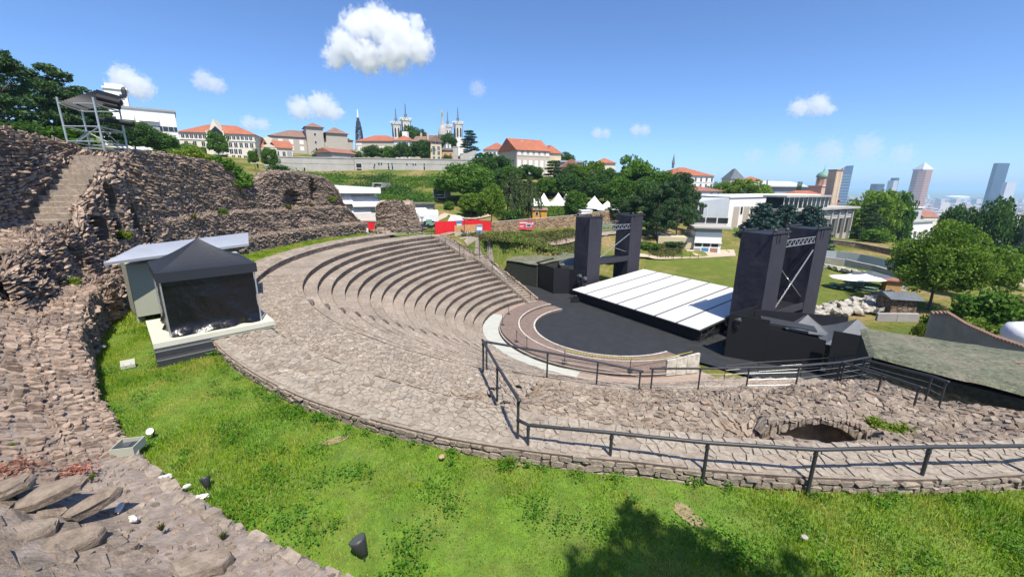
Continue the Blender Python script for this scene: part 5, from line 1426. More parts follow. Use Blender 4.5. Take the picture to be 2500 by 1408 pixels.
def crown_cone(seed, nl, p=0.9, layers=16, droop=.25):
    r = np.random.default_rng(seed); out = []
    for i in range(layers):
        z = .05 + .93 * i / layers; rr = .5 * (1 - z) ** p + .012; nb = max(4, int(13 * (1 - z) + 3))
        for k in range(nb):
            a = 2 * np.pi * (k + r.random()) / nb; L = rr * r.uniform(.75, 1.1); n = max(4, int(nl / (layers * 11)))
            t = r.uniform(.15, 1, n) ** .7
            out.append(np.stack([math.cos(a) * L * t + r.normal(0, .02, n), math.sin(a) * L * t + r.normal(0, .02, n), z - droop * L * t + .12 * L * t * t + r.normal(0, .012, n)], -1))
    return np.concatenate(out)
def crown_birch(seed, nl):
    r = np.random.default_rng(seed); out = []
    for k in range(130):
        a = r.uniform(0, 2 * np.pi); zt = r.uniform(.35, .98); rr = (.5 * math.sin(min(1, (1.02 - zt) * 1.9) * 1.57)) * math.sqrt(r.random()); L = r.uniform(.12, .32)
        n = nl // 130; t = r.random(n)
        out.append(np.stack([math.cos(a) * rr * (1 + .15 * t) + r.normal(0, .012, n), math.sin(a) * rr * (1 + .15 * t) + r.normal(0, .012, n), zt - L * t], -1))
    return np.concatenate(out)
def crown_cedar(seed, nl):
    r = np.random.default_rng(seed); out = []
    for i in range(11):
        z = .12 + .84 * i / 10; rr = .5 * (1 - z * .85) ** .8
        for k in range(7):
            a = r.uniform(0, 2 * np.pi); f = r.uniform(.35, 1)
            out.append(clump_pts(np.array([math.cos(a) * rr * f, math.sin(a) * rr * f, z - .03 * f]), .12, nl // 77, r, .22, .05))
    return np.concatenate(out)
def trunk_mesh(kind, mat):
    mb = MB(); r = random.Random(kind)
    top = .75 if kind in ('cone', 'cedar', 'pine') else .62
    mb.tube([(0, 0, -.04), (.004, 0, .1), (-.006, .004, .3), (.004, -.004, top)], [.024, .019, .014, .005], 8)
    if kind != 'cone':
        for k in range(7):
            z = .22 + .06 * k; a = k * 2.4; L = .22 + .08 * r.random()
            mb.tube([(0, 0, z), (math.cos(a) * L * .5, math.sin(a) * L * .5, z + .08), (math.cos(a) * L, math.sin(a) * L, z + (.19 if kind != 'pine' else .09))], [.010, .007, .003], 6)
    return mb.mesh('trunk', mat)
_r = np.random.default_rng(77)
PROTO = {}
def proto(key, P, size, mat, kind, bark, flat=0.0, aspect=.6):
    PROTO[key] = (leaf_mesh('crown', P, size, np.random.default_rng(abs(hash(key)) % 1000 if False else len(key) * 13), MT[mat], flat, aspect), trunk_mesh(kind, MT[bark]))
proto('broad_a', crown_broad(1, 60, 10000), .027, 'leaf_mid', 'broad', 'bark')
proto('broad_b', crown_broad(2, 75, 10000, rad=(.08, .14)), .025, 'leaf_light', 'broad', 'bark')
proto('broad_c', crown_broad(3, 55, 10000, rad=(.1, .17)), .027, 'leaf_dark', 'broad', 'bark')
proto('lime', crown_broad(4, 100, 13000, .12, .56, .44, (.09, .13), .55), .022, 'leaf_mid', 'broad', 'bark')
proto('loose', crown_broad(5, 40, 5500, rad=(.08, .13), hollow=.35), .026, 'leaf_mid', 'broad', 'bark')
proto('plane', crown_broad(6, 110, 28000, .14, .57, .43, (.09, .14), .5), .015, 'leaf_light', 'broad', 'bark')
proto('pine', crown_pine(7, 12000), .026, 'needle', 'pine', 'bark', .1, .35)
proto('pine_b', crown_pine(17, 12000), .026, 'needle', 'pine', 'bark', .1, .35)
proto('spruce', crown_cone(8, 16000, .62), .032, 'needle_b', 'cone', 'bark', .2, .4)
proto('cedar', crown_cedar(9, 11000), .026, 'needle', 'cedar', 'bark', .3, .4)
proto('birch', crown_birch(10, 11000), .017, 'leaf_birch', 'broad', 'bark_w')
proto('cypress', crown_cone(12, 2500, .35, 20, -.9), .03, 'leaf_dark', 'cone', 'bark')
def bush_pts(seed, n): 
    r = np.random.default_rng(seed); return np.concatenate([clump_pts(np.array([r.uniform(-.34, .34), r.uniform(-.34, .34), r.uniform(.25, .72)]), r.uniform(.14, .24), n // 26, r, .9) for _ in range(26)])
proto('bush', bush_pts(3, 2600), .045, 'leaf_mid', 'bush', 'bark')
proto('bush_l', bush_pts(4, 2600), .045, 'bright', 'bush', 'bark')
proto('bush_d', bush_pts(5, 2600), .045, 'leaf_dark', 'bush', 'bark')
def blade_tuft(seed, n, mat):
    r = np.random.default_rng(seed); a = r.uniform(0, 6.28, n); L = r.uniform(.4, 1.0, n); lean = r.uniform(.05, .55, n); w = .035
    b0 = np.stack([np.cos(a) * .08 * r.random(n), np.sin(a) * .08 * r.random(n), np.zeros(n)], -1)
    tip = b0 + np.stack([np.cos(a) * lean * L, np.sin(a) * lean * L, L * np.sqrt(1 - lean ** 2)], -1); mid = b0 * .45 + tip * .55 + np.array([0, 0, .06])
    d = np.stack([-np.sin(a), np.cos(a), 0 * a], -1) * w
    V = np.stack([b0 - d, b0 + d, mid + d * .8, mid - d * .8, tip], 1).reshape(-1, 3); i = np.arange(n)[:, None] * 5
    lp = np.concatenate([i + np.array([0, 1, 2, 3]), i + np.array([3, 2, 4])], 1).ravel(); tt = np.tile([4, 3], n)
    return np_mesh('leaves', V, lp, np.concatenate([[0], np.cumsum(tt)[:-1]]), tt, mat)
PROTO['tuft'] = (blade_tuft(3, 90, MT['leaf_light']), None); PROTO['tuft_d'] = (blade_tuft(4, 120, MT['weed']), None)
TREE_N = 0
def tree(key, name, label, px, top, base, Y, wpx, cat='tree', group=None, z0=None, lean=0.0):
    global TREE_N
    TREE_N += 1
    b_ = at_y(px, base, Y)
    z = gz1(b_.x, b_.y) if z0 is None else z0
    H = at_y(px, top, Y).z - z
    W = wpx * Y / F_PX * 1.02
    t = empty(name, (b_.x, b_.y, z), (TREE_N * 2.399) % 6.28, label, cat, group)
    me, tr = PROTO[key]
    c = bpy.data.objects.new('crown', me); link(c, t); c.scale = (W, W, H * 1.1); c.location = (0, 0, -H * .1)
    k = bpy.data.objects.new('trunk', tr); link(k, t); k.scale = (max(W * .8, H * .5), max(W * .8, H * .5), H)
    return t
TREES = [
 ('pine_b', 'pine_tree', 'dark pine just behind the scaffold roof', 205, 222, 350, 57, 120),
 ('broad_c', 'broadleaf_tree', 'dark tree behind the two birches', 1290, 402, 500, 124, 74),
 ('broad_a', 'broadleaf_tree', 'leafy tree directly above the marquee roofs', 1332, 432, 505, 110, 62),
 ('broad_c', 'broadleaf_tree', 'dark leafy tree right above the widest marquee', 1380, 422, 508, 112, 70),
 ('broad_c', 'broadleaf_tree', 'dark tree filling the grove behind the right marquees', 1458, 430, 520, 106, 84),
 ('broad_a', 'broadleaf_tree', 'green tree left of the grove pines', 1512, 428, 535, 100, 88),
 ('broad_c', 'broadleaf_tree', 'dark leafy tree behind the middle pine', 1568, 436, 548, 99, 88),
 ('broad_b', 'broadleaf_tree', 'light tree right of the big dome-shaped tree', 1184, 436, 525, 101, 74),
 ('broad_c', 'broadleaf_tree', 'dark tree between the dome-shaped tree and the birches', 1226, 408, 500, 114, 74),
 ('pine_b', 'pine_tree', 'small dark pine over the sandstone wall end', 1508, 486, 562, 92, 66),
 ('broad_c', 'broadleaf_tree', 'dark tree behind the right end pine', 1640, 432, 565, 102, 96),
 ('pine', 'pine_tree', 'low dark pine beside the grey school wing', 1682, 474, 600, 92, 58),
 ('bush', 'shrub', 'wide bush under the dome-shaped tree', 1160, 498, 532, 93, 70),
 ('bush_d', 'shrub', 'dark bush below the light park tree', 1250, 505, 540, 86, 60),
 ('pine', 'pine_tree', 'tall dark pine at the far left edge of the picture', 35, 130, 345, 47, 185),
 ('pine_b', 'pine_tree', 'spreading dark pine just left of the scaffold tower', 130, 165, 345, 53, 180),
 ('pine', 'pine_tree', 'lower pine behind the scaffold tower', 235, 262, 352, 60, 130),
 ('bush_d', 'shrub', 'dark shrubs at the foot of the leftmost pine', 40, 285, 348, 44, 120),
 ('bush', 'shrub', 'green shrubs under the second pine', 150, 300, 350, 48, 110),
 ('broad_c', 'broadleaf_tree', 'dark leafy tree right behind the scaffold tower', 335, 296, 385, 78, 105),
 ('broad_a', 'broadleaf_tree', 'leafy tree in front of the white apartment block', 392, 322, 384, 92, 84),
 ('loose', 'broadleaf_tree', 'sparse tree at the end of the clipped hedge', 456, 344, 384, 104, 60),
 ('loose', 'broadleaf_tree', 'single loose tree in front of the cream building', 536, 311, 388, 128, 62),
 ('loose', 'young_tree', 'young tree left of two above the ruined wall', 622, 357, 402, 108, 34),
 ('broad_a', 'young_tree', 'young tree right of two above the ruined wall', 662, 359, 404, 110, 42),
 ('bush', 'shrub', 'wide green shrub on the grassy wall top', 555, 392, 420, 74, 66),
 ('bush_d', 'shrub', 'dark shrub beside the young trees', 680, 400, 424, 108, 52),
 ('bush_d', 'shrub', 'dark bush before the large grey-beige building', 790, 358, 384, 158, 40),
 ('bush_d', 'shrub', 'dark bush beside the low red-roofed outbuilding', 868, 364, 390, 160, 32),
 ('broad_c', 'broadleaf_tree', 'round tree below the long red roof, first from the left', 908, 354, 388, 165, 46),
 ('broad_a', 'broadleaf_tree', 'round light tree below the long red roof, second from the left', 950, 356, 389, 163, 44),
 ('broad_c', 'broadleaf_tree', 'dark round tree at the white end of the red-roofed building', 987, 348, 391, 163, 48),
 ('broad_c', 'broadleaf_tree', 'big dark round tree left of the sand coloured gabled house', 1031, 341, 391, 162, 58),
 ('broad_c', 'broadleaf_tree', 'tall tree crown below the left basilica towers', 1013, 309, 372, 228, 62),
 ('broad_c', 'broadleaf_tree', 'tall tree crown between gabled house and basilica', 1092, 326, 378, 225, 48),
 ('cedar', 'cedar_tree', 'tall dark cedar right of the basilica', 1147, 317, 386, 235, 60),
 ('bush_d', 'shrub', 'dark shrub before the ochre house', 1092, 374, 390, 158, 24),
 ('lime', 'lime_tree', 'big dome-shaped green tree beside the hillside window box', 1132, 396, 528, 99, 138),
 ('broad_c', 'broadleaf_tree', 'dark tree filling behind the big dome-shaped tree', 1200, 374, 490, 120, 100),
 ('broad_a', 'broadleaf_tree', 'tree with loose crown before the beige building wall', 1245, 402, 500, 112, 62),
 ('birch', 'birch_tree', 'drooping grey-green birch in front of the beige building', 1252, 412, 532, 90, 78),
 ('birch', 'birch_tree', 'drooping birch standing just right of the first', 1292, 428, 528, 88, 66),
 ('broad_b', 'small_tree', 'small light green tree by the park path', 1150, 468, 533, 88, 62),
 ('broad_b', 'small_tree', 'yellow-green layered tree above the red fence', 1200, 452, 548, 80, 78),
 ('bush', 'shrub', 'reddish shrub on the bank under the window box', 1094, 488, 520, 92, 28),
 ('cedar', 'conifer', 'dark conifer right of the beige building', 1350, 390, 505, 116, 74),
 ('broad_c', 'broadleaf_tree', 'dark tree behind the white marquees', 1400, 400, 508, 122, 60),
 ('broad_a', 'round_tree', 'bright round tree between the white marquees', 1404, 462, 532, 93, 58),
 ('broad_b', 'broadleaf_tree', 'light leafy tree behind the round bright tree', 1440, 388, 512, 118, 84),
 ('broad_c', 'broadleaf_tree', 'dark tree between the marquees and the tall tree', 1482, 412, 525, 108, 84),
 ('loose', 'broadleaf_tree', 'tallest tree poking above the dense grove', 1538, 364, 520, 122, 92),
 ('broad_a', 'broadleaf_tree', 'full green tree below the tallest tree', 1548, 398, 535, 112, 112),
 ('broad_a', 'broadleaf_tree', 'green tree behind the dark pines', 1612, 414, 545, 108, 100),
 ('pine', 'pine_tree', 'dark pine at the right end of the grove', 1648, 428, 598, 84, 96),
 ('pine_b', 'pine_tree', 'dark pine in the middle of the grove edge', 1600, 455, 597, 82, 92),
 ('pine', 'pine_tree', 'dark pine above the far stage tower', 1548, 482, 590, 84, 84),
 ('broad_c', 'broadleaf_tree', 'distant dark tree behind the beige building roof', 1383, 371, 425, 170, 40),
 ('broad_b', 'broadleaf_tree', 'dense tree between the red-roofed and grey buildings', 1815, 432, 520, 132, 105),
 ('broad_b', 'broadleaf_tree', 'tree right behind the long white building', 1752, 440, 500, 140, 64),
 ('broad_b', 'broadleaf_tree', 'tree with pale leaves by the grey flat-roofed building', 1862, 450, 520, 128, 60),
 ('spruce', 'blue_spruce', 'blue spruce left of three before the white building', 1850, 490, 600, 92, 118),
 ('spruce', 'blue_spruce', 'blue spruce in the middle of three', 1906, 494, 602, 95, 108),
 ('spruce', 'blue_spruce', 'blue spruce right of three beside the concrete fins', 1966, 496, 606, 90, 124),
 ('broad_b', 'broadleaf_tree', 'wide green tree right of the concrete finned building', 2110, 454, 600, 128, 125),
 ('broad_a', 'broadleaf_tree', 'tree at the city side of the wide green tree', 2168, 462, 590, 138, 84),
 ('cedar', 'cedar_tree', 'dark layered cedar by the end of the finned building', 2108, 496, 600, 106, 86),
 ('bush', 'shrub', 'bright rounded bush under the dark cedar', 2135, 555, 603, 96, 62),
 ('broad_c', 'broadleaf_tree', 'distant tree mass above the big tree, left part', 2330, 502, 575, 112, 84),
 ('broad_c', 'broadleaf_tree', 'distant tree mass above the big tree, right part', 2400, 484, 590, 106, 104),
 ('plane', 'plane_tree', 'big yellow-green tree standing by the small dark-roofed hut', 2276, 550, 718, 46, 200),
 ('broad_b', 'broadleaf_tree', 'tree at the right shoulder of the big yellow-green tree', 2392, 590, 720, 52, 130),
 ('broad_c', 'broadleaf_tree', 'dark tree at the right edge above the tiled roof', 2490, 590, 680, 68, 90),
 ('bush', 'shrub', 'tall green shrubs above the concrete wall', 2390, 686, 800, 38, 135),
 ('bush_l', 'shrub', 'bright yellow-green shrub hanging over the concrete wall', 2400, 770, 822, 33, 110),
 ('bush_l', 'shrub', 'bright yellow-green shrub at the wall end', 2255, 775, 808, 35, 42),
 ('bush_d', 'ivy', 'dark ivy mass on the end of the concrete wall', 2282, 742, 800, 35, 50),
 ('bush', 'shrub', 'low bushes by the shadowed grove foot', 1580, 590, 612, 76, 60),
 ('bush_d', 'shrub', 'low dark bushes beside the white pavilion', 1640, 585, 610, 80, 60),
]
for a in TREES: tree(*a, cat='tree' if 'tree' in a[1] or a[1] in ('conifer', 'blue_spruce') else 'shrub')
# tree standing behind the photographer's right shoulder: only its shadow shows
t = empty('plane_tree', (5.4, -3.5, 1.5), 1.0, 'large tree behind the photographer casting shade on the grass', 'tree')
me, tr = PROTO['lime']; c = bpy.data.objects.new('crown', me); link(c, t); c.scale = (7.5, 6.5, 14.5); c.location = (0, 0, 1.5)
k = bpy.data.objects.new('trunk', tr); link(k, t); k.scale = (9, 9, 15)

# plants on walls
def tuft(label, p, s, key='bush_l', cat='plant'):
    t = empty('wall_plant', p, random.uniform(0, 6), label, cat)
    c = bpy.data.objects.new('leaves', PROTO[key][0]); link(c, t); c.scale = (s, s, s * .8); c.location = (0, 0, -s * .2)
for lab, R, ph, z, s, key in [('green plant growing low on the vault block above the shed', 35.2, 203.6, 1.6, .9, 'bush_l'), ('leafy plant in the crack left of the shed roof', 35.4, 200.2, 3.1, 1.1, 'bush_l'), ('small plant on the ledge above the tent peak', 35.3, 186, 3.6, .8, 'tuft_d'),
                              ('dry plant tuft on the ledge below the round niche', 35.6, 164.5, 3.6, 1.2, 'tuft_d'), ('dry plant tuft on the ledge below the tall niche', 35.9, 158.5, 3.7, 1.0, 'tuft_d'), ('green plant on the sloping right end of the ruined wall', 36.4, 153, 4.3, 1.1, 'bush_l'), ('yellow plant on the left bank by the frame edge', 35.0, 214, 1.9, .8, 'bush_l'),
                              ('plant at the left end of the wall ledge', 35.7, 179, 3.7, .9, 'bush')]:
    tuft(lab, pol(R, ph, z), s, key)
gp = at_y(578, 440, 40); tuft('hanging green shrub in the gap of the ruined wall', pol(37.2, 172.3, 6.0), 3.4, 'bush')
tuft('trailing shrub on the top corner of the layered wall', pol(37.4, 174.4, 7.6), 2.6, 'bush'); tuft('grassy shrub along the top of the layered wall', pol(38.2, 178, 8.2), 2.6, 'bush_l')
tuft('bright green plant growing in the vault hollow', pol(26.9, 274.2, -.6), 1.1, 'bush_l'); tuft('green plant inside the dark vault opening', pol(27.1, 268.6, -1.2), .9, 'bush')
tuft('green weed on the rim wall below the foreground railing', pol(30.3, 252.5, .02), .4, 'tuft')
def sedum(label, px, py, z, s):
    r = np.random.default_rng(px); P = r.normal(0, 1, (260, 3)) * np.array([s, s * .7, .05]) + np.array(at_z(px, py, z)); P[:, 2] += .02
    o = bpy.data.objects.new('stonecrop', leaf_mesh('stonecrop', P, .03, r, SED, .3, .8)); link(o); tag(o, label, 'plant', kind='stuff')
SED = mat_leaf('red_stonecrop', (0.22, 0.06, 0.04), (0.34, 0.13, 0.09), (0.5, 0.33, 0.26), .2)
sedum('red stonecrop patch on the wall top at the left edge', 40, 1140, .75, .26); sedum('reddish stonecrop beside the tilted slab', 190, 1148, .5, .16)
gsp = [(225, 1165, .4), (395, 1290, .3), (560, 1262, .12), (545, 1310, .2), (30, 1090, .7)]
for i, (px, py, z) in enumerate(gsp):
    tuft(['small green weed by the tilted slab', 'grass tuft among the foreground stones', 'weed on the wall edge above the grass', 'thin weed in the bottom foreground stones', 'weed at the left edge of the bank'][i], at_z(px, py, z), .2, 'tuft' if i % 2 == 0 else 'tuft_d')

# hedges, scrub, weeds
def hedge(label, P0, P1, w, z0, z1, seed):
    P0 = Vector(P0); P1 = Vector(P1); d = P1 - P0; L = d.length; r = np.random.default_rng(seed)
    n = int(L * (z1 - z0) * 60) + 800
    s = r.random(n) * L; h = r.random(n); c = r.choice([-1, 1], n) * w / 2 + r.normal(0, .06, n); tp = r.random(n) < .4
    c = np.where(tp, r.uniform(-w / 2, w / 2, n), c); h = np.where(tp, 1 + r.normal(0, .02, n), h)
    u = d.normalized(); nx, ny = -u.y, u.x
    P = np.stack([P0.x + u.x * s + nx * c, P0.y + u.y * s + ny * c, z0 + (z1 - z0) * h], -1)
    t = empty('hedge', P0, 0, label, 'hedge')
    o = bpy.data.objects.new('foliage', leaf_mesh('foliage', P - np.array(P0), .13, r, MT['leaf_mid'])); link(o, t)
    mb = MB(); q = [(0 + nx * w * .42, 0 + ny * w * .42), (d.x + nx * w * .42, d.y + ny * w * .42), (d.x - nx * w * .42, d.y - ny * w * .42), (0 - nx * w * .42, 0 - ny * w * .42)]
    mb.prism(q[::-1], z0 - P0.z - .3, z1 - P0.z - .05); mb.build('core', MT['turf'], t)
pa, pb = at_y(378, 372, 96), at_y(503, 374, 100); hedge('clipped hedge below the white apartment block, upper tier', pa, pb, 2.5, pa.z - .8, pa.z + 1.4, 1)
pa, pb = at_y(376, 386, 90), at_y(540, 388, 94); hedge('clipped hedge along the terrace, lower tier', pa, pb, 2.0, pa.z - .8, pa.z + .9, 2)
pa, pb = at_z(1566, 636, -6.9), at_z(1690, 632, -6.9); hedge('low green hedge at the edge of the stage lawn', pa, pb, 2.6, -7.0, -5.7, 3)
pa, pb = at_y(1310, 522, 92), at_y(1400, 522, 95); hedge('green hedge under the white marquees', pa, pb, 2.0, pa.z - 1.0, pa.z + 1.6, 4)
def scatter(name, label, quadpx, n, size, spread, nl, mat, seed, zoff=0.0, flat=.3):
    """leafy ground cover inside a picture quad given as (px,py,Y) corners"""
    r = np.random.default_rng(seed); C = [at_y(*q) for q in quadpx]
    u = r.random(n); v = r.random(n)
    X = (C[0].x * (1 - u) + C[1].x * u) * (1 - v) + (C[3].x * (1 - u) + C[2].x * u) * v
    Y = (C[0].y * (1 - u) + C[1].y * u) * (1 - v) + (C[3].y * (1 - u) + C[2].y * u) * v
    keep_ = fbm(X, Y, .14, seed, 3) > -.12; X = X[keep_]; Y = Y[keep_]
    Z = ground(X, Y); m_ = len(X); sc = r.uniform(.5, 1.5, m_)
    P = np.stack([X, Y, Z], -1)[:, None, :] + r.normal(0, 1, (m_, nl, 3)) * np.array([spread, spread, spread * .55]) * sc[:, None, None]
    P[..., 2] = np.maximum(P[..., 2], Z[:, None]) + zoff
    o = bpy.data.objects.new(name, leaf_mesh(name, P.reshape(-1, 3), size, r, MT[mat], flat)); link(o); o['kind'] = 'stuff'; tag(o, label)
scatter('scrub', 'dense green scrub on the slope below the concrete wall', [(690, 430, 112), (1080, 425, 124), (1060, 500, 96), (800, 470, 92)], 1500, .22, .75, 26, 'leaf_mid', 1)
scatter('scrub', 'dark scrub on the slope beside the hillside windows', [(780, 432, 115), (960, 428, 122), (1040, 495, 95), (930, 470, 96)], 800, .24, .9, 26, 'leaf_dark', 2)
scatter('weeds', 'tall dry and green weeds between the path and the stage', [(1110, 582, 60), (1420, 566, 80), (1420, 640, 61), (1200, 620, 57)], 4200, .13, .32, 9, 'weed', 3)
scatter('weeds', 'green weeds along the path on the far slope', [(1150, 580, 62), (1430, 575, 76), (1400, 630, 62), (1250, 618, 58)], 1500, .14, .32, 12, 'leaf_light', 4)
scatter('weeds', 'dry grass bank below the pines', [(1480, 590, 78), (1660, 602, 80), (1660, 622, 75), (1560, 615, 70)], 1600, .14, .3, 9, 'weed', 5)
scatter('weeds', 'weeds below the sandstone wall', [(1230, 566, 74), (1420, 556, 84), (1420, 572, 78), (1230, 577, 68)], 1200, .13, .3, 9, 'weed', 6)
scatter('weeds', 'wild plants on top of the ruined wall and slope', [(330, 395, 60), (560, 395, 70), (600, 420, 80), (330, 375, 90)], 900, .2, .5, 12, 'leaf_light', 7)
scatter('undergrowth', 'shadowy undergrowth beneath the grove', [(1100, 520, 92), (1500, 505, 110), (1650, 560, 95), (1450, 545, 92)], 700, .22, .6, 16, 'leaf_dark', 8)
scatter('undergrowth', 'shrubs on the terrain left of the lower city slope', [(2180, 600, 92), (2480, 640, 80), (2480, 600, 120), (2220, 585, 120)], 700, .3, 1.0, 18, 'leaf_mid', 9)

# ------------------------------------------------------------------ buildings
def frame_of(pxA, YA, pxB, YB, base):
    A = at_y(pxA, base, YA); B = at_y(pxB, base, YB)
    d = Vector((B.x - A.x, B.y - A.y)); return A, d.length, math.atan2(d.y, d.x)
def window_mesh(w, h, fm, gm, mull=True):
    mb = MB(); f = min(.1, w * .12)
    mb.box(-w / 2 - f, w / 2 + f, -.06, -.0, -h / 2 - f, h / 2 + f, 0)
    mb.box(-w / 2, w / 2, -.085, -.061, -h / 2, h / 2, 1)
    if mull: mb.box(-.04, .04, -.10, -.086, -h / 2, h / 2, 0)
    return mb.mesh('window', [fm, gm])
def put_windows(parent, L, H, rows, fm, gm, D=None, name='window'):
    """rows: (side, n, u0, u1, z, w, h) in metres / fractions; side f, l, r"""
    for side, n, u0, u1, z, w, h in rows:
        me = window_mesh(w, h, fm, gm, h > 1.0)
        for i in range(n):
            u = u0 + (u1 - u0) * (i / max(1, n - 1))
            o = bpy.data.objects.new(name, me); link(o, parent)
            if side == 'f': o.location = (u * L, 0, z * H)
            elif side == 'r': o.location = (L, u * D, z * H); o.rotation_euler = (0, 0, math.pi / 2)
            else: o.location = (0, (1 - u) * D, z * H); o.rotation_euler = (0, 0, -math.pi / 2)
def roof_mesh(kind, L, D, H, rh, ov=.5):
    mb = MB(); x0, x1, y0, y1 = -ov, L + ov, -ov, D + ov
    if kind == 'hip':
        k = min((x1 - x0), (y1 - y0)) / 2; cx0, cx1 = x0 + k, x1 - k; ym = (y0 + y1) / 2
        if x1 - x0 < y1 - y0: 
            cx = (x0 + x1) / 2; mb.add([(x0, y0, H), (x1, y0, H), (x1, y1, H), (x0, y1, H), (cx, y0 + k, H + rh), (cx, y1 - k, H + rh)], [(0, 1, 4), (1, 2, 5, 4), (2, 3, 5), (3, 0, 4, 5), (3, 2, 1, 0)])
        else: mb.add([(x0, y0, H), (x1, y0, H), (x1, y1, H), (x0, y1, H), (cx0, ym, H + rh), (cx1, ym, H + rh)], [(0, 1, 5, 4), (1, 2, 5), (2, 3, 4, 5), (3, 0, 4), (3, 2, 1, 0)])
    elif kind == 'gable':
        ym = (y0 + y1) / 2; mb.add([(x0, y0, H), (x1, y0, H), (x1, y1, H), (x0, y1, H), (x0, ym, H + rh), (x1, ym, H + rh)], [(0, 1, 5, 4), (1, 2, 5), (2, 3, 4, 5), (3, 0, 4), (3, 2, 1, 0)])
    elif kind == 'front':
        xm = (x0 + x1) / 2; mb.add([(x0, y0, H), (x1, y0, H), (x1, y1, H), (x0, y1, H), (xm, y0, H + rh), (xm, y1, H + rh)], [(0, 1, 4), (1, 2, 5, 4), (2, 3, 5), (3, 0, 4, 5), (3, 2, 1, 0)])
    elif kind == 'flat':
        mb.box(x0, x1, y0, y1, H, H + rh)
    return mb
def building(name, label, A, L, rz, H, D, wall, roof, rmat, rh, rows=(), fm=None, gm=None, cat='building', ov=.5, deep=3.0, chim=(), group=None):
    t = empty(name, A, rz, label, cat, group)
    MB().box(0, L, 0, D, -deep, H).build('wall', wall, t)
    rf = roof_mesh(roof, L, D, H + .002, rh, ov).build('roof', rmat, t)
    for (u, v, h) in chim:
        MB().box(u * L - .35, u * L + .35, v * D - .35, v * D + .35, H, H + rh * .5 + h).build('chimney', MT['pinkish'], rf)
    put_windows(t, L, H, rows, fm or MT['frame_w'], gm or MT['glass'], D)
    return t
def bpx(name, label, pxA, YA, pxB, YB, base, top, D, *a, **k):
    A, L, rz = frame_of(pxA, YA, pxB, YB, base)
    H = at_y(pxA, top, YA).z - A.z
    return building(name, label, A, L, rz, H, D, *a, **k), L, H

# white apartment block with stair tower (left)
t, L, H = bpx('apartment_block', 'white apartment block with awnings and a taller stair tower', 262, 118, 443, 128, 372, 258, 14, MT['white'], 'flat', MT['grey'], .5,
    rows=[('f', 3, .42, .62, .55, 1.4, 1.3), ('f', 4, .72, .95, .60, 1.6, 1.3), ('f', 4, .5, .95, .32, 1.6, 1.3)], cat='apartments', ov=.3)
MB().box(L * .12, L * .40, .2, 4, H, H + 4.6).build('stair_tower', MT['white'], t); MB().box(L * .12 - .3, L * .40 + .3, -.1, 4.3, H + 4.6, H + 5.1).build('tower_cornice', MT['white'], t); MB().box(L * .14, L * .38, .6, 3.6, H + 5.1, H + 6.0).build('tower_top', MT['white'], t)
put_windows(t, L, H, [('f', 1, .30, .30, 1.1, .9, .9), ('f', 1, .33, .33, 1.25, .8, .8)], MT['frame_w'], MT['glass'], 14)
for u in (.30, .62):
    mb = MB(); mb.add([(u * L - 2.2, 0, H * .88), (u * L + 2.2, 0, H * .88), (u * L + 2.2, -1.5, H * .74), (u * L - 2.2, -1.5, H * .74)], [(0, 1, 2, 3)]); aw = mb.build('awning', MT['tarp_white'], t)
    MB().box(u * L - 2.2, u * L + 2.2, -1.3, -.02, H * .48, H * .62).build('balcony', MT['grey'], t)
# cream building with central gable
t, L, H = bpx('cream_institution', 'cream four-storey building with red hipped roof and stepped central gable', 447, 150, 628, 157, 390, 322, 14, MT['cream'], 'hip', MT['tile_o'], 3.6,
    rows=[('f', 6, .05, .33, .86, .9, 1.2), ('f', 6, .66, .95, .86, .9, 1.2), ('f', 5, .66, .95, .60, 1.0, 1.6), ('f', 3, .08, .3, .60, 1.0, 1.6), ('f', 3, .66, .78, .36, 1.0, 1.6), ('f', 3, .68, .84, .12, 1.0, 1.7), ('f', 3, .12, .3, .34, 1.0, 1.6)])
gx0, gx1 = L * .36, L * .60
mb = MB(); mb.add([(gx0, -.5, -2), (gx1, -.5, -2), (gx1, -.5, H + .8), (gx1 - 1.2, -.5, H + 1.0), ((gx0 + gx1) / 2, -.5, H + 4.6), (gx0 + 1.2, -.5, H + 1.0), (gx0, -.5, H + .8)] +
                  [(x, 5, z) for x, z in ((gx0, -2), (gx1, -2), (gx1, H + .8), (gx1 - 1.2, H + 1.0), ((gx0 + gx1) / 2, H + 4.6), (gx0 + 1.2, H + 1.0), (gx0, H + .8))],
                  [(0, 1, 2, 3, 4, 5, 6)] + [(i, 7 + i, 7 + (i + 1) % 7, (i + 1) % 7) for i in range(7)]); mb.build('gable_front', MT['cream'], t)
mb = MB(); xm = (gx0 + gx1) / 2 + .4; mb.add([(xm - 2.0, -.62, H - 2.6), (xm + 2.0, -.62, H - 2.6), (xm + 2.0, -.62, H + .2), (xm, -.62, H + 2.4), (xm - 2.0, -.62, H + .2)], [(0, 1, 2, 3, 4)]); mb.build('gable_glazing', MT['glass'], t)
MB().box(-.4, L + .4, -.25, -.01, H * .74, H * .76).build('string_course', MT['white'], t)
MB().box(L * .45, L * .62, -3, -.6, 1.8, 2.2).build('porch_roof', MT['grey'], t); MB().box(L * .46, L * .61, -1.4, -.6, -1.5, 1.8).build('porch', MT['glass'], t)
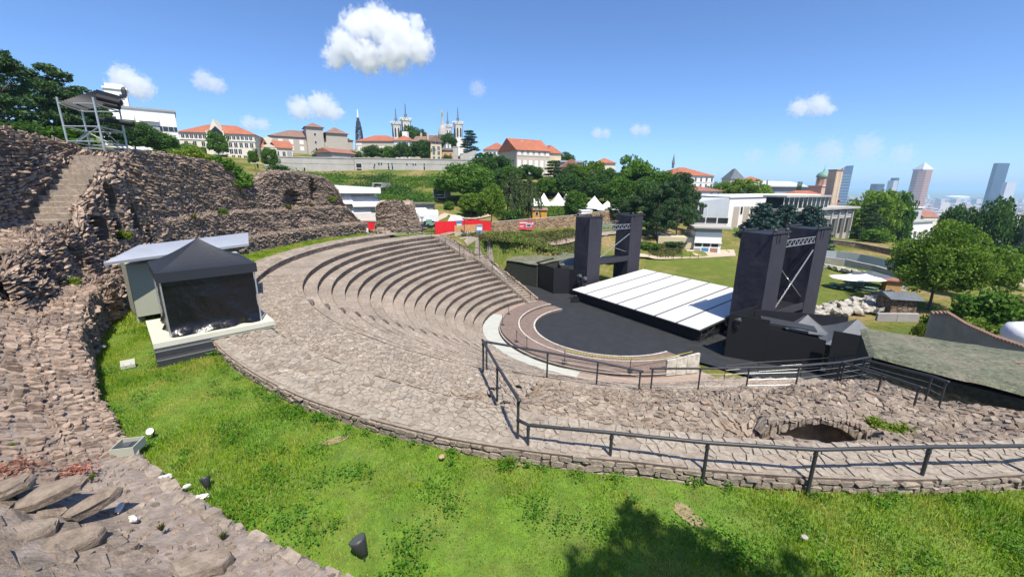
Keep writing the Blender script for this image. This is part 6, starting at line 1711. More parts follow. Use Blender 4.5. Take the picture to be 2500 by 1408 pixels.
# low house with curly gable
t, L, H = bpx('gabled_annex', 'low cream annex with stepped gable and red roof beside the cream building', 628, 162, 716, 170, 387, 358, 9, MT['cream'], 'gable', MT['tile_o'], 3.0,
    rows=[('f', 4, .22, .75, .5, 1.0, 1.7)])
mb = MB(); gx0, gx1 = L * .14, L * .56; xm = (gx0 + gx1) / 2
pr = [(gx0, -2), (gx1, -2), (gx1, H * .9), (gx1 - 1, H + .6), (gx1 - 2.2, H + 1.2), (xm + 1.6, H + 3.2), (xm, H + 3.9), (xm - 1.6, H + 3.2), (gx0 + 2.2, H + 1.2), (gx0 + 1, H + .6), (gx0, H * .9)]
k = len(pr); mb.add([(x, -.4, z) for x, z in pr] + [(x, 2, z) for x, z in pr], [tuple(range(k))] + [(i, k + i, k + (i + 1) % k, (i + 1) % k) for i in range(k)]); mb.build('gable_front', MT['cream'], t)
put_windows(t, L, H, [('f', 1, .22, .22, .5, 1.0, 1.8), ('f', 1, .48, .48, .5, 1.0, 1.8)], MT['frame_w'], MT['glass'], 9)
for o_ in list(t.children)[-2:]: o_.location.y = -.4
MB().box(L * .84, L * .97, -.1, -.01, -.5, H * .75).build('garage_door', MT['grey'], t)
# large grey-beige building
t, L, H = bpx('grey_beige_school', 'large grey-beige building with brown roofs and a projecting stair tower', 664, 178, 865, 195, 388, 331, 16, MT['greige'], 'hip', MT['tile_b'], 3.5,
    rows=[('f', 3, .12, .36, .78, 1.4, 1.6), ('f', 3, .12, .36, .5, 1.4, 1.6), ('f', 3, .68, .88, .78, 1.4, 1.8), ('f', 3, .68, .88, .45, 1.4, 1.8), ('f', 4, .1, .9, .18, 1.2, 1.6)], gm=MT['shutter_w'])
MB().box(L * .42, L * .62, -2.5, 8, -2, H + 4.2).build('stair_tower', MT['greige'], t)
mb = roof_mesh('hip', L * .2, 10.5, 0, 2.2, .7); mb.v = [(x + L * .42, y - 2.5, z + H + 4.2) for x, y, z in mb.v]; mb.build('tower_roof', MT['tile_b'], t)
MB().box(L * .66, L * .93, -.6, 14, -2, H + 2.5).build('side_block', MT['greige'], t)
mb = roof_mesh('hip', L * .27, 14.6, 0, 3.0, .7); mb.v = [(x + L * .66, y - .6, z + H + 2.5) for x, y, z in mb.v]; mb.build('block_roof', MT['tile_b'], t)
put_windows(t, L, H, [('f', 4, .48, .57, .2, .8, 1.0), ('f', 1, .52, .52, 1.15, .8, 1.0), ('f', 1, .52, .52, .8, .8, 1.0), ('f', 1, .52, .52, .5, .8, 1.0), ('r', 6, .08, .9, .75, 1.4, 2.0), ('r', 6, .08, .9, .4, 1.4, 2.0)], MT['frame_w'], MT['glass'], 16)
for o_ in [c for c in t.children if c.name.startswith('window')][-19:-12]: o_.location.y = -2.52
# outbuilding with red roof on the concrete wall
bpx('outbuilding', 'low outbuilding with rusty red roof on top of the concrete wall', 812, 140, 868, 148, 392, 372, 8, MT['concrete_l'], 'gable', MT['tile_r'], 1.6, rows=[('f', 1, .85, .85, .5, 1.2, 1.2)])
# metal lattice tower
mt_ = at_y(881, 384, 400); t = empty('lattice_tower', mt_, 0, 'dark iron lattice tower with a white mast tip on the skyline', 'tower')
Hh = at_y(881, 338, 400).z - mt_.z
def lat(mb, w0, w1, z0, z1, n, th):
    for k in range(n):
        a = z0 + (z1 - z0) * k / n; c = z0 + (z1 - z0) * (k + 1) / n; wa = w0 + (w1 - w0) * k / n; wc = w0 + (w1 - w0) * (k + 1) / n
        P = [(-1, -1), (1, -1), (1, 1), (-1, 1)]
        for i in range(4):
            p, q_ = P[i], P[(i + 1) % 4]
            mb.bar((p[0] * wa, p[1] * wa, a), (p[0] * wc, p[1] * wc, c), th * 1.5); mb.bar((p[0] * wa, p[1] * wa, a), (q_[0] * wc, q_[1] * wc, c), th); mb.bar((q_[0] * wa, q_[1] * wa, a), (p[0] * wc, p[1] * wc, c), th); mb.bar((p[0] * wc, p[1] * wc, c), (q_[0] * wc, q_[1] * wc, c), th)
zt = lambda py: at_y(881, py, 400).z - mt_.z
mb = MB(); lat(mb, 3.4, 2.0, -4, zt(317), 6, .45); mb.build('lower_frame', MT['iron'], t)
mb = MB(); mb.box(-2.0, 2.0, -2, 2, zt(317), zt(313)); mb.box(-2.5, 2.5, -2.5, 2.5, zt(313), zt(311.5)); mb.build('platform', MT['iron'], t)
mb = MB(); lat(mb, 1.6, 1.2, zt(311), zt(298), 3, .4); mb.box(-1.3, 1.3, -1.3, 1.3, zt(305), zt(297)); lat(mb, .9, .6, zt(297), zt(288), 3, .3); mb.build('upper_frame', MT['iron'], t)
mb = MB(); mb.lathe([(.7, zt(288)), (.6, zt(278)), (.4, zt(271)), (.1, zt(266))], 10); mb.build('mast_tip', MT['white'], t)
# long building with orange roof
t, L, H = bpx('red_roof_house', 'long beige house with orange hipped roof and a white end wing', 872, 186, 968, 184, 392, 345, 12, MT['beige'], 'hip', MT['tile_o'], 3.0, rows=[('f', 8, .1, .95, .62, 1.5, 1.6), ('f', 3, .04, .12, .86, 1.0, 1.0)], gm=MT['shutter_w'])
MB().box(L + .02, L + 6.8, -2, 10, -3, H).build('white_wing', MT['white'], t); mb = roof_mesh('hip', 6.8, 12, 0, 2.4, .5); mb.v = [(x + L, y - 2, z + H + .004) for x, y, z in mb.v]; mb.build('wing_roof', MT['tile_o'], t); MB().box(L + 2, L + 4.2, 3, 5, H + 1.2, H + 4.2).build('chimney', MT['white'], t)
# basilica: four crenellated octagonal towers, dome with statue, nave
bas = at_y(1045, 386, 332); t = empty('hilltop_basilica', bas, 0, 'white basilica with four crenellated octagonal towers and slender spires', 'church')
def bt(px, py_top, py_cr, Y, Wm, tag_):
    c = at_y(px, py_cr, Y); sp = at_y(px, py_top, Y)
    x, y = c.x - bas.x, c.y - bas.y; zc = c.z - bas.z; hs = sp.z - c.z; w = Wm / 2
    tw = MB(); tw.lathe([(w * .88, -14), (w * .84, zc - 13), (w * .84, zc - 11.5), (w * .92, zc - 4.0), (w * 1.02, zc - 2.2), (w * 1.14, zc - 1.6), (w * 1.14, zc - .6)], 8, (x, y, 0)); o = tw.build('octagonal_tower', MT['bas_white'], t)
    cr_ = MB()
    for k in range(16):
        a = 2 * math.pi * k / 16; cr_.box(x + math.cos(a) * w * 1.08 - .35, x + math.cos(a) * w * 1.08 + .35, y + math.sin(a) * w * 1.08 - .35, y + math.sin(a) * w * 1.08 + .35, zc - .62, zc + .35)
    cr_.build('battlement', MT['bas_white'], o)
    for k in range(8):
        a = 2 * math.pi * (k + .0) / 8 ; rr = w * .885
        m_ = MB(); h0, h1 = -10.3, -5.0
        pr = [(-.62, h0), (.62, h0), (.62, h1), (.44, h1 + .65), (0, h1 + .95), (-.44, h1 + .65), (-.62, h1)]
        ux, uy = -math.sin(a), math.cos(a)
        m_.add([(x + math.cos(a) * (rr + .05) + ux * p, y + math.sin(a) * (rr + .05) + uy * p, zc + q_) for p, q_ in pr] + [(x + math.cos(a) * (rr - .6) + ux * p, y + math.sin(a) * (rr - .6) + uy * p, zc + q_) for p, q_ in pr],
               [tuple(range(7)), tuple(range(13, 6, -1))] + [(i, 7 + i, 7 + (i + 1) % 7, (i + 1) % 7) for i in range(7)]); m_.build('arched_opening', MT['iron'], o)
    s_ = MB(); s_.lathe([(w * .30, zc - .6), (w * .27, zc + hs * .22), (w * .33, zc + hs * .24), (w * .30, zc + hs * .27), (w * .17, zc + hs * .30), (w * .09, zc + hs * .8), (w * .13, zc + hs * .84), (w * .05, zc + hs * .88), (.05, zc + hs)], 8, (x, y, 0)); s_.build('spire', MT['spire'], o)
bt(967, 262, 299, 330, 7.2, 0); bt(990.5, 250, 290, 318, 7.2, 1); bt(1093, 270, 306, 350, 6.6, 2); bt(1118, 260, 298.5, 322, 7.0, 3)
dm = at_y(1081, 330, 330); x, y, z = dm.x - bas.x, dm.y - bas.y, dm.z - bas.z
d_ = MB(); d_.lathe([(3.4, -14), (3.4, z - .5), (3.8, z), (3.5, z + 2), (2.6, z + 5.0), (1.2, z + 7.4), (1.1, z + 8.6), (.8, z + 9.2), (.6, z + 13)], 12, (x, y, 0)); dd = d_.build('ribbed_dome', MT['concrete_l'], t)
s_ = MB(); s_.lathe([(.5, z + 13), (.75, z + 14.4), (.6, z + 16.2), (.35, z + 16.8), (.42, z + 17.4), (.2, z + 18)], 8, (x, y, 0)); s_.bar((x, y, z + 16), (x + 1.2, y, z + 17.2), .3); s_.build('gilded_statue', MT['gold'], dd)
na, nb = at_y(985, 352, 325), at_y(1110, 352, 325)
MB().box(na.x - bas.x, nb.x - bas.x, na.y - bas.y, na.y - bas.y + 18, -14, na.z - bas.z).build('nave', MT['bas_white'], t)
mb = roof_mesh('gable', nb.x - na.x, 18, 0, 7.5, .4); mb.v = [(p + na.x - bas.x, q_ + na.y - bas.y, w_ + na.z - bas.z) for p, q_, w_ in mb.v]; mb.build('nave_roof', MT['slate'], t)
bx_ = at_y(1115, 342, 318); MB().box(bx_.x - bas.x - 4, bx_.x - bas.x + 5.5, bx_.y - bas.y, bx_.y - bas.y + 8, -14, bx_.z - bas.z).build('apse_block', MT['bas_white'], t)
# gabled sand house, ochre house, pillar, grey wedge
t, L, H = bpx('gabled_house', 'narrow sand coloured gabled house above the concrete wall', 1052, 160, 1079, 162, 392, 346, 12, MT['yellow_h'], 'front', MT['tile_b'], 2.4, rows=[('f', 2, .3, .6, .97, .9, 1.1), ('f', 2, .28, .72, .68, .9, 1.4), ('f', 2, .28, .72, .42, .9, 1.4), ('f', 2, .28, .72, .12, .9, 1.4)], chim=((.2, .5, 2), (.85, .6, 2)))
bpx('rear_house', 'brown-roofed house wing behind the big dark tree', 1013, 172, 1052, 172, 392, 345, 10, MT['yellow_h'], 'gable', MT['tile_b'], 2.4, chim=((.3, .5, 2.5), (.7, .5, 2.5)))
t, L, H = bpx('ochre_house', 'small orange house with slate mansard roof', 1080, 166, 1107, 167, 392, 366, 8, MT['ochre'], 'hip', MT['slate'], 3.0, rows=[('f', 2, .3, .75, .55, .8, 1.3)])
MB().box(L * .35, L * .5, -.2, 2, H + .6, H + 2).build('dormer', MT['frame_w'], t); MB().box(L * .65, L * .8, -.2, 2, H + .6, H + 2).build('dormer', MT['frame_w'], t)
A = at_y(1113, 392, 158); t = empty('concrete_pylon', A, 0, 'tall concrete pylon standing on the retaining wall', 'pylon'); hz = at_y(1113, 360, 158).z - A.z; MB().prism([(-.9, -.8), (.9, -.8), (.8, .8), (-.8, .8)], -2, hz).build('shaft', MT['concrete_l'], t); MB().box(-1.0, 1.0, -.9, .9, hz, hz + .25).build('cap', MT['concrete'], t)
A, L, rz = frame_of(1124, 156, 1162, 158, 391); t = empty('wedge_building', A, rz, 'grey wedge-shaped building at the right end of the retaining wall', 'building'); MB().add([(0, 0, -2), (L, 0, -2), (L, 0, 3.6), (0, 0, 1.6), (0, 6, -2), (L, 6, -2), (L, 6, 3.6), (0, 6, 1.6)], [(0, 1, 2, 3), (1, 5, 6, 2), (5, 4, 7, 6), (4, 0, 3, 7), (3, 2, 6, 7)]).build('wall', MT['concrete_l'], t)
put_windows(t, L, 3, [('f', 1, .65, .65, .35, 1.2, 1.2)], MT['frame_g'], MT['lgrey'], 6)
# long concrete retaining wall with window slots, in two straight runs
def cwall(label, pxA, YA, pxB, YB, baseA, topA, wins):
    A, L, rz = frame_of(pxA, YA, pxB, YB, baseA); H = at_y(pxA, topA, YA).z - A.z
    t = empty('retaining_wall', A, rz, label, 'wall'); MB().box(0, L, 0, .8, -3, H).build('wall', MT['concrete_l'], t); MB().box(-.1, L + .1, -.12, .92, H + .002, H + .3).build('coping', MT['concrete'], t)
    MB().box(0, L, -.05, -.003, H * .62, H * .66).build('band', MT['concrete'], t)
    for u, z, w, h in wins:
        o = bpy.data.objects.new('window', window_mesh(w, h, MT['frame_w'], MT['glass'], False)); link(o, t); o.location = (u * L, -.0, z * H)
    for u in np.linspace(.08, .95, 9): MB().box(u * L - .05, u * L + .05, -.004 - .02, -.003, .1, H - .1).build('joint', MT['concrete'], t)
cwall('long bare concrete retaining wall on the hillside, left run', 648, 126, 866, 132, 421, 383, [(.43, .25, .4, 1.0)])
cwall('concrete retaining wall with narrow windows, right run', 866.5, 132, 1166, 136, 417, 387, [(.035, .42, 1.6, 1.3), (.035, .1, 1.6, .6), (.16, .5, .5, .6), (.155, .3, .4, .7), (.195, .6, .5, .7), (.215, .6, .5, .7), (.27, .6, .5, .6), (.30, .6, .5, .6), (.272, .3, .5, 1.2), (.302, .3, .5, 1.2), (.42, .6, .5, .6), (.47, .6, .5, .6), (.49, .6, .5, .6), (.56, .6, .5, .6), (.56, .3, .5, 1.1), (.75, .6, .5, .6), (.775, .6, .5, .6), (.75, .3, .5, .9), (.775, .3, .5, .9)])
# hillside window boxes of the museum
def cannon(label, px, py0, py1, w_px, Y, rz):
    A = at_y(px, py1, Y); H = at_y(px, py0, Y).z - A.z; W = w_px * Y / F_PX
    t = empty('window_box', A, rz, label, 'window box'); x = W / 2
    mb = MB(); f = .28
    for (a, b_, c, d) in ((-x, x, 0, f), (-x, x, H - f, H), (-x, -x + f, f, H - f), (x - f, x, f, H - f)): mb.box(a, b_, -.3, 4.5, c, d)
    mb.box(-x, x, 4.5, 4.7, 0, H); mb.build('concrete_hood', MT['concrete_l'], t)
    MB().box(-x + f, x - f, .35, .42, f, H - f).build('window_pane', MT['glass'], t); MB().box(-x + f, x - f, .25, .34, H * .33, H * .40).build('window_bar', MT['frame_w'], t)
cannon('concrete framed window box jutting from the green slope', 1073, 461, 484, 30, 100, -.12); cannon('concrete framed window box behind the white scaffold building', 923, 446, 458, 24, 104, -.1)
# houses right of the basilica
bpx('distant_villa', 'white villa with orange roofs beyond the cedar', 1180, 230, 1224, 226, 388, 366, 12, MT['white'], 'hip', MT['tile_o'], 4.0, rows=[('f', 4, .2, .85, .6, 1.2, 1.4)])
t, L, H = bpx('beige_school', 'tall beige building with orange roof and white shutters above the trees', 1261, 146, 1340, 152, 440, 366, 14, MT['beige'], 'gable', MT['tile_o'], 4.4,
    rows=[('f', 6, .07, .93, .90, 1.1, 1.3), ('f', 6, .07, .93, .56, 1.2, 2.1), ('f', 6, .07, .93, .22, 1.1, 1.6), ('l', 1, .55, .55, .6, .6, 1.0), ('l', 1, .7, .7, .6, .6, 1.0)], gm=MT['shutter_w'], chim=((.08, .5, 1.8), (.35, .4, 1.5), (.92, .5, 1.8)))
MB().box(L * .39, L * .63, -1.0, -.02, H * .38, H * .42).build('balcony', MT['concrete'], t); MB().box(-.05, L + .05, -.06, -.004, H * .80, H * .815).build('string_course', MT['concrete'], t)
MB().box(L + .02, L + 5.5, 1, 13, -3, H * .96).build('side_wing', MT['yellow_h'], t); mb = roof_mesh('hip', 5.5, 12, 0, 3, .5); mb.v = [(x + L, y + 1, z + H * .96 + .004) for x, y, z in mb.v]; mb.build('wing_roof', MT['tile_o'], t)
bpx('small_chapel_house', 'small cream house with red gable roof half hidden by trees', 1372, 132, 1414, 132, 450, 408, 9, MT['cream'], 'front', MT['tile_r'], 2.4, rows=[('f', 2, .3, .7, .4, .8, 1.6)])
bpx('flat_roofed_house', 'low grey roof behind the small cream house', 1366, 150, 1420, 152, 430, 396, 10, MT['grey'], 'flat', MT['grey'], .6)
bpx('hidden_house', 'orange tiled roof glimpsed through the grove', 1455, 160, 1500, 160, 440, 398, 10, MT['cream'], 'hip', MT['tile_o'], 2.0)
# right of the grove
t, L, H = bpx('convent', 'white building with orange hipped roof and small belfry', 1648, 165, 1737, 172, 480, 428, 16, MT['white'], 'hip', MT['tile_o'], 3.4, rows=[('f', 4, .5, .95, .82, .9, 1.5), ('f', 4, .5, .95, .52, .9, 1.5), ('f', 2, .12, .32, .8, .9, 1.5), ('f', 2, .12, .32, .5, .9, 1.5)])
MB().lathe([(.5, 0), (.5, 1.6), (.7, 1.7), (.05, 5.5)], 8, (L * .25, 8, H + 3.0)).build('belfry', MT['spire'], t); MB().box(-.1, L + .1, -.08, -.004, H * .66, H * .68).build('string_course', MT['grey'], t)
t, L, H = bpx('convent_wing', 'lower white wing with red roof in front of the belfry building', 1682, 128, 1756, 134, 540, 466, 12, MT['white'], 'hip', MT['tile_r'], 1.6, rows=[('f', 1, .22, .22, .80, 1.0, 2.4), ('f', 2, .62, .84, .80, 1.0, 2.4)])
t, L, H = bpx('pyramid_roof_house', 'house with slate pyramid roof beside an orange roof', 1780, 230, 1812, 230, 470, 437, 10, MT['cream'], 'hip', MT['slate'], 5.5)
bpx('yellow_house', 'pale yellow house with orange roof behind the leafy tree', 1800, 210, 1865, 206, 470, 443, 12, MT['cream'], 'hip', MT['tile_o'], 2.6, rows=[('f', 4, .2, .9, .5, 1.1, 1.5)])
t, L, H = bpx('grey_college', 'grey modern flat-roofed college behind the white building', 1868, 185, 2000, 205, 500, 456, 18, MT['grey'], 'flat', MT['lgrey'], .5, rows=[('f', 6, .08, .92, .45, 2.4, 1.8), ('f', 1, .3, .3, .42, 1.0, 1.8)], ov=1.2)
mb = roof_mesh('hip', L * .8, 12, 0, 2.2, 0); mb.v = [(x + L * .08, y + 3, z + H + .5) for x, y, z in mb.v]; mb.build('upper_roof', MT['lgrey'], t)
for i, px in enumerate((1869, 1945, 1949, 1953)): tree('cypress', 'cypress', ['single thin cypress by the grey college', 'thin cypress, left of three on the college roof line', 'thin cypress, middle of three on the college roof line', 'thin cypress, right of three on the college roof line'][i], px, 443 if i == 0 else 446, 470, 170, 5, z0=at_y(px, 470, 170).z)
# church tower with copper dome
A = at_y(2001, 480, 168); t = empty('church_tower', A, .2, 'pink stone church tower with green copper dome', 'church tower'); Zt = lambda py: at_y(2001, py, 168).z - A.z
MB().box(-3.0, 3.0, -3, 3, -6, Zt(455)).build('base', MT['pinkish'], t); MB().box(-3.3, 3.3, -3.3, 3.3, Zt(455), Zt(453)).build('cornice', MT['cream'], t)
MB().lathe([(2.1, Zt(453)), (2.1, Zt(434))], 8).build('drum', MT['pinkish'], t)
for k in range(8):
    a = 2 * math.pi * k / 8; o = bpy.data.objects.new('louvre', window_mesh(.8, 2.4, MT['pinkish'], MT['brick_t'], False)); link(o, t); o.location = (math.cos(a) * 2.0, math.sin(a) * 2.0, Zt(444)); o.rotation_euler = (0, 0, a + math.pi / 2)
MB().lathe([(2.35, Zt(434)), (2.4, Zt(432)), (2.3, Zt(428)), (1.8, Zt(423)), (.9, Zt(419.5)), (.45, Zt(419)), (.45, Zt(416)), (.12, Zt(413)), (.06, Zt(402))], 14).build('copper_dome', MT['bronze'], t, True)
bpx('chapel', 'chapel roof of bright orange tiles below the copper dome', 1940, 150, 2046, 156, 515, 488, 14, MT['brick_t'], 'hip', MT['tile_o'], 3.2)
A = at_y(2026, 495, 128); t = empty('brick_chimney', A, .25, 'tall square brick chimney beside the church tower', 'chimney'); hz = at_y(2028, 417, 128).z - A.z
MB().box(-1.25, 1.25, -1.25, 1.25, -5, hz).build('stack', MT['pinkish'], t); MB().box(-1.4, 1.4, -1.4, 1.4, hz, hz + .35).build('cap', MT['brick_t'], t)
for sx in (-1, 1): MB().box(sx * .75 - .25, sx * .75 + .25, -1.33, -1.252, 0, hz - .4).build('pilaster', MT['yellow_h'], t)
# long white school and concrete finned hall
A, L, rz = frame_of(1772, 104, 1985, 118, 560); t = empty('white_school', A, rz, 'long white modern school with sloping roofline behind the blue spruces', 'school')
hA = at_y(1772, 483, 104).z - A.z; hB = at_y(1985, 477, 118).z - A.z
MB().prism([(0, 0), (L, 0), (L, 12), (0, 12)], -3, [hA, hB, hB, hA]).build('wall', MT['white'], t); MB().prism([(-.2, -.25), (L + .2, -.25), (L + .2, 12.2), (-.2, 12.2)], [hA + .004, hB + .004] * 2, [hA + .3, hB + .3, hB + .3, hA + .3]).build('roof', MT['white'], t)
for k in range(9):
    u = .05 + k * .105; MB().box(u * L, u * L + .06 * L, -.03, -.003, .5, hA * .72).build('render_panel', MT['greige'], t)
    o = bpy.data.objects.new('window', window_mesh(.7, 1.8, MT['frame_w'], MT['glass'], False)); link(o, t); o.location = (u * L + .082 * L, 0, hA * .6)
A2, L2, rz2 = frame_of(1697, 101, 1772, 104, 560); t2 = empty('grey_school_wing', A2, rz2, 'pale blue-grey clad end wing of the white school', 'building'); h1, h2 = at_y(1697, 492, 101).z - A2.z, at_y(1772, 483, 104).z - A2.z
MB().prism([(0, 0), (L2 - .05, 0), (L2 - .05, 11), (0, 11)], -3, [h1, h2, h2, h1]).build('wall', MT['lgrey'], t2); put_windows(t2, L2, h1, [('f', 1, .12, .12, .72, 1.2, 2.2), ('f', 1, .12, .12, .32, 1.2, 2.2)], MT['frame_g'], MT['glass'], 11); MB().box(L2 * .3, L2 * .32, -.1, -.004, .2, h1 * .9).build('drainpipe', MT['frame_w'], t2)
A, L, rz = frame_of(1908, 97, 2066, 118, 592); t = empty('finned_hall', A, rz, 'concrete hall with vertical fins and a glazed clerestory', 'hall'); H = at_y(2066, 508, 118).z - A.z
MB().box(0, L, 0, 7, -3, H).build('wall', MT['greige'], t); MB().box(-1, L + 1.2, -1.2, 8, H + .002, H + .5).build('roof_slab', MT['concrete_l'], t)
for k in range(9):
    x = L * (.03 + k * .117); MB().box(x - .25, x + .25, -.7, -.003, -2, H).build('fin', MT['concrete_l'], t)
    if k < 8:
        for q_ in range(5): MB().box(x + .35, x + L * .117 - .35, -.35, -.004, H * (.66 + q_ * .06), H * (.69 + q_ * .06)).build('louvre', MT['frame_w'], t)
        MB().box(x + .3, x + L * .117 - .3, -.05, -.003, H * .64, H * .97).build('louvre_backing', MT['glass'], t); MB().box(x + .5, x + L * .117 - .5, -.05, -.003, H * .08, H * .6).build('window', MT['glass'], t)
MB().box(L * .0, L * .62, 1, 5, H + .5, H + 3.2).build('clerestory', MT['glass'], t); MB().box(-.4, L * .62 + .8, .3, 5.7, H + 3.2, H + 3.6).build('clerestory_roof', MT['concrete_l'], t)
for k in range(11): MB().box(L * .062 * k - .12, L * .062 * k + .12, .9, .98, H + .5, H + 3.2).build('mullion', MT['frame_w'], t)
# white pavilion with solar panels
A, L, rz = frame_of(1692, 78, 1757, 77, 620); t = empty('museum_pavilion', A, rz, 'small white flat-roofed pavilion with solar panels beside the lawn', 'pavilion'); H = at_y(1692, 566, 78).z - A.z
MB().box(0, L, 0, 9, -1.5, H).build('wall', MT['white'], t); MB().box(-.5, L + 1.5, -.8, 9.5, H + .75, H + 1.05).build('roof', MT['concrete_l'], t); MB().box(.1, L - .1, .1, 8.8, H, H + .75).build('clerestory', MT['grey'], t)
for k in range(3): MB().box(L * (.03 + k * .31), L * (.28 + k * .31), -.04, -.003, H * .36, H * .5).build('window', MT['glass'], t)
MB().box(L * .3, L * .56, -.05, -.003, -.2, H * .3).build('blue_door', MT['blue'], t); MB().box(L * .62, L * .9, -.05, -.003, -.2, H * .3).build('red_door', MT['brick_t'], t); MB().box(L * .02, L * .26, -.05, -.003, -.2, H * .28).build('shutter', MT['grey'], t); MB().box(-.1, L + .1, -.3, -.004, H * .52, H * .56).build('canopy_edge', MT['white'], t)
for k in range(5):
    o = MB().box(k * 2.15 - 3.4, k * 2.15 - 1.5, 6.4, 6.5, H + 1.2, H + 2.3).build('solar_panel', MT['glass'], t); MB().bar((k * 2.15 - 3.5, 6.3, H + 1.0), (k * 2.15 - 3.5, 6.3, H + 2.5), .1).build('panel_support', MT['frame_w'], t)
pa = at_y(1660, 598, 82); MB().box(-6.5, -.05, .6, 9, -1.5, H * .72).build('side_wall', MT['yellow_h'], t)
# white scaffolded building in the gap
A, L, rz = frame_of(800, 66, 934, 70, 560); t = empty('wrapped_building', A, rz, 'building wrapped in white tarpaulins with overlapping awnings and scaffold', 'building'); Zs = lambda py: at_y(870, py, 68).z - A.z
MB().box(0, L - .6, 2.2, 8, -2, Zs(462)).build('wall', MT['lgrey'], t)
MB().prism([(-1, -.6), (L, -.6), (L, 8.5), (-1, 8.5)], [Zs(472)] * 4, [Zs(450), Zs(458), Zs(458), Zs(450)]).build('roof_sheet', MT['tarp_white'], t)
def awn(u0, u1, pt, pb, out): 
    mb = MB(); mb.add([(u0 * L, 1.6, Zs(pt)), (u1 * L, 1.6, Zs(pt)), (u1 * L, -out, Zs(pb)), (u0 * L, -out, Zs(pb)), (u0 * L, 1.6, Zs(pt) - .1), (u1 * L, 1.6, Zs(pt) - .1), (u1 * L, -out, Zs(pb) - .25), (u0 * L, -out, Zs(pb) - .25)], [(0, 3, 2, 1), (4, 5, 6, 7), (3, 7, 6, 2), (0, 4, 7, 3), (1, 2, 6, 5)]); mb.build('awning', MT['tarp_white'], t)
awn(.02, .48, 474, 494, .5); awn(.47, .97, 480, 501, .8); awn(.12, .46, 504, 523, .5); awn(.46, .80, 504, 521, .6)
MB().box(.1 * L, .8 * L, 2.05, 2.18, -.5, Zs(525)).build('shop_front', MT['glass'], t); MB().box(.8 * L, .9 * L, 1.6, 1.8, -1, Zs(505)).build('white_panel', MT['lgrey'], t)
mb = MB()
for x in (.90, .95, 1.0):
    mb.tube([(x * L, .8, -1.5), (x * L, .8, Zs(462))], .05, 6)
for z_ in (1, 3, 5): mb.tube([(.86 * L, .8, z_), (1.0 * L, .8, z_)], .05, 6); mb.tube([(.87 * L, .9, z_ + 1.8), (1.0 * L, .9, z_)], .05, 6)
mb.build('scaffold', MT['steel'], t)
# far right houses
t, L, H = bpx('tiled_house', 'house with brick-red tiled roof cut by the right picture edge', 2462, 40, 2580, 34, 800, 742, 9, MT['brick_t'], 'gable', MT['tile_r'], 3.4, ov=.6)
MB().box(L * .1, L * .9, -.04, -.004, -2, H * .8).build('dark_opening', MT['black'], t)
bpx('beige_farmhouse', 'weathered beige house at the right picture edge above the trees', 2462, 105, 2560, 95, 630, 525, 12, MT['greige'], 'hip', MT['tile_b'], 2.5, rows=[('f', 3, .1, .6, .75, .8, 1.6), ('f', 3, .1, .6, .45, .8, 1.6)])
bpx('low_white_building', 'low modern white building on the slope toward the city', 2186, 140, 2262, 150, 600, 545, 12, MT['white'], 'flat', MT['concrete_l'], .5, rows=[('f', 3, .2, .8, .5, 2.0, 1.4)])
bpx('glass_pavilion', 'glass roofed pavilion on the slope toward the city', 2198, 175, 2240, 180, 560, 508, 10, MT['lgrey'], 'flat', MT['white'], .4, rows=[('f', 2, .3, .7, .7, 3, 2)])
bpx('red_roof_terrace', 'cluster of red roofs below the city towers', 2248, 260, 2286, 262, 560, 530, 14, MT['cream'], 'gable', MT['tile_r'], 4)

# ------------------------------------------------------------------ scaffold tower on the left ruin
pA, pB, pC, pD = at_y(166, 353, 27.5), at_y(256, 372, 27.5), at_y(318, 395, 30.5), at_y(225, 380, 30.5)
ztop = at_y(232, 238, 27.5).z; zlow = pA.z - .3
sc = empty('scaffold_tower', (pB.x, pB.y, zlow), 0, 'steel tube scaffold tower with dark corrugated roof on the ruined wall', 'scaffold')
o_ = Vector((pB.x, pB.y, zlow))
cor = [pA, pB, pC, pD]; lowz = [zlow - 1, zlow - 1, at_y(330, 480, 30.5).z, zlow - 1]
for c, lz in zip(cor, lowz): MB().tube([Vector((c.x, c.y, lz)) - o_, Vector((c.x, c.y, ztop)) - o_], .055, 8).build('standard', MT['steel'], sc)
H_ = ztop - zlow
for f in (.02, .16, .45, .88):
    for i in range(4):
        a, b_ = cor[i], cor[(i + 1) % 4]; MB().tube([Vector((a.x, a.y, zlow + f * H_)) - o_, Vector((b_.x, b_.y, zlow + f * H_)) - o_], .045, 6).build('ledger', MT['steel'], sc)
for i, (f0, f1) in enumerate(((.02, .45), (.45, .02), (.02, .45), (.45, .02))):
    a, b_ = cor[i], cor[(i + 1) % 4]; MB().tube([Vector((a.x, a.y, zlow + f0 * H_)) - o_, Vector((b_.x, b_.y, zlow + f1 * H_)) - o_], .04, 6).build('diagonal', MT['steel'], sc)
for z0_, z1_ in ((-1.2, -2.6), (-2.6, -1.2)):
    MB().tube([Vector((pC.x, pC.y, zlow + z0_)) - o_, Vector((pC.x - 1.3, pC.y + .6, zlow + z1_)) - o_], .04, 6).build('diagonal', MT['steel'], sc)
R4 = [at_y(143, 250, 27.0), at_y(238, 219, 29.5), at_y(306, 238, 31.0), at_y(207, 271, 27.2)]
n = 60; mb = MB(); vs = []
for i in range(n):
    f = i / (n - 1); w_ = .04 * math.sin(i * 2 * math.pi / 4)
    for g in (0, 1):
        p = R4[0].lerp(R4[3], g).lerp(R4[1].lerp(R4[2], g), f) - o_; vs.append((p.x, p.y, p.z + w_))
mb.add(vs, [(2 * i, 2 * i + 1, 2 * i + 3, 2 * i + 2) for i in range(n - 1)]); mb.build('corrugated_roof', MT['black'], sc)
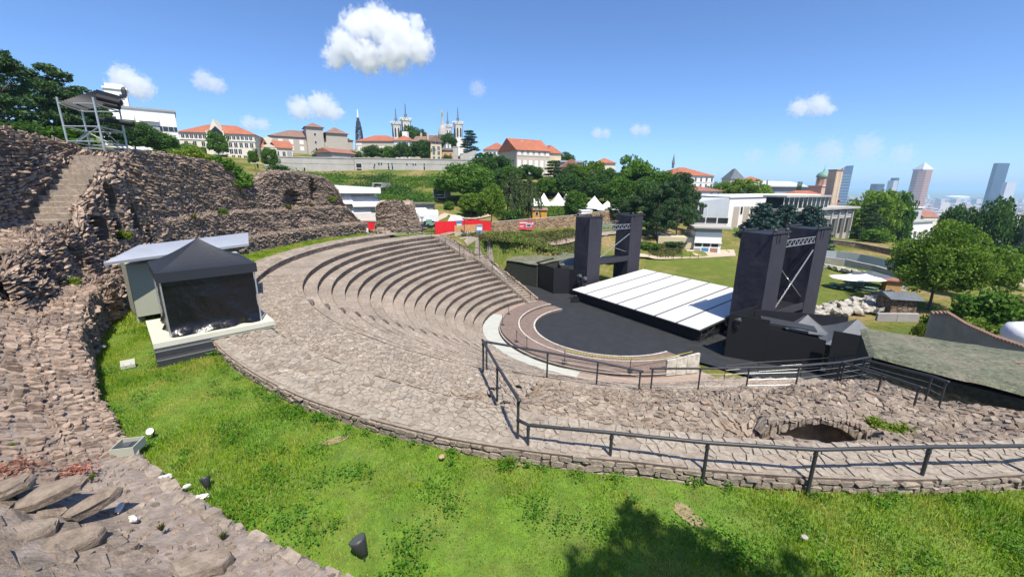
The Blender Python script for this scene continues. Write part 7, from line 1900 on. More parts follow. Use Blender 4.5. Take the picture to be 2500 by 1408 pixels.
for i, (px, py, Y, L) in enumerate(((262, 242, 29, 1.2), (255, 252, 29, 1.3), (280, 296, 30, 2.0))):
    p = at_y(px, py, Y) - o_; MB().tube([p - Vector((L / 2, 0, -.12)), p + Vector((L / 2, .3, -.18))], .16 if i == 2 else .2, 10).build('spotlight', MT['black'], sc)
p = at_y(303, 228, 30.5) - o_; MB().lathe([(.08, -.3), (.14, -.1), (.16, .2), (.06, .4)], 8, p).build('loudspeaker', MT['iron'], sc)

# ------------------------------------------------------------------ paths, lawn
def wp(px, py, z): 
    p = at_z(px, py, z); return (p.x, p.y)
def wy(px, py, Y):
    p = at_y(px, py, Y); return (p.x, p.y)
strip('path', [wy(1030, 575, 60), wy(1110, 572, 63), wy(1200, 578, 63), wy(1300, 583, 68), wy(1420, 572, 78), wy(1520, 568, 84)], 2.2, MT['pinkpath'], .10, 'pinkish asphalt path behind the far end of the rows')
strip('path', [wy(1140, 585, 60), wy(1240, 596, 60), wy(1330, 602, 62), wy(1420, 606, 66), wy(1560, 614, 71), wy(1680, 624, 74), wy(1790, 628, 76)], 1.5, MT['path'], .10, 'pale gravel path crossing the weedy slope')
strip('path', [wy(1020, 545, 72), wy(1040, 530, 80), wy(1090, 520, 88), wy(1150, 530, 86), wy(1200, 522, 92)], 2.2, MT['path'], .10, 'sandy path in the park')
patch('ruin_ground', [wy(1118, 590, 58.5), wy(1165, 588, 59), wy(1230, 612, 57), wy(1300, 622, 57), wy(1262, 634, 55), wy(1215, 640, 54), wy(1150, 612, 55.5)], MT['mortar'], .15, 1.5, 'bare stony ground above the far staircase')
patch('forecourt', [wp(1672, 624, -6.3), wp(1790, 622, -6.3), wp(1795, 634, -6.6), wp(1690, 634, -6.6)], MT['path'], .14, 2.0, 'gravel forecourt of the white pavilion')
m, nt, b = _new('mown_lawn'); n1 = _noise(nt, .25, 5, .6, 'World'); n2 = _noise(nt, 6, 5, .7, 'World')
r1 = _ramp(nt, [(0.13, 0.16, 0.035), (0.10, 0.135, 0.028), (0.19, 0.18, 0.06)], [.35, .5, .68]); nt.links.new(n1.outputs['Fac'], r1.inputs[0]); r2 = _ramp(nt, [(.7, .72, .65), (1.25, 1.2, 1.15)], [.3, .7]); nt.links.new(n2.outputs['Fac'], r2.inputs[0])
nt.links.new(_mixc(nt, r1.outputs[0], r2.outputs[0], 1., 'MULTIPLY'), b.inputs['Base Color']); b.inputs['Roughness'].default_value = 1; b.inputs['Specular IOR Level'].default_value = .05; _bump(nt, b, n2.outputs['Fac'], .06); MT['lawn'] = m
patch('lawn', [wp(1568, 660, -7), wp(1600, 642, -7), wp(1700, 632, -7), wp(1795, 626, -7), wp(2010, 640, -7), wp(2090, 660, -7), wp(2175, 690, -7), wp(2150, 720, -7), wp(2020, 738, -7), wp(1960, 770, -7), wp(1800, 730, -7), wp(1640, 690, -7)], MT['lawn'], .14, 2.5, 'mown lawn behind the stage')
patch('park_lawn', [wy(1025, 540, 78), wy(1060, 520, 86), wy(1140, 512, 92), wy(1150, 526, 88), wy(1060, 537, 80)], MT['lawn'], .12, 2.0, 'small lawn in the park beside the trailers')
strip('road', [wy(1995, 605, 84), wy(2080, 622, 80), wy(2170, 642, 74), wy(2230, 660, 68)], 6, MT['asphalt'], .10, 'grey road behind the lawn')
strip('road', [wy(2190, 600, 100), wy(2220, 570, 125), wy(2260, 560, 140)], 7, MT['asphalt'], .15, 'road running down toward the city')

# ------------------------------------------------------------------ fences, walls and small things beyond the theatre
def panels(name, label, pts, part, mat, th=.12, cat='fence', dz=-.3):
    """pts: (px, base_py, top_py, Y)"""
    P = [at_y(p[0], p[1], p[3]) for p in pts]; T = [at_y(p[0], p[2], p[3]).z for p in pts]
    o = P[0]; t = empty(name, o, 0, label, cat)
    for i in range(len(P) - 1):
        a, b_ = P[i] - o, P[i + 1] - o; d = (b_ - a).normalized(); nn = Vector((-d.y, d.x, 0)) * th; e = d * .012
        MB().prism([((a + e).x, (a + e).y), ((b_ - e).x, (b_ - e).y), ((b_ - e + nn).x, (b_ - e + nn).y), ((a + e + nn).x, (a + e + nn).y)], [a.z + dz, b_.z + dz, b_.z + dz, a.z + dz], [T[i] - o.z, T[i + 1] - o.z, T[i + 1] - o.z, T[i] - o.z]).build(part, mat, t)
    return t
panels('red_hoarding', 'bright red site hoarding by the path', [(1063, 568, 541, 63), (1085, 567, 540, 64), (1107, 566, 539.5, 65), (1121, 566, 538.5, 65.5), (1143, 565, 537.5, 66.5), (1168, 563, 536, 68), (1183, 562, 540, 69), (1199, 561, 541, 70)], 'panel', MT['red'])
p = at_y(1121.5, 551, 65.3); o = MB().box(-.45, .45, -.06, 0, -.55, .55).build('site_notice', MT['blue']); o.location = p + Vector((0, -.15, .2)); tag(o, 'small blue notice on the red hoarding', 'notice')
o2 = MB().box(-.38, .38, -.08, -.061, -.45, .1).build('print', MT['frame_w'], o)
panels('red_shed_wall', 'red hoarding seen in the gap beside the tower stump', [(866, 557, 546, 60), (895, 556, 542.5, 60.5), (926, 557, 545, 61)], 'panel', MT['red'])
panels('white_barrier', 'white panels leaning in the gap beside the tower stump', [(842, 556, 546, 57), (866, 562, 545, 57.5)], 'panel', MT['tarp_white']); panels('white_sheet', 'white sheet lying before the red hoarding in the gap', [(862, 574, 560, 55), (900, 572, 557, 55.5)], 'panel', MT['tarp_white'])
A, L, rz = frame_of(840, 60.5, 926, 61.5, 556); t = empty('felt_roof_shelter', A, rz, 'low shelter with grey felt roof above the red panels', 'shelter')
MB().add([(-.2, -.5, 1.2), (L + .2, -.5, 1.0), (L + .2, 2.5, 2.0), (-.2, 2.5, 2.0), (-.2, -.5, 1.05), (L + .2, -.5, .85)], [(0, 1, 2, 3), (4, 5, 1, 0)]).build('roof', MT['concrete'], t); MB().box(0, L, 0, 2.3, -.8, 1.1).build('wall', MT['grey'], t)
wf = empty('plank_fence', at_y(1110, 570, 60.5), 0, 'new wooden plank fence on a concrete footing', 'fence'); p0, p1 = at_y(1110, 567, 60.5), at_y(1178, 563, 62.5); o_ = wf.location.copy(); d = (p1 - p0); n = 16
for k in range(n):
    a = p0 + d * (k / n) - o_; b_ = p0 + d * ((k + .9) / n) - o_; h = 1.0 + random.uniform(-.03, .03)
    MB().prism([(a.x, a.y), (b_.x, b_.y), (b_.x, b_.y + .04), (a.x, a.y + .04)], a.z - .05, a.z + h).build('plank', MT['wood'], wf)
a = p0 - o_; b_ = p1 - o_; MB().prism([(a.x, a.y - .1), (b_.x, b_.y - .1), (b_.x, b_.y + .2), (a.x, a.y + .2)], [a.z - 1.0, b_.z - 1.0, b_.z - 1, a.z - 1], [a.z - .06, b_.z - .06, b_.z - .06, a.z - .06]).build('footing', MT['concrete_l'], wf)
# sandstone retaining wall
sw_ = empty('sandstone_wall', at_y(1206, 567, 74), 0, 'warm sandstone retaining wall below the grove', 'wall')
W1 = [(1200, 568, 543, 73), (1306, 560, 534, 80), (1400, 554, 526, 84), (1478, 547, 515, 90), (1520, 546, 512, 94)]
G = np.zeros((80, 8, 3)); xs = np.linspace(1200, 1520, 80)
for i, x in enumerate(xs):
    Y = np.interp(x, [q[0] for q in W1], [q[3] for q in W1]); a = at_y(x, np.interp(x, [q[0] for q in W1], [q[1] for q in W1]), Y); b_ = at_y(x, np.interp(x, [q[0] for q in W1], [q[2] for q in W1]), Y)
    for k in range(8): G[i, k] = (a.x, a.y, a.z - .6 + (b_.z - a.z + .6) * k / 7)
Gl = G - np.array(sw_.location); grid_obj('wall_core', Gl, MT['sandstone'], sw_, flip=False)
masonry(G, .55, .26, MT['sandstone'], None, 'course', (.02, .09), .03, .12, .05, .86, flip=False, seed=95, nparts=0, rest='wall_stones')
ws = bpy.data.objects['wall_stones.001'] if False else COL.objects[-1]; ws.parent = sw_; ws.matrix_parent_inverse = Matrix.Translation(-sw_.location)
G2 = np.concatenate([G[:, -1:, :], G[:, -1:, :] + np.array([0, .7, .03])], 1) - np.array(sw_.location); grid_obj('coping', G2 + np.array([0, -.06, .05]), MT['concrete'], sw_)
t = empty('banner', at_y(1284, 561, 77.6), .12, 'red exhibition banner hung on the sandstone wall', 'banner'); W = 37 * .0785; Hh = 1.65
MB().box(-W / 2, W / 2, -.08, -.03, .05, Hh).build('cloth', MT['red'], t); m_pk = mat_plain('banner_red', (0.52, 0.06, 0.08), .6, var=.05); t.children[0].data.materials[0] = m_pk
MB().box(-W * .42, W * .08, -.09, -.081, Hh * .74, Hh * .86).build('title_print', MT['frame_w'], t); MB().box(-W * .42, -W * .14, -.09, -.081, Hh * .42, Hh * .47).build('text_print', MT['frame_w'], t); MB().box(-W * .42, -W * .18, -.09, -.081, Hh * .32, Hh * .36).build('text_print', MT['frame_w'], t)
MB().box(W * .0, W * .36, -.09, -.081, Hh * .3, Hh * .78).build('picture_print', MT['lgrey'], t); MB().box(W * .06, W * .3, -.095, -.091, Hh * .38, Hh * .6).build('picture_print', MT['iron'], t); MB().box(W * .40, W * .47, -.09, -.081, Hh * .6, Hh * .85).build('picture_print', MT['frame_w'], t)
for i, (px, pk, ev, Y, s) in enumerate(((1327, 471, 502, 99, 2.2), (1362, 470, 503, 97, 2.3), (1381, 473, 502, 103, 1.8), (1300, 480, 503, 101, 1.8), (1450, 478, 508, 100, 2.2), (1482, 490, 512, 98, 2.1))):
    b_ = at_y(px, ev, Y); canopy('white_marquee', ['white pagoda marquee, second from left of the front group', 'white pagoda marquee with the widest front, beside the bright round tree', 'white pagoda marquee half behind the widest one', 'white pagoda marquee mostly hidden by the birch', 'white pagoda marquee right of the bright round tree', 'white pagoda marquee nearest the dark pines'][i], (b_.x, b_.y), s, b_.z, at_y(px, pk, Y).z, .15 * i, MT['tarp_white'], b_.z - 2.2)
b_ = at_y(1300, 531, 86); bld = building('wooden_hut', 'small orange wooden hut behind the sandstone wall', b_, 3.0, .1, 1.5, 2.2, MT['wood_o'], 'gable', MT['tile_b'], .5, rows=[('f', 1, .3, .3, .55, .5, .6)], cat='hut', ov=.25, deep=.5)
b_ = at_y(1419, 535, 88); building('white_cabin', 'white cabin behind the sandstone wall near the far tower', b_, 2.3, .1, 1.7, 2.2, MT['white'], 'flat', MT['white'], .15, cat='cabin', ov=.1, deep=.5)
def trailer(label, px, py, Y, L, rz):
    p = at_y(px, py, Y); t = empty('covered_trailer', (p.x, p.y, p.z), rz, label, 'trailer')
    mb = MB(); pr = [(-1.0, .5), (-1.05, 1.6), (-.8, 2.1), (0, 2.3), (.8, 2.1), (1.05, 1.6), (1.0, .5)]; k = len(pr)
    mb.add([(0, y, z) for y, z in pr] + [(L, y, z) for y, z in pr], [tuple(range(k - 1, -1, -1)), tuple(range(k, 2 * k))] + [(i, (i + 1) % k, k + (i + 1) % k, k + i) for i in range(k)]); mb.build('white_cover', MT['tarp_white'], t)
    MB().box(-.1, L + .1, -1, 1, .35, .498).build('chassis', MT['iron'], t)
    for x in (L * .3, L * .7):
        for y in (-.95, .95):
            w_ = MB(); w_.lathe([(.3, -.09), (.33, -.05), (.33, .05), (.3, .09)], 14); o = w_.build('wheel', MT['black'], t); o.rotation_euler = (math.pi / 2, 0, 0); o.location = (x, y, .33)
trailer('white covered trailer parked behind the tower stump, nearer one', 1024, 548, 67, 3.0, .25); trailer('white covered trailer parked behind the tower stump, farther one', 1010, 541, 71, 2.2, .5)
b_ = at_y(1040, 556, 66); t = empty('quad_bike', b_, .4, 'small dark green utility vehicle beside the red hoarding', 'vehicle'); mb = MB(); mb.box(0, 1.8, 0, 1, .35, .8); mb.box(.1, 1.0, .05, .95, .8, 1.3); mb.build('body', MT['bronze'], t)
for x in (.35, 1.45):
    for y in (0, 1): w_ = MB(); w_.lathe([(.28, -.1), (.3, 0), (.28, .1)], 12); o = w_.build('wheel', MT['black'], t); o.rotation_euler = (math.pi / 2, 0, 0); o.location = (x, y, .3)
t = empty('skylight', at_y(1092, 541, 72), .1, 'low white framed glass lid on the park lawn', 'skylight'); MB().add([(0, 0, 0), (3, 0, 0), (3, 1.8, 0), (0, 1.8, 0), (.6, .9, 1.0), (2.2, .9, 1.0)], [(0, 1, 5, 4), (1, 2, 5), (2, 3, 4, 5), (3, 0, 4)]).build('panes', MT['lgrey'], t)
t = empty('concrete_kiosk', at_y(1000, 528, 74), .1, 'grey concrete kiosk behind the tower stump', 'kiosk'); MB().box(0, 4.2, 0, 3, -.5, 2.1).build('wall', MT['concrete'], t); MB().box(-.3, 4.5, -.4, 3.3, 2.1, 2.35).build('roof', MT['net'], t)
def pole(name, label, px, base, top, Y, r=.05, head=None):
    p = at_y(px, base, Y); h = at_y(px, top, Y).z - p.z; t = empty(name, p, 0, label, 'post'); MB().tube([(0, 0, -.5), (0, 0, h)], r, 8).build('pole', MT['rail'], t)
    if head == 'sign': MB().box(-.45, .45, -.04, 0, h - .8, h + .1).build('sign_board', MT['blue'], t); MB().box(-.35, .35, -.05, -.041, h - .55, h - .1).build('print', MT['frame_w'], t)
    if head == 'lamp': MB().box(-.25, .25, -.12, .12, h, h + .12).build('lamp_head', MT['iron'], t)
pole('sign_post', 'signpost with blue board at the stair top by the wooden fence', 1171, 626, 552, 54, .05, 'sign'); pole('lamp_post', 'thin dark post in front of the wooden plank fence', 1134, 585, 536, 60, .05, 'lamp'); pole('lamp_post', 'thin dark lamp post right of the tower stump', 1032, 577, 532, 58, .06, 'lamp')
for i in range(9):
    px = 1238 + i * 24; pole('path_bollard', 'short dark wooden bollard along the weedy path', px, 588 + (i * 1.2 if i < 4 else 5 - (i - 4) * .6), 580 + (i * 1.2 if i < 4 else 5 - (i - 4) * .6), 62 + i * 1.2, .06); COL.objects[-2]['group'] = 'bollards along the weedy path'
for i in range(7):
    px = 1585 + i * 20; pole('fence_post', 'thin dark post along the lawn path below the pines', px, 622 + i * 1.0, 613 + i, 70 + i * .6, .04); COL.objects[-2]['group'] = 'posts along the lawn path'
for i, (px, py, Y) in enumerate(((629, 405, 100), (645, 432, 92))):
    p = at_y(px, py, Y); t = empty('info_lectern', p, 0, ['white information panel below the young trees', 'white information panel lower on the rocky slope'][i], 'panel'); MB().box(-1.3, 1.3, -.4, .4, .5, .62).build('board', MT['frame_w'], t); MB().box(-.15, .15, -.1, .1, -.6, .5).build('leg', MT['iron'], t)

# right side: boundary wall, site fence, rocks, umbrellas, hut
bw = empty('boundary_wall', at_y(2022, 602, 92), 0, 'long brown stone boundary wall above the grey road', 'wall'); G = np.zeros((60, 5, 3)); W1 = [(2000, 604, 583, 94), (2085, 614, 592, 90), (2180, 630, 610, 84), (2300, 655, 636, 74)]
for i, x in enumerate(np.linspace(2000, 2300, 60)):
    Y = np.interp(x, [q[0] for q in W1], [q[3] for q in W1]); a = at_y(x, np.interp(x, [q[0] for q in W1], [q[1] for q in W1]), Y); b2 = at_y(x, np.interp(x, [q[0] for q in W1], [q[2] for q in W1]), Y)
    for k in range(5): G[i, k] = (a.x, a.y, a.z - 1 + (b2.z - a.z + 1) * k / 4)
MT['brownwall'] = mat_cobble('brown_wall_stones', [(0.17, 0.115, 0.085), (0.23, 0.165, 0.12), (0.28, 0.21, 0.16)], 2.2, (0.11, 0.08, 0.06), .05)
Gl = G - np.array(bw.location); grid_obj('wall_face', Gl, MT['brownwall'], bw); Gk = np.concatenate([Gl[:, -1:], Gl[:, -1:] + np.array([.2, .6, .02])], 1) + np.array([-.03, -.08, .02]); grid_obj('coping', Gk, MT['concrete'], bw); grid_obj('wall_back', Gl + np.array([.2, .5, 0]), MT['brownwall'], bw)
panels('site_fence', 'pale blue and white site fence panels along the road', [(2012, 624, 611, 80), (2040, 630, 613, 79), (2068, 636, 616, 77.5), (2096, 643, 620, 76), (2122, 648, 625, 74), (2150, 655, 631, 72), (2185, 663, 640, 70)], 'panel', MT['lgrey'], .06)
panels('low_stone_kerb', 'low grey wall in front of the site fence', [(2008, 642, 627, 74), (2060, 650, 633, 72), (2130, 664, 648, 68), (2200, 682, 668, 63)], 'wall_block', MT['concrete'], .5, 'wall')
def rock_mesh(seed):
    r = np.random.default_rng(seed); bm = bmesh.new(); bmesh.ops.create_icosphere(bm, subdivisions=1, radius=1)
    for v in bm.verts:
        k = 1 + r.normal(0, .16); v.co = Vector((max(-.75, min(.75, v.co.x * k)), max(-.75, min(.75, v.co.y * k)), max(-.6, min(.55, v.co.z * k))))
    me = bpy.data.meshes.new('rock'); bm.to_mesh(me); bm.free(); me.materials.append(MT['rock']); return me
RM = [rock_mesh(k) for k in range(8)]; r = np.random.default_rng(12)
rp = empty('rock_pile', at_z(2080, 760, -7), 0, 'heap of pale stone blocks behind the near stage tower', 'rock pile'); o_ = rp.location.copy()
for k in range(170):
    u, v = r.random(), r.random(); px = 1992 + 185 * u; py = 770 - 48 * v * (0.35 + .65 * u) - 14 * u
    p = at_z(px, py, -6.9 + .5 * r.random() * math.sin(u * 3.1) + .3 * r.random()); s = r.uniform(.26, .62)
    o = bpy.data.objects.new('rock', RM[k % 8]); link(o, rp); o.location = p - o_; o.scale = (s * 1.3, s * .9, s * .7); o.rotation_euler = (r.normal(0, .3), r.normal(0, .3), r.uniform(0, 6))
rl = empty('rock_row', at_y(2060, 660, 70), 0, 'row of pale rocks edging the far lawn', 'rock row'); o_ = rl.location.copy()
for k in range(34):
    u = k / 33; p = at_y(2008 + 185 * u, 646 + 40 * u + r.normal(0, 2), 69 - 12 * u); o = bpy.data.objects.new('rock', RM[k % 8]); link(o, rl); s = r.uniform(.4, .8); o.location = p - o_; o.scale = (s * 1.3, s, s * .7); o.rotation_euler = (0, 0, r.uniform(0, 6))
def parasol(label, px, py_base, py_top, z, rad, mat):
    p = at_z(px, py_base, z); h = at_y(px, py_top, p.y).z - z; t = empty('parasol', p, 0, label, 'parasol')
    mb = MB(); n = 8; vs = [(0, 0, h)]; 
    for rr_, dz in ((rad * .5, -.16 * rad), (rad, -.26 * rad)):
        vs += [(math.cos(2 * math.pi * k / n) * rr_, math.sin(2 * math.pi * k / n) * rr_, h + dz) for k in range(n)]
    fs = [(0, 1 + k, 1 + (k + 1) % n) for k in range(n)] + [(1 + k, 9 + k, 9 + (k + 1) % n, 1 + (k + 1) % n) for k in range(n)]
    mb.add(vs, fs).build('canopy', mat, t); MB().tube([(0, 0, 0), (0, 0, h - .05)], .035, 6).build('pole', MT['frame_w'], t); MB().lathe([(.4, 0), (.4, .06)], 10).build('foot', MT['iron'], t)
parasol('white parasol over the garden tables, left one', 2068, 708, 668, -7, 2.3, MT['tarp_white']); parasol('white parasol over the garden tables, right one', 2106, 706, 668, -7, 2.3, MT['tarp_white']); parasol('grey parasol behind the two white ones', 2122, 698, 661, -7, 2.4, MT['grey_tent'])
def picnic(label, px, py, z):
    t = empty('picnic_table', at_z(px, py, z), random.uniform(0, 3), label, 'table'); MB().box(-.9, .9, -.4, .4, .7, .76).build('table_top', MT['bronze'], t)
    for y in (-.75, .75): MB().box(-.9, .9, y - .14, y + .14, .42, .47).build('bench', MT['bronze'], t)
    for x in (-.7, .7):
        for s in (-1, 1): MB().bar((x, s * .75, 0), (x, s * .2, .7), .06).build('leg', MT['iron'], t)
for i, (px, py) in enumerate(((2040, 706), (2072, 712), (2098, 704), (2120, 714))): picnic(['dark garden table on the lawn, leftmost', 'dark garden table under the left white parasol', 'dark garden table under the right white parasol', 'dark garden table nearest the rock pile'][i], px, py, -7)
b_ = at_z(2160, 712, -7); building('drinks_kiosk', 'small wooden kiosk behind the rock pile', b_, 1.7, -.4, 1.5, 1.5, MT['wood'], 'flat', MT['tile_r'], .12, cat='kiosk', ov=.25, deep=.3)
b_ = at_z(2190, 708, -7); building('freezer_cabinet', 'pale upright cabinet beside the wooden kiosk', b_, 1.0, -.4, 1.9, .8, MT['lgrey'], 'flat', MT['lgrey'], .08, cat='cabinet', ov=.02, deep=.2)
A = at_z(2170, 772, -7.0); B2 = at_z(2232, 776, -7.0); d = B2 - A; building('stone_hut', 'small stone hut with dark felt roof beside the rock pile', A, d.length, math.atan2(d.y, d.x), 2.0, 2.6, MT['brownwall'], 'gable', MT['slate'], .5, cat='hut', ov=.4, deep=.6)
panels('tiled_garden_wall', 'low garden wall with tile coping before the hut', [(2142, 776, 766, 35), (2190, 777, 766, 34.5), (2243, 778, 767, 34)], 'wall_block', MT['concrete'], .4, 'wall')
cw = empty('concrete_wall', at_y(2268, 806, 33), 0, 'grey concrete wall with tile coping running to the right edge', 'wall'); o_ = cw.location.copy()
W1 = [(2262, 812, 765, 33), (2300, 818, 764, 32), (2350, 836, 793, 29.5), (2420, 850, 822, 27), (2540, 880, 862, 24)]
P = [at_y(q[0], q[1], q[3]) - o_ for q in W1]; T = [at_y(q[0], q[2], q[3]).z - o_.z for q in W1]
for i in range(4):
    a, b2 = P[i], P[i + 1]; nn = Vector((.2, .3, 0)); MB().prism([(a.x, a.y), (b2.x, b2.y), (b2.x + nn.x, b2.y + nn.y), (a.x + nn.x, a.y + nn.y)], [a.z - 3, b2.z - 3, b2.z - 3, a.z - 3], [T[i], T[i + 1], T[i + 1], T[i]]).build('wall', MT['concrete'], cw)
    L = (Vector((b2.x, b2.y, T[i + 1])) - Vector((a.x, a.y, T[i]))).length; k = int(L / .24)
    for j in range(k):
        f = (j + .5) / k; c = Vector((a.x, a.y, T[i])).lerp(Vector((b2.x, b2.y, T[i + 1])), f); MB().bar(c - nn * .5 + Vector((0, 0, .02)), c + nn * 1.4 + Vector((0, 0, .05)), .21, .07).build('coping_tile', MT['tile_b'], cw)
t = empty('white_tank', at_y(2492, 838, 27), .5, 'white rounded tank at the right picture edge', 'tank'); MB().lathe([(.2, 0), (1.0, .2), (1.1, .8), (.9, 1.3), (.2, 1.55)], 16).build('body', MT['tarp_white'], t, True)

# ------------------------------------------------------------------ the city on the plain
def skyscraper(name, label, pxL, pxR, base, top, Y, D, mat, cat='tower'):
    A, L, rz = frame_of(pxL, Y, pxR, Y, base); A.z = -120; H = at_y(pxL, top, Y).z + 120
    return empty(name, A, 0, label, cat), L, H
t, L, H = skyscraper('glass_skyscraper', 'blue glass skyscraper with a slanted top and white mast', 2047, 2073, 460, 421, 1850, 40, None)
H2 = at_y(2080, 404, 1850).z + 120; MB().prism([(0, 0), (L, 0), (L, 40), (0, 40)], 0, [H, H2, H2, H]).build('shaft', MT['glass_b'], t); MB().tube([(L * .45, 20, H), (L * .45, 20, H2 + 25)], 1.2, 6).build('mast', MT['white'], t)
for k in range(1, 16): MB().box(-.3, L + .3, -.5, -.02, H * k / 16, H * k / 16 + 1.2).build('floor_band', MT['lgrey'], t)
t, L, H = skyscraper('pencil_skyscraper', 'red-brown skyscraper with a pyramid top', 2236, 2268, 478, 415, 1780, 50, None)
MB().lathe([(L * .58, 0), (L * .58, H)], 8, (L / 2, 25, 0)).build('shaft', MT['brick_t'], t); MB().lathe([(L * .60, 0), (L * .60, 4), (.5, H * .16)], 4, (L / 2, 25, H)).build('pyramid_top', MT['lgrey'], t)
for k in range(1, 20): MB().lathe([(L * .585, 0), (L * .585, 1.6)], 8, (L / 2, 25, H * k / 20)).build('floor_band', MT['pinkish'], t)
t, L, H = skyscraper('dark_skyscraper', 'dark blue glass skyscraper at the right of the skyline', 2418, 2447, 464, 398, 1750, 40, None)
MB().box(0, L, 0, 16, 0, H).build('shaft', MT['glass_b'], t); MB().box(L, L * 1.2, 0, 14, 0, H * .62).build('lower_block', MT['lgrey'], t)
for k in range(1, 22): MB().box(-.3, L + .3, -.5, -.02, H * k / 22, H * k / 22 + 1).build('floor_band', MT['iron'], t)
t, L, H = skyscraper('slab_tower', 'slim grey tower with a pale edge left of the pencil tower', 2176, 2192, 470, 434, 1900, 30, None); MB().box(0, L * .7, 0, 30, 0, H * .93).build('shaft', MT['lgrey'], t); MB().box(L * .45, L, 8, 34, 0, H).build('rear_slab', MT['glass_b'], t)
t, L, H = skyscraper('slab_tower', 'low grey block beside the dark skyscraper', 2452, 2476, 470, 445, 1700, 40, None); MB().box(0, L, 0, 15, 0, H).build('shaft', MT['lgrey'], t)
t, L, H = skyscraper('slab_tower', 'dark square office block near the slim tower', 2140, 2157, 465, 449, 2000, 40, None); MB().box(0, L, 0, 40, 0, H).build('shaft', MT['iron'], t)
p = at_y(2348, 440, 5200); t = empty('stadium_roof', (p.x, p.y, -120), 0, 'long white stadium roof on the far plain', 'stadium'); MB().lathe([(120, 0), (140, 40), (135, 48), (60, 56)], 20).build('roof_shell', MT['white'], t); t.scale = (1, .5, 1)
m, nt, b = _new('city_blocks'); g_ = nt.nodes.new('ShaderNodeNewGeometry'); rr_ = _ramp(nt, [(0.50, 0.45, 0.38), (0.42, 0.25, 0.18), (0.55, 0.52, 0.48), (0.30, 0.27, 0.25), (0.62, 0.60, 0.57), (0.36, 0.2, 0.15)]); nt.links.new(g_.outputs['Random Per Island'], rr_.inputs[0]); nt.links.new(rr_.outputs[0], b.inputs['Base Color']); b.inputs['Roughness'].default_value = .85; MT['city'] = m
MT['park'] = mat_plain('city_trees', (0.035, 0.06, 0.025), 1.0, var=.3, scale=.02)
r = np.random.default_rng(21)
def blockbox(x, y, w, d, h, a, z0=-120):
    c, s = math.cos(a), math.sin(a); q = [(-w / 2, -d / 2), (w / 2, -d / 2), (w / 2, d / 2), (-w / 2, d / 2)]
    Q = [(x + c * p[0] - s * p[1], y + s * p[0] + c * p[1]) for p in q]
    return [(p[0], p[1], z0) for p in Q] + [(p[0], p[1], z0 + h) for p in Q]
FQ = [(0, 1, 5, 4), (1, 2, 6, 5), (2, 3, 7, 6), (3, 0, 4, 7), (4, 5, 6, 7)]
mb = MB()
for k in range(3600):
    Y = 420 * (14 ** r.random()); X = Y * r.uniform(.62, 1.5); far_ = Y / 1000
    w = r.uniform(14, 40) * (1 + .5 * far_ ** .5); d = r.uniform(12, 26) * (1 + .4 * far_ ** .5); h = r.uniform(12, 26) if r.random() > .04 else r.uniform(35, 60)
    g0 = gz1(X, Y) if Y < 900 else -120
    mb.add(blockbox(X, Y, w, d, h, r.uniform(-.3, .3) + .4, min(g0, -60) - 2), FQ)
o = mb.build('city_mass', MT['city']); o['kind'] = 'stuff'; tag(o, 'hazy mass of city houses filling the plain')
mb = MB()
for k in range(300):
    Y = 500 * (14 ** r.random()); X = Y * r.uniform(.62, 1.5); mb.add(blockbox(X, Y, r.uniform(20, 120), r.uniform(20, 80), r.uniform(8, 16), r.random(), -120), FQ)
o = mb.build('city_greenery', MT['park']); o['kind'] = 'stuff'; tag(o, 'dark tree patches between the distant city houses')
me8 = [MB().box(-1, 1, -.5, .5, 0, 1).mesh('block', mm) for mm in (MT['white'], MT['beige'], MT['lgrey'], MT['cream'])]
for k in range(46):
    Y = r.uniform(700, 1700); X = Y * r.uniform(.72, 1.3); t = empty('city_block', (X, Y, -121), r.uniform(.1, .7), 'pale distant apartment block in the hazy city plain', 'apartments', 'distant apartment blocks on the plain')
    h = r.uniform(20, 42); o = bpy.data.objects.new('block', me8[k % 4]); link(o, t); o.scale = (r.uniform(14, 30), r.uniform(14, 22), h)

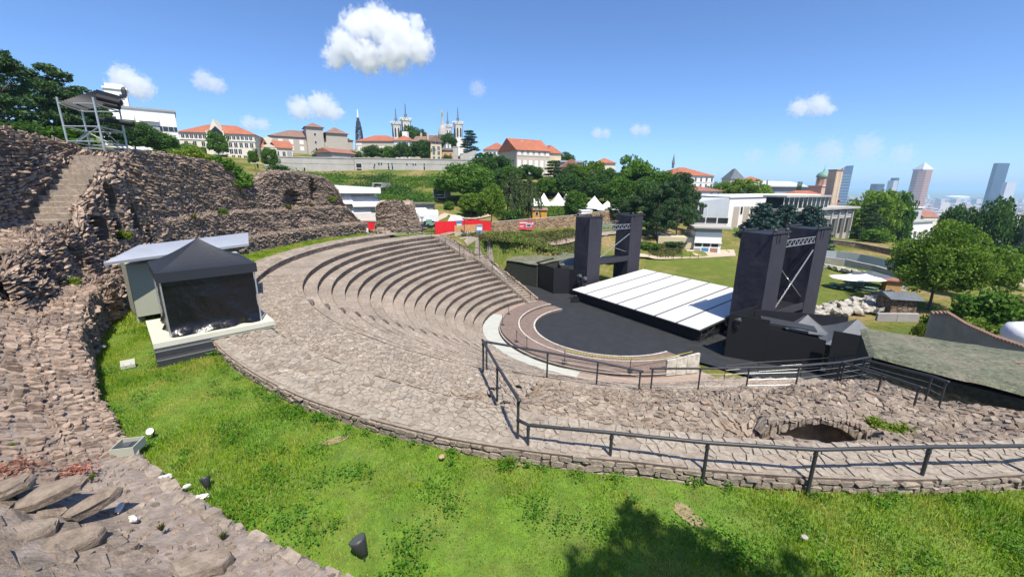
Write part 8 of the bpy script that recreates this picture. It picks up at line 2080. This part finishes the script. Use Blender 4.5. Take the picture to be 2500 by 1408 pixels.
# ------------------------------------------------------------------ clouds (real volumes in the sky) and haze
def cloud(label, px, py, Y, blobs, thick=.55, dens=0.03, nscale=3.4, wisp=.95):
    """blobs: (dx_px, dy_px, r_px) around the centre pixel"""
    c = at_y(px, py, Y); k = Y / F_PX / 0.93
    m = bpy.data.materials.new('cloud_vapour'); m.use_nodes = True; nt = m.node_tree
    for n_ in list(nt.nodes): nt.nodes.remove(n_)
    out = nt.nodes.new('ShaderNodeOutputMaterial'); vol = nt.nodes.new('ShaderNodeVolumePrincipled'); nt.links.new(vol.outputs[0], out.inputs['Volume'])
    vol.inputs['Color'].default_value = (.97, .98, 1, 1); vol.inputs['Anisotropy'].default_value = .2
    tc = nt.nodes.new('ShaderNodeTexCoord'); fld = None
    X = max(abs(b_[0]) + b_[2] for b_ in blobs) * k * 1.25; Z = max(abs(b_[1]) + b_[2] for b_ in blobs) * k * 1.25
    nz = nt.nodes.new('ShaderNodeTexNoise'); nz.inputs['Scale'].default_value = nscale / (max(b_[2] for b_ in blobs) * k); nz.inputs['Detail'].default_value = 9; nz.inputs['Roughness'].default_value = .6; nt.links.new(tc.outputs['Object'], nz.inputs['Vector'])
    for bx, by, br in blobs:
        sub = nt.nodes.new('ShaderNodeVectorMath'); sub.operation = 'SUBTRACT'; sub.inputs[1].default_value = (bx * k, 0, -by * k); nt.links.new(tc.outputs['Object'], sub.inputs[0])
        sc_ = nt.nodes.new('ShaderNodeVectorMath'); sc_.operation = 'MULTIPLY'; sc_.inputs[1].default_value = (1, 1 / thick * .6, 1); nt.links.new(sub.outputs[0], sc_.inputs[0])
        ln = nt.nodes.new('ShaderNodeVectorMath'); ln.operation = 'LENGTH'; nt.links.new(sc_.outputs[0], ln.inputs[0])
        mr = nt.nodes.new('ShaderNodeMath'); mr.operation = 'MULTIPLY_ADD'; mr.inputs[1].default_value = -1 / (br * k); mr.inputs[2].default_value = 1.0; nt.links.new(ln.outputs['Value'], mr.inputs[0])
        if fld is None: fld = mr.outputs[0]
        else:
            mxn = nt.nodes.new('ShaderNodeMath'); mxn.operation = 'SMOOTH_MAX'; mxn.inputs[2].default_value = .2; nt.links.new(fld, mxn.inputs[0]); nt.links.new(mr.outputs[0], mxn.inputs[1]); fld = mxn.outputs[0]
    ad = nt.nodes.new('ShaderNodeMath'); ad.operation = 'MULTIPLY_ADD'; ad.inputs[1].default_value = wisp * 2; nt.links.new(nz.outputs['Fac'], ad.inputs[0]); nt.links.new(fld, ad.inputs[2])
    mp = nt.nodes.new('ShaderNodeMapRange'); mp.interpolation_type = 'SMOOTHSTEP'; mp.inputs['From Min'].default_value = wisp + .12; mp.inputs['From Max'].default_value = wisp + .42; mp.inputs['To Max'].default_value = dens; nt.links.new(ad.outputs[0], mp.inputs['Value']); nt.links.new(mp.outputs[0], vol.inputs['Density'])
    o = MB().box(-X, X, -X * .6, X * .6, -Z, Z).build('cloud', m); o.location = c; tag(o, label, 'cloud')
cloud('largest white cumulus cloud high above the basilica', 917, 104, 2600, [(-62, 6, 40), (-34, -26, 40), (8, -32, 44), (52, -16, 42), (84, 8, 40), (36, 18, 46), (-18, 24, 44), (-84, 28, 30), (84, -34, 22)], dens=.03)
cloud('flat cumulus cloud above the grey-beige building', 768, 266, 3600, [(-30, 0, 30), (15, -6, 34), (40, 6, 24)], dens=.014)
cloud('bright cloud behind the white stair tower', 318, 206, 3000, [(-10, -6, 36), (20, 6, 32)], dens=.016)
cloud('small cloud between stair tower and basilica', 512, 203, 3600, [(-12, -4, 26), (14, 4, 22)], dens=.010)
cloud('small low cloud behind the cream building', 625, 302, 3600, [(-14, 0, 20), (14, 2, 18)], dens=.012)
cloud('small cloud right of centre above the grove, larger', 1978, 262, 4200, [(-24, 2, 24), (14, -4, 28), (40, 4, 16)], dens=.010)
cloud('tiny cloud left of a pair above the grove', 1467, 326, 4200, [(-8, 0, 16), (10, 0, 14)], dens=.010)
cloud('tiny cloud right of a pair above the grove', 1562, 318, 4200, [(-8, 0, 16), (10, 0, 15)], dens=.010)
cloud('faint wisp of cloud above the basilica right towers', 1166, 218, 4200, [(0, 0, 22)], dens=.004)
cloud('long faint cloud bank over the distant city', 2010, 378, 9000, [(-150, 4, 24), (-70, 0, 34), (10, -4, 38), (90, -14, 38), (170, -2, 30)], dens=.0014, thick=.5)

hz = MB().box(-21000, 21000, -1500, 24000, -124, 112).build('haze', None); hz.data.materials.clear()
m = bpy.data.materials.new('haze_air'); m.use_nodes = True; nt = m.node_tree
for n_ in list(nt.nodes): nt.nodes.remove(n_)
out = nt.nodes.new('ShaderNodeOutputMaterial'); v = nt.nodes.new('ShaderNodeVolumePrincipled'); v.inputs['Density'].default_value = 0.00012; v.inputs['Color'].default_value = (.45, .72, 1.0, 1); v.inputs['Anisotropy'].default_value = 0.0
nt.links.new(v.outputs[0], out.inputs['Volume']); hz.data.materials.append(m); hz['kind'] = 'stuff'; tag(hz, 'thin blue summer haze')
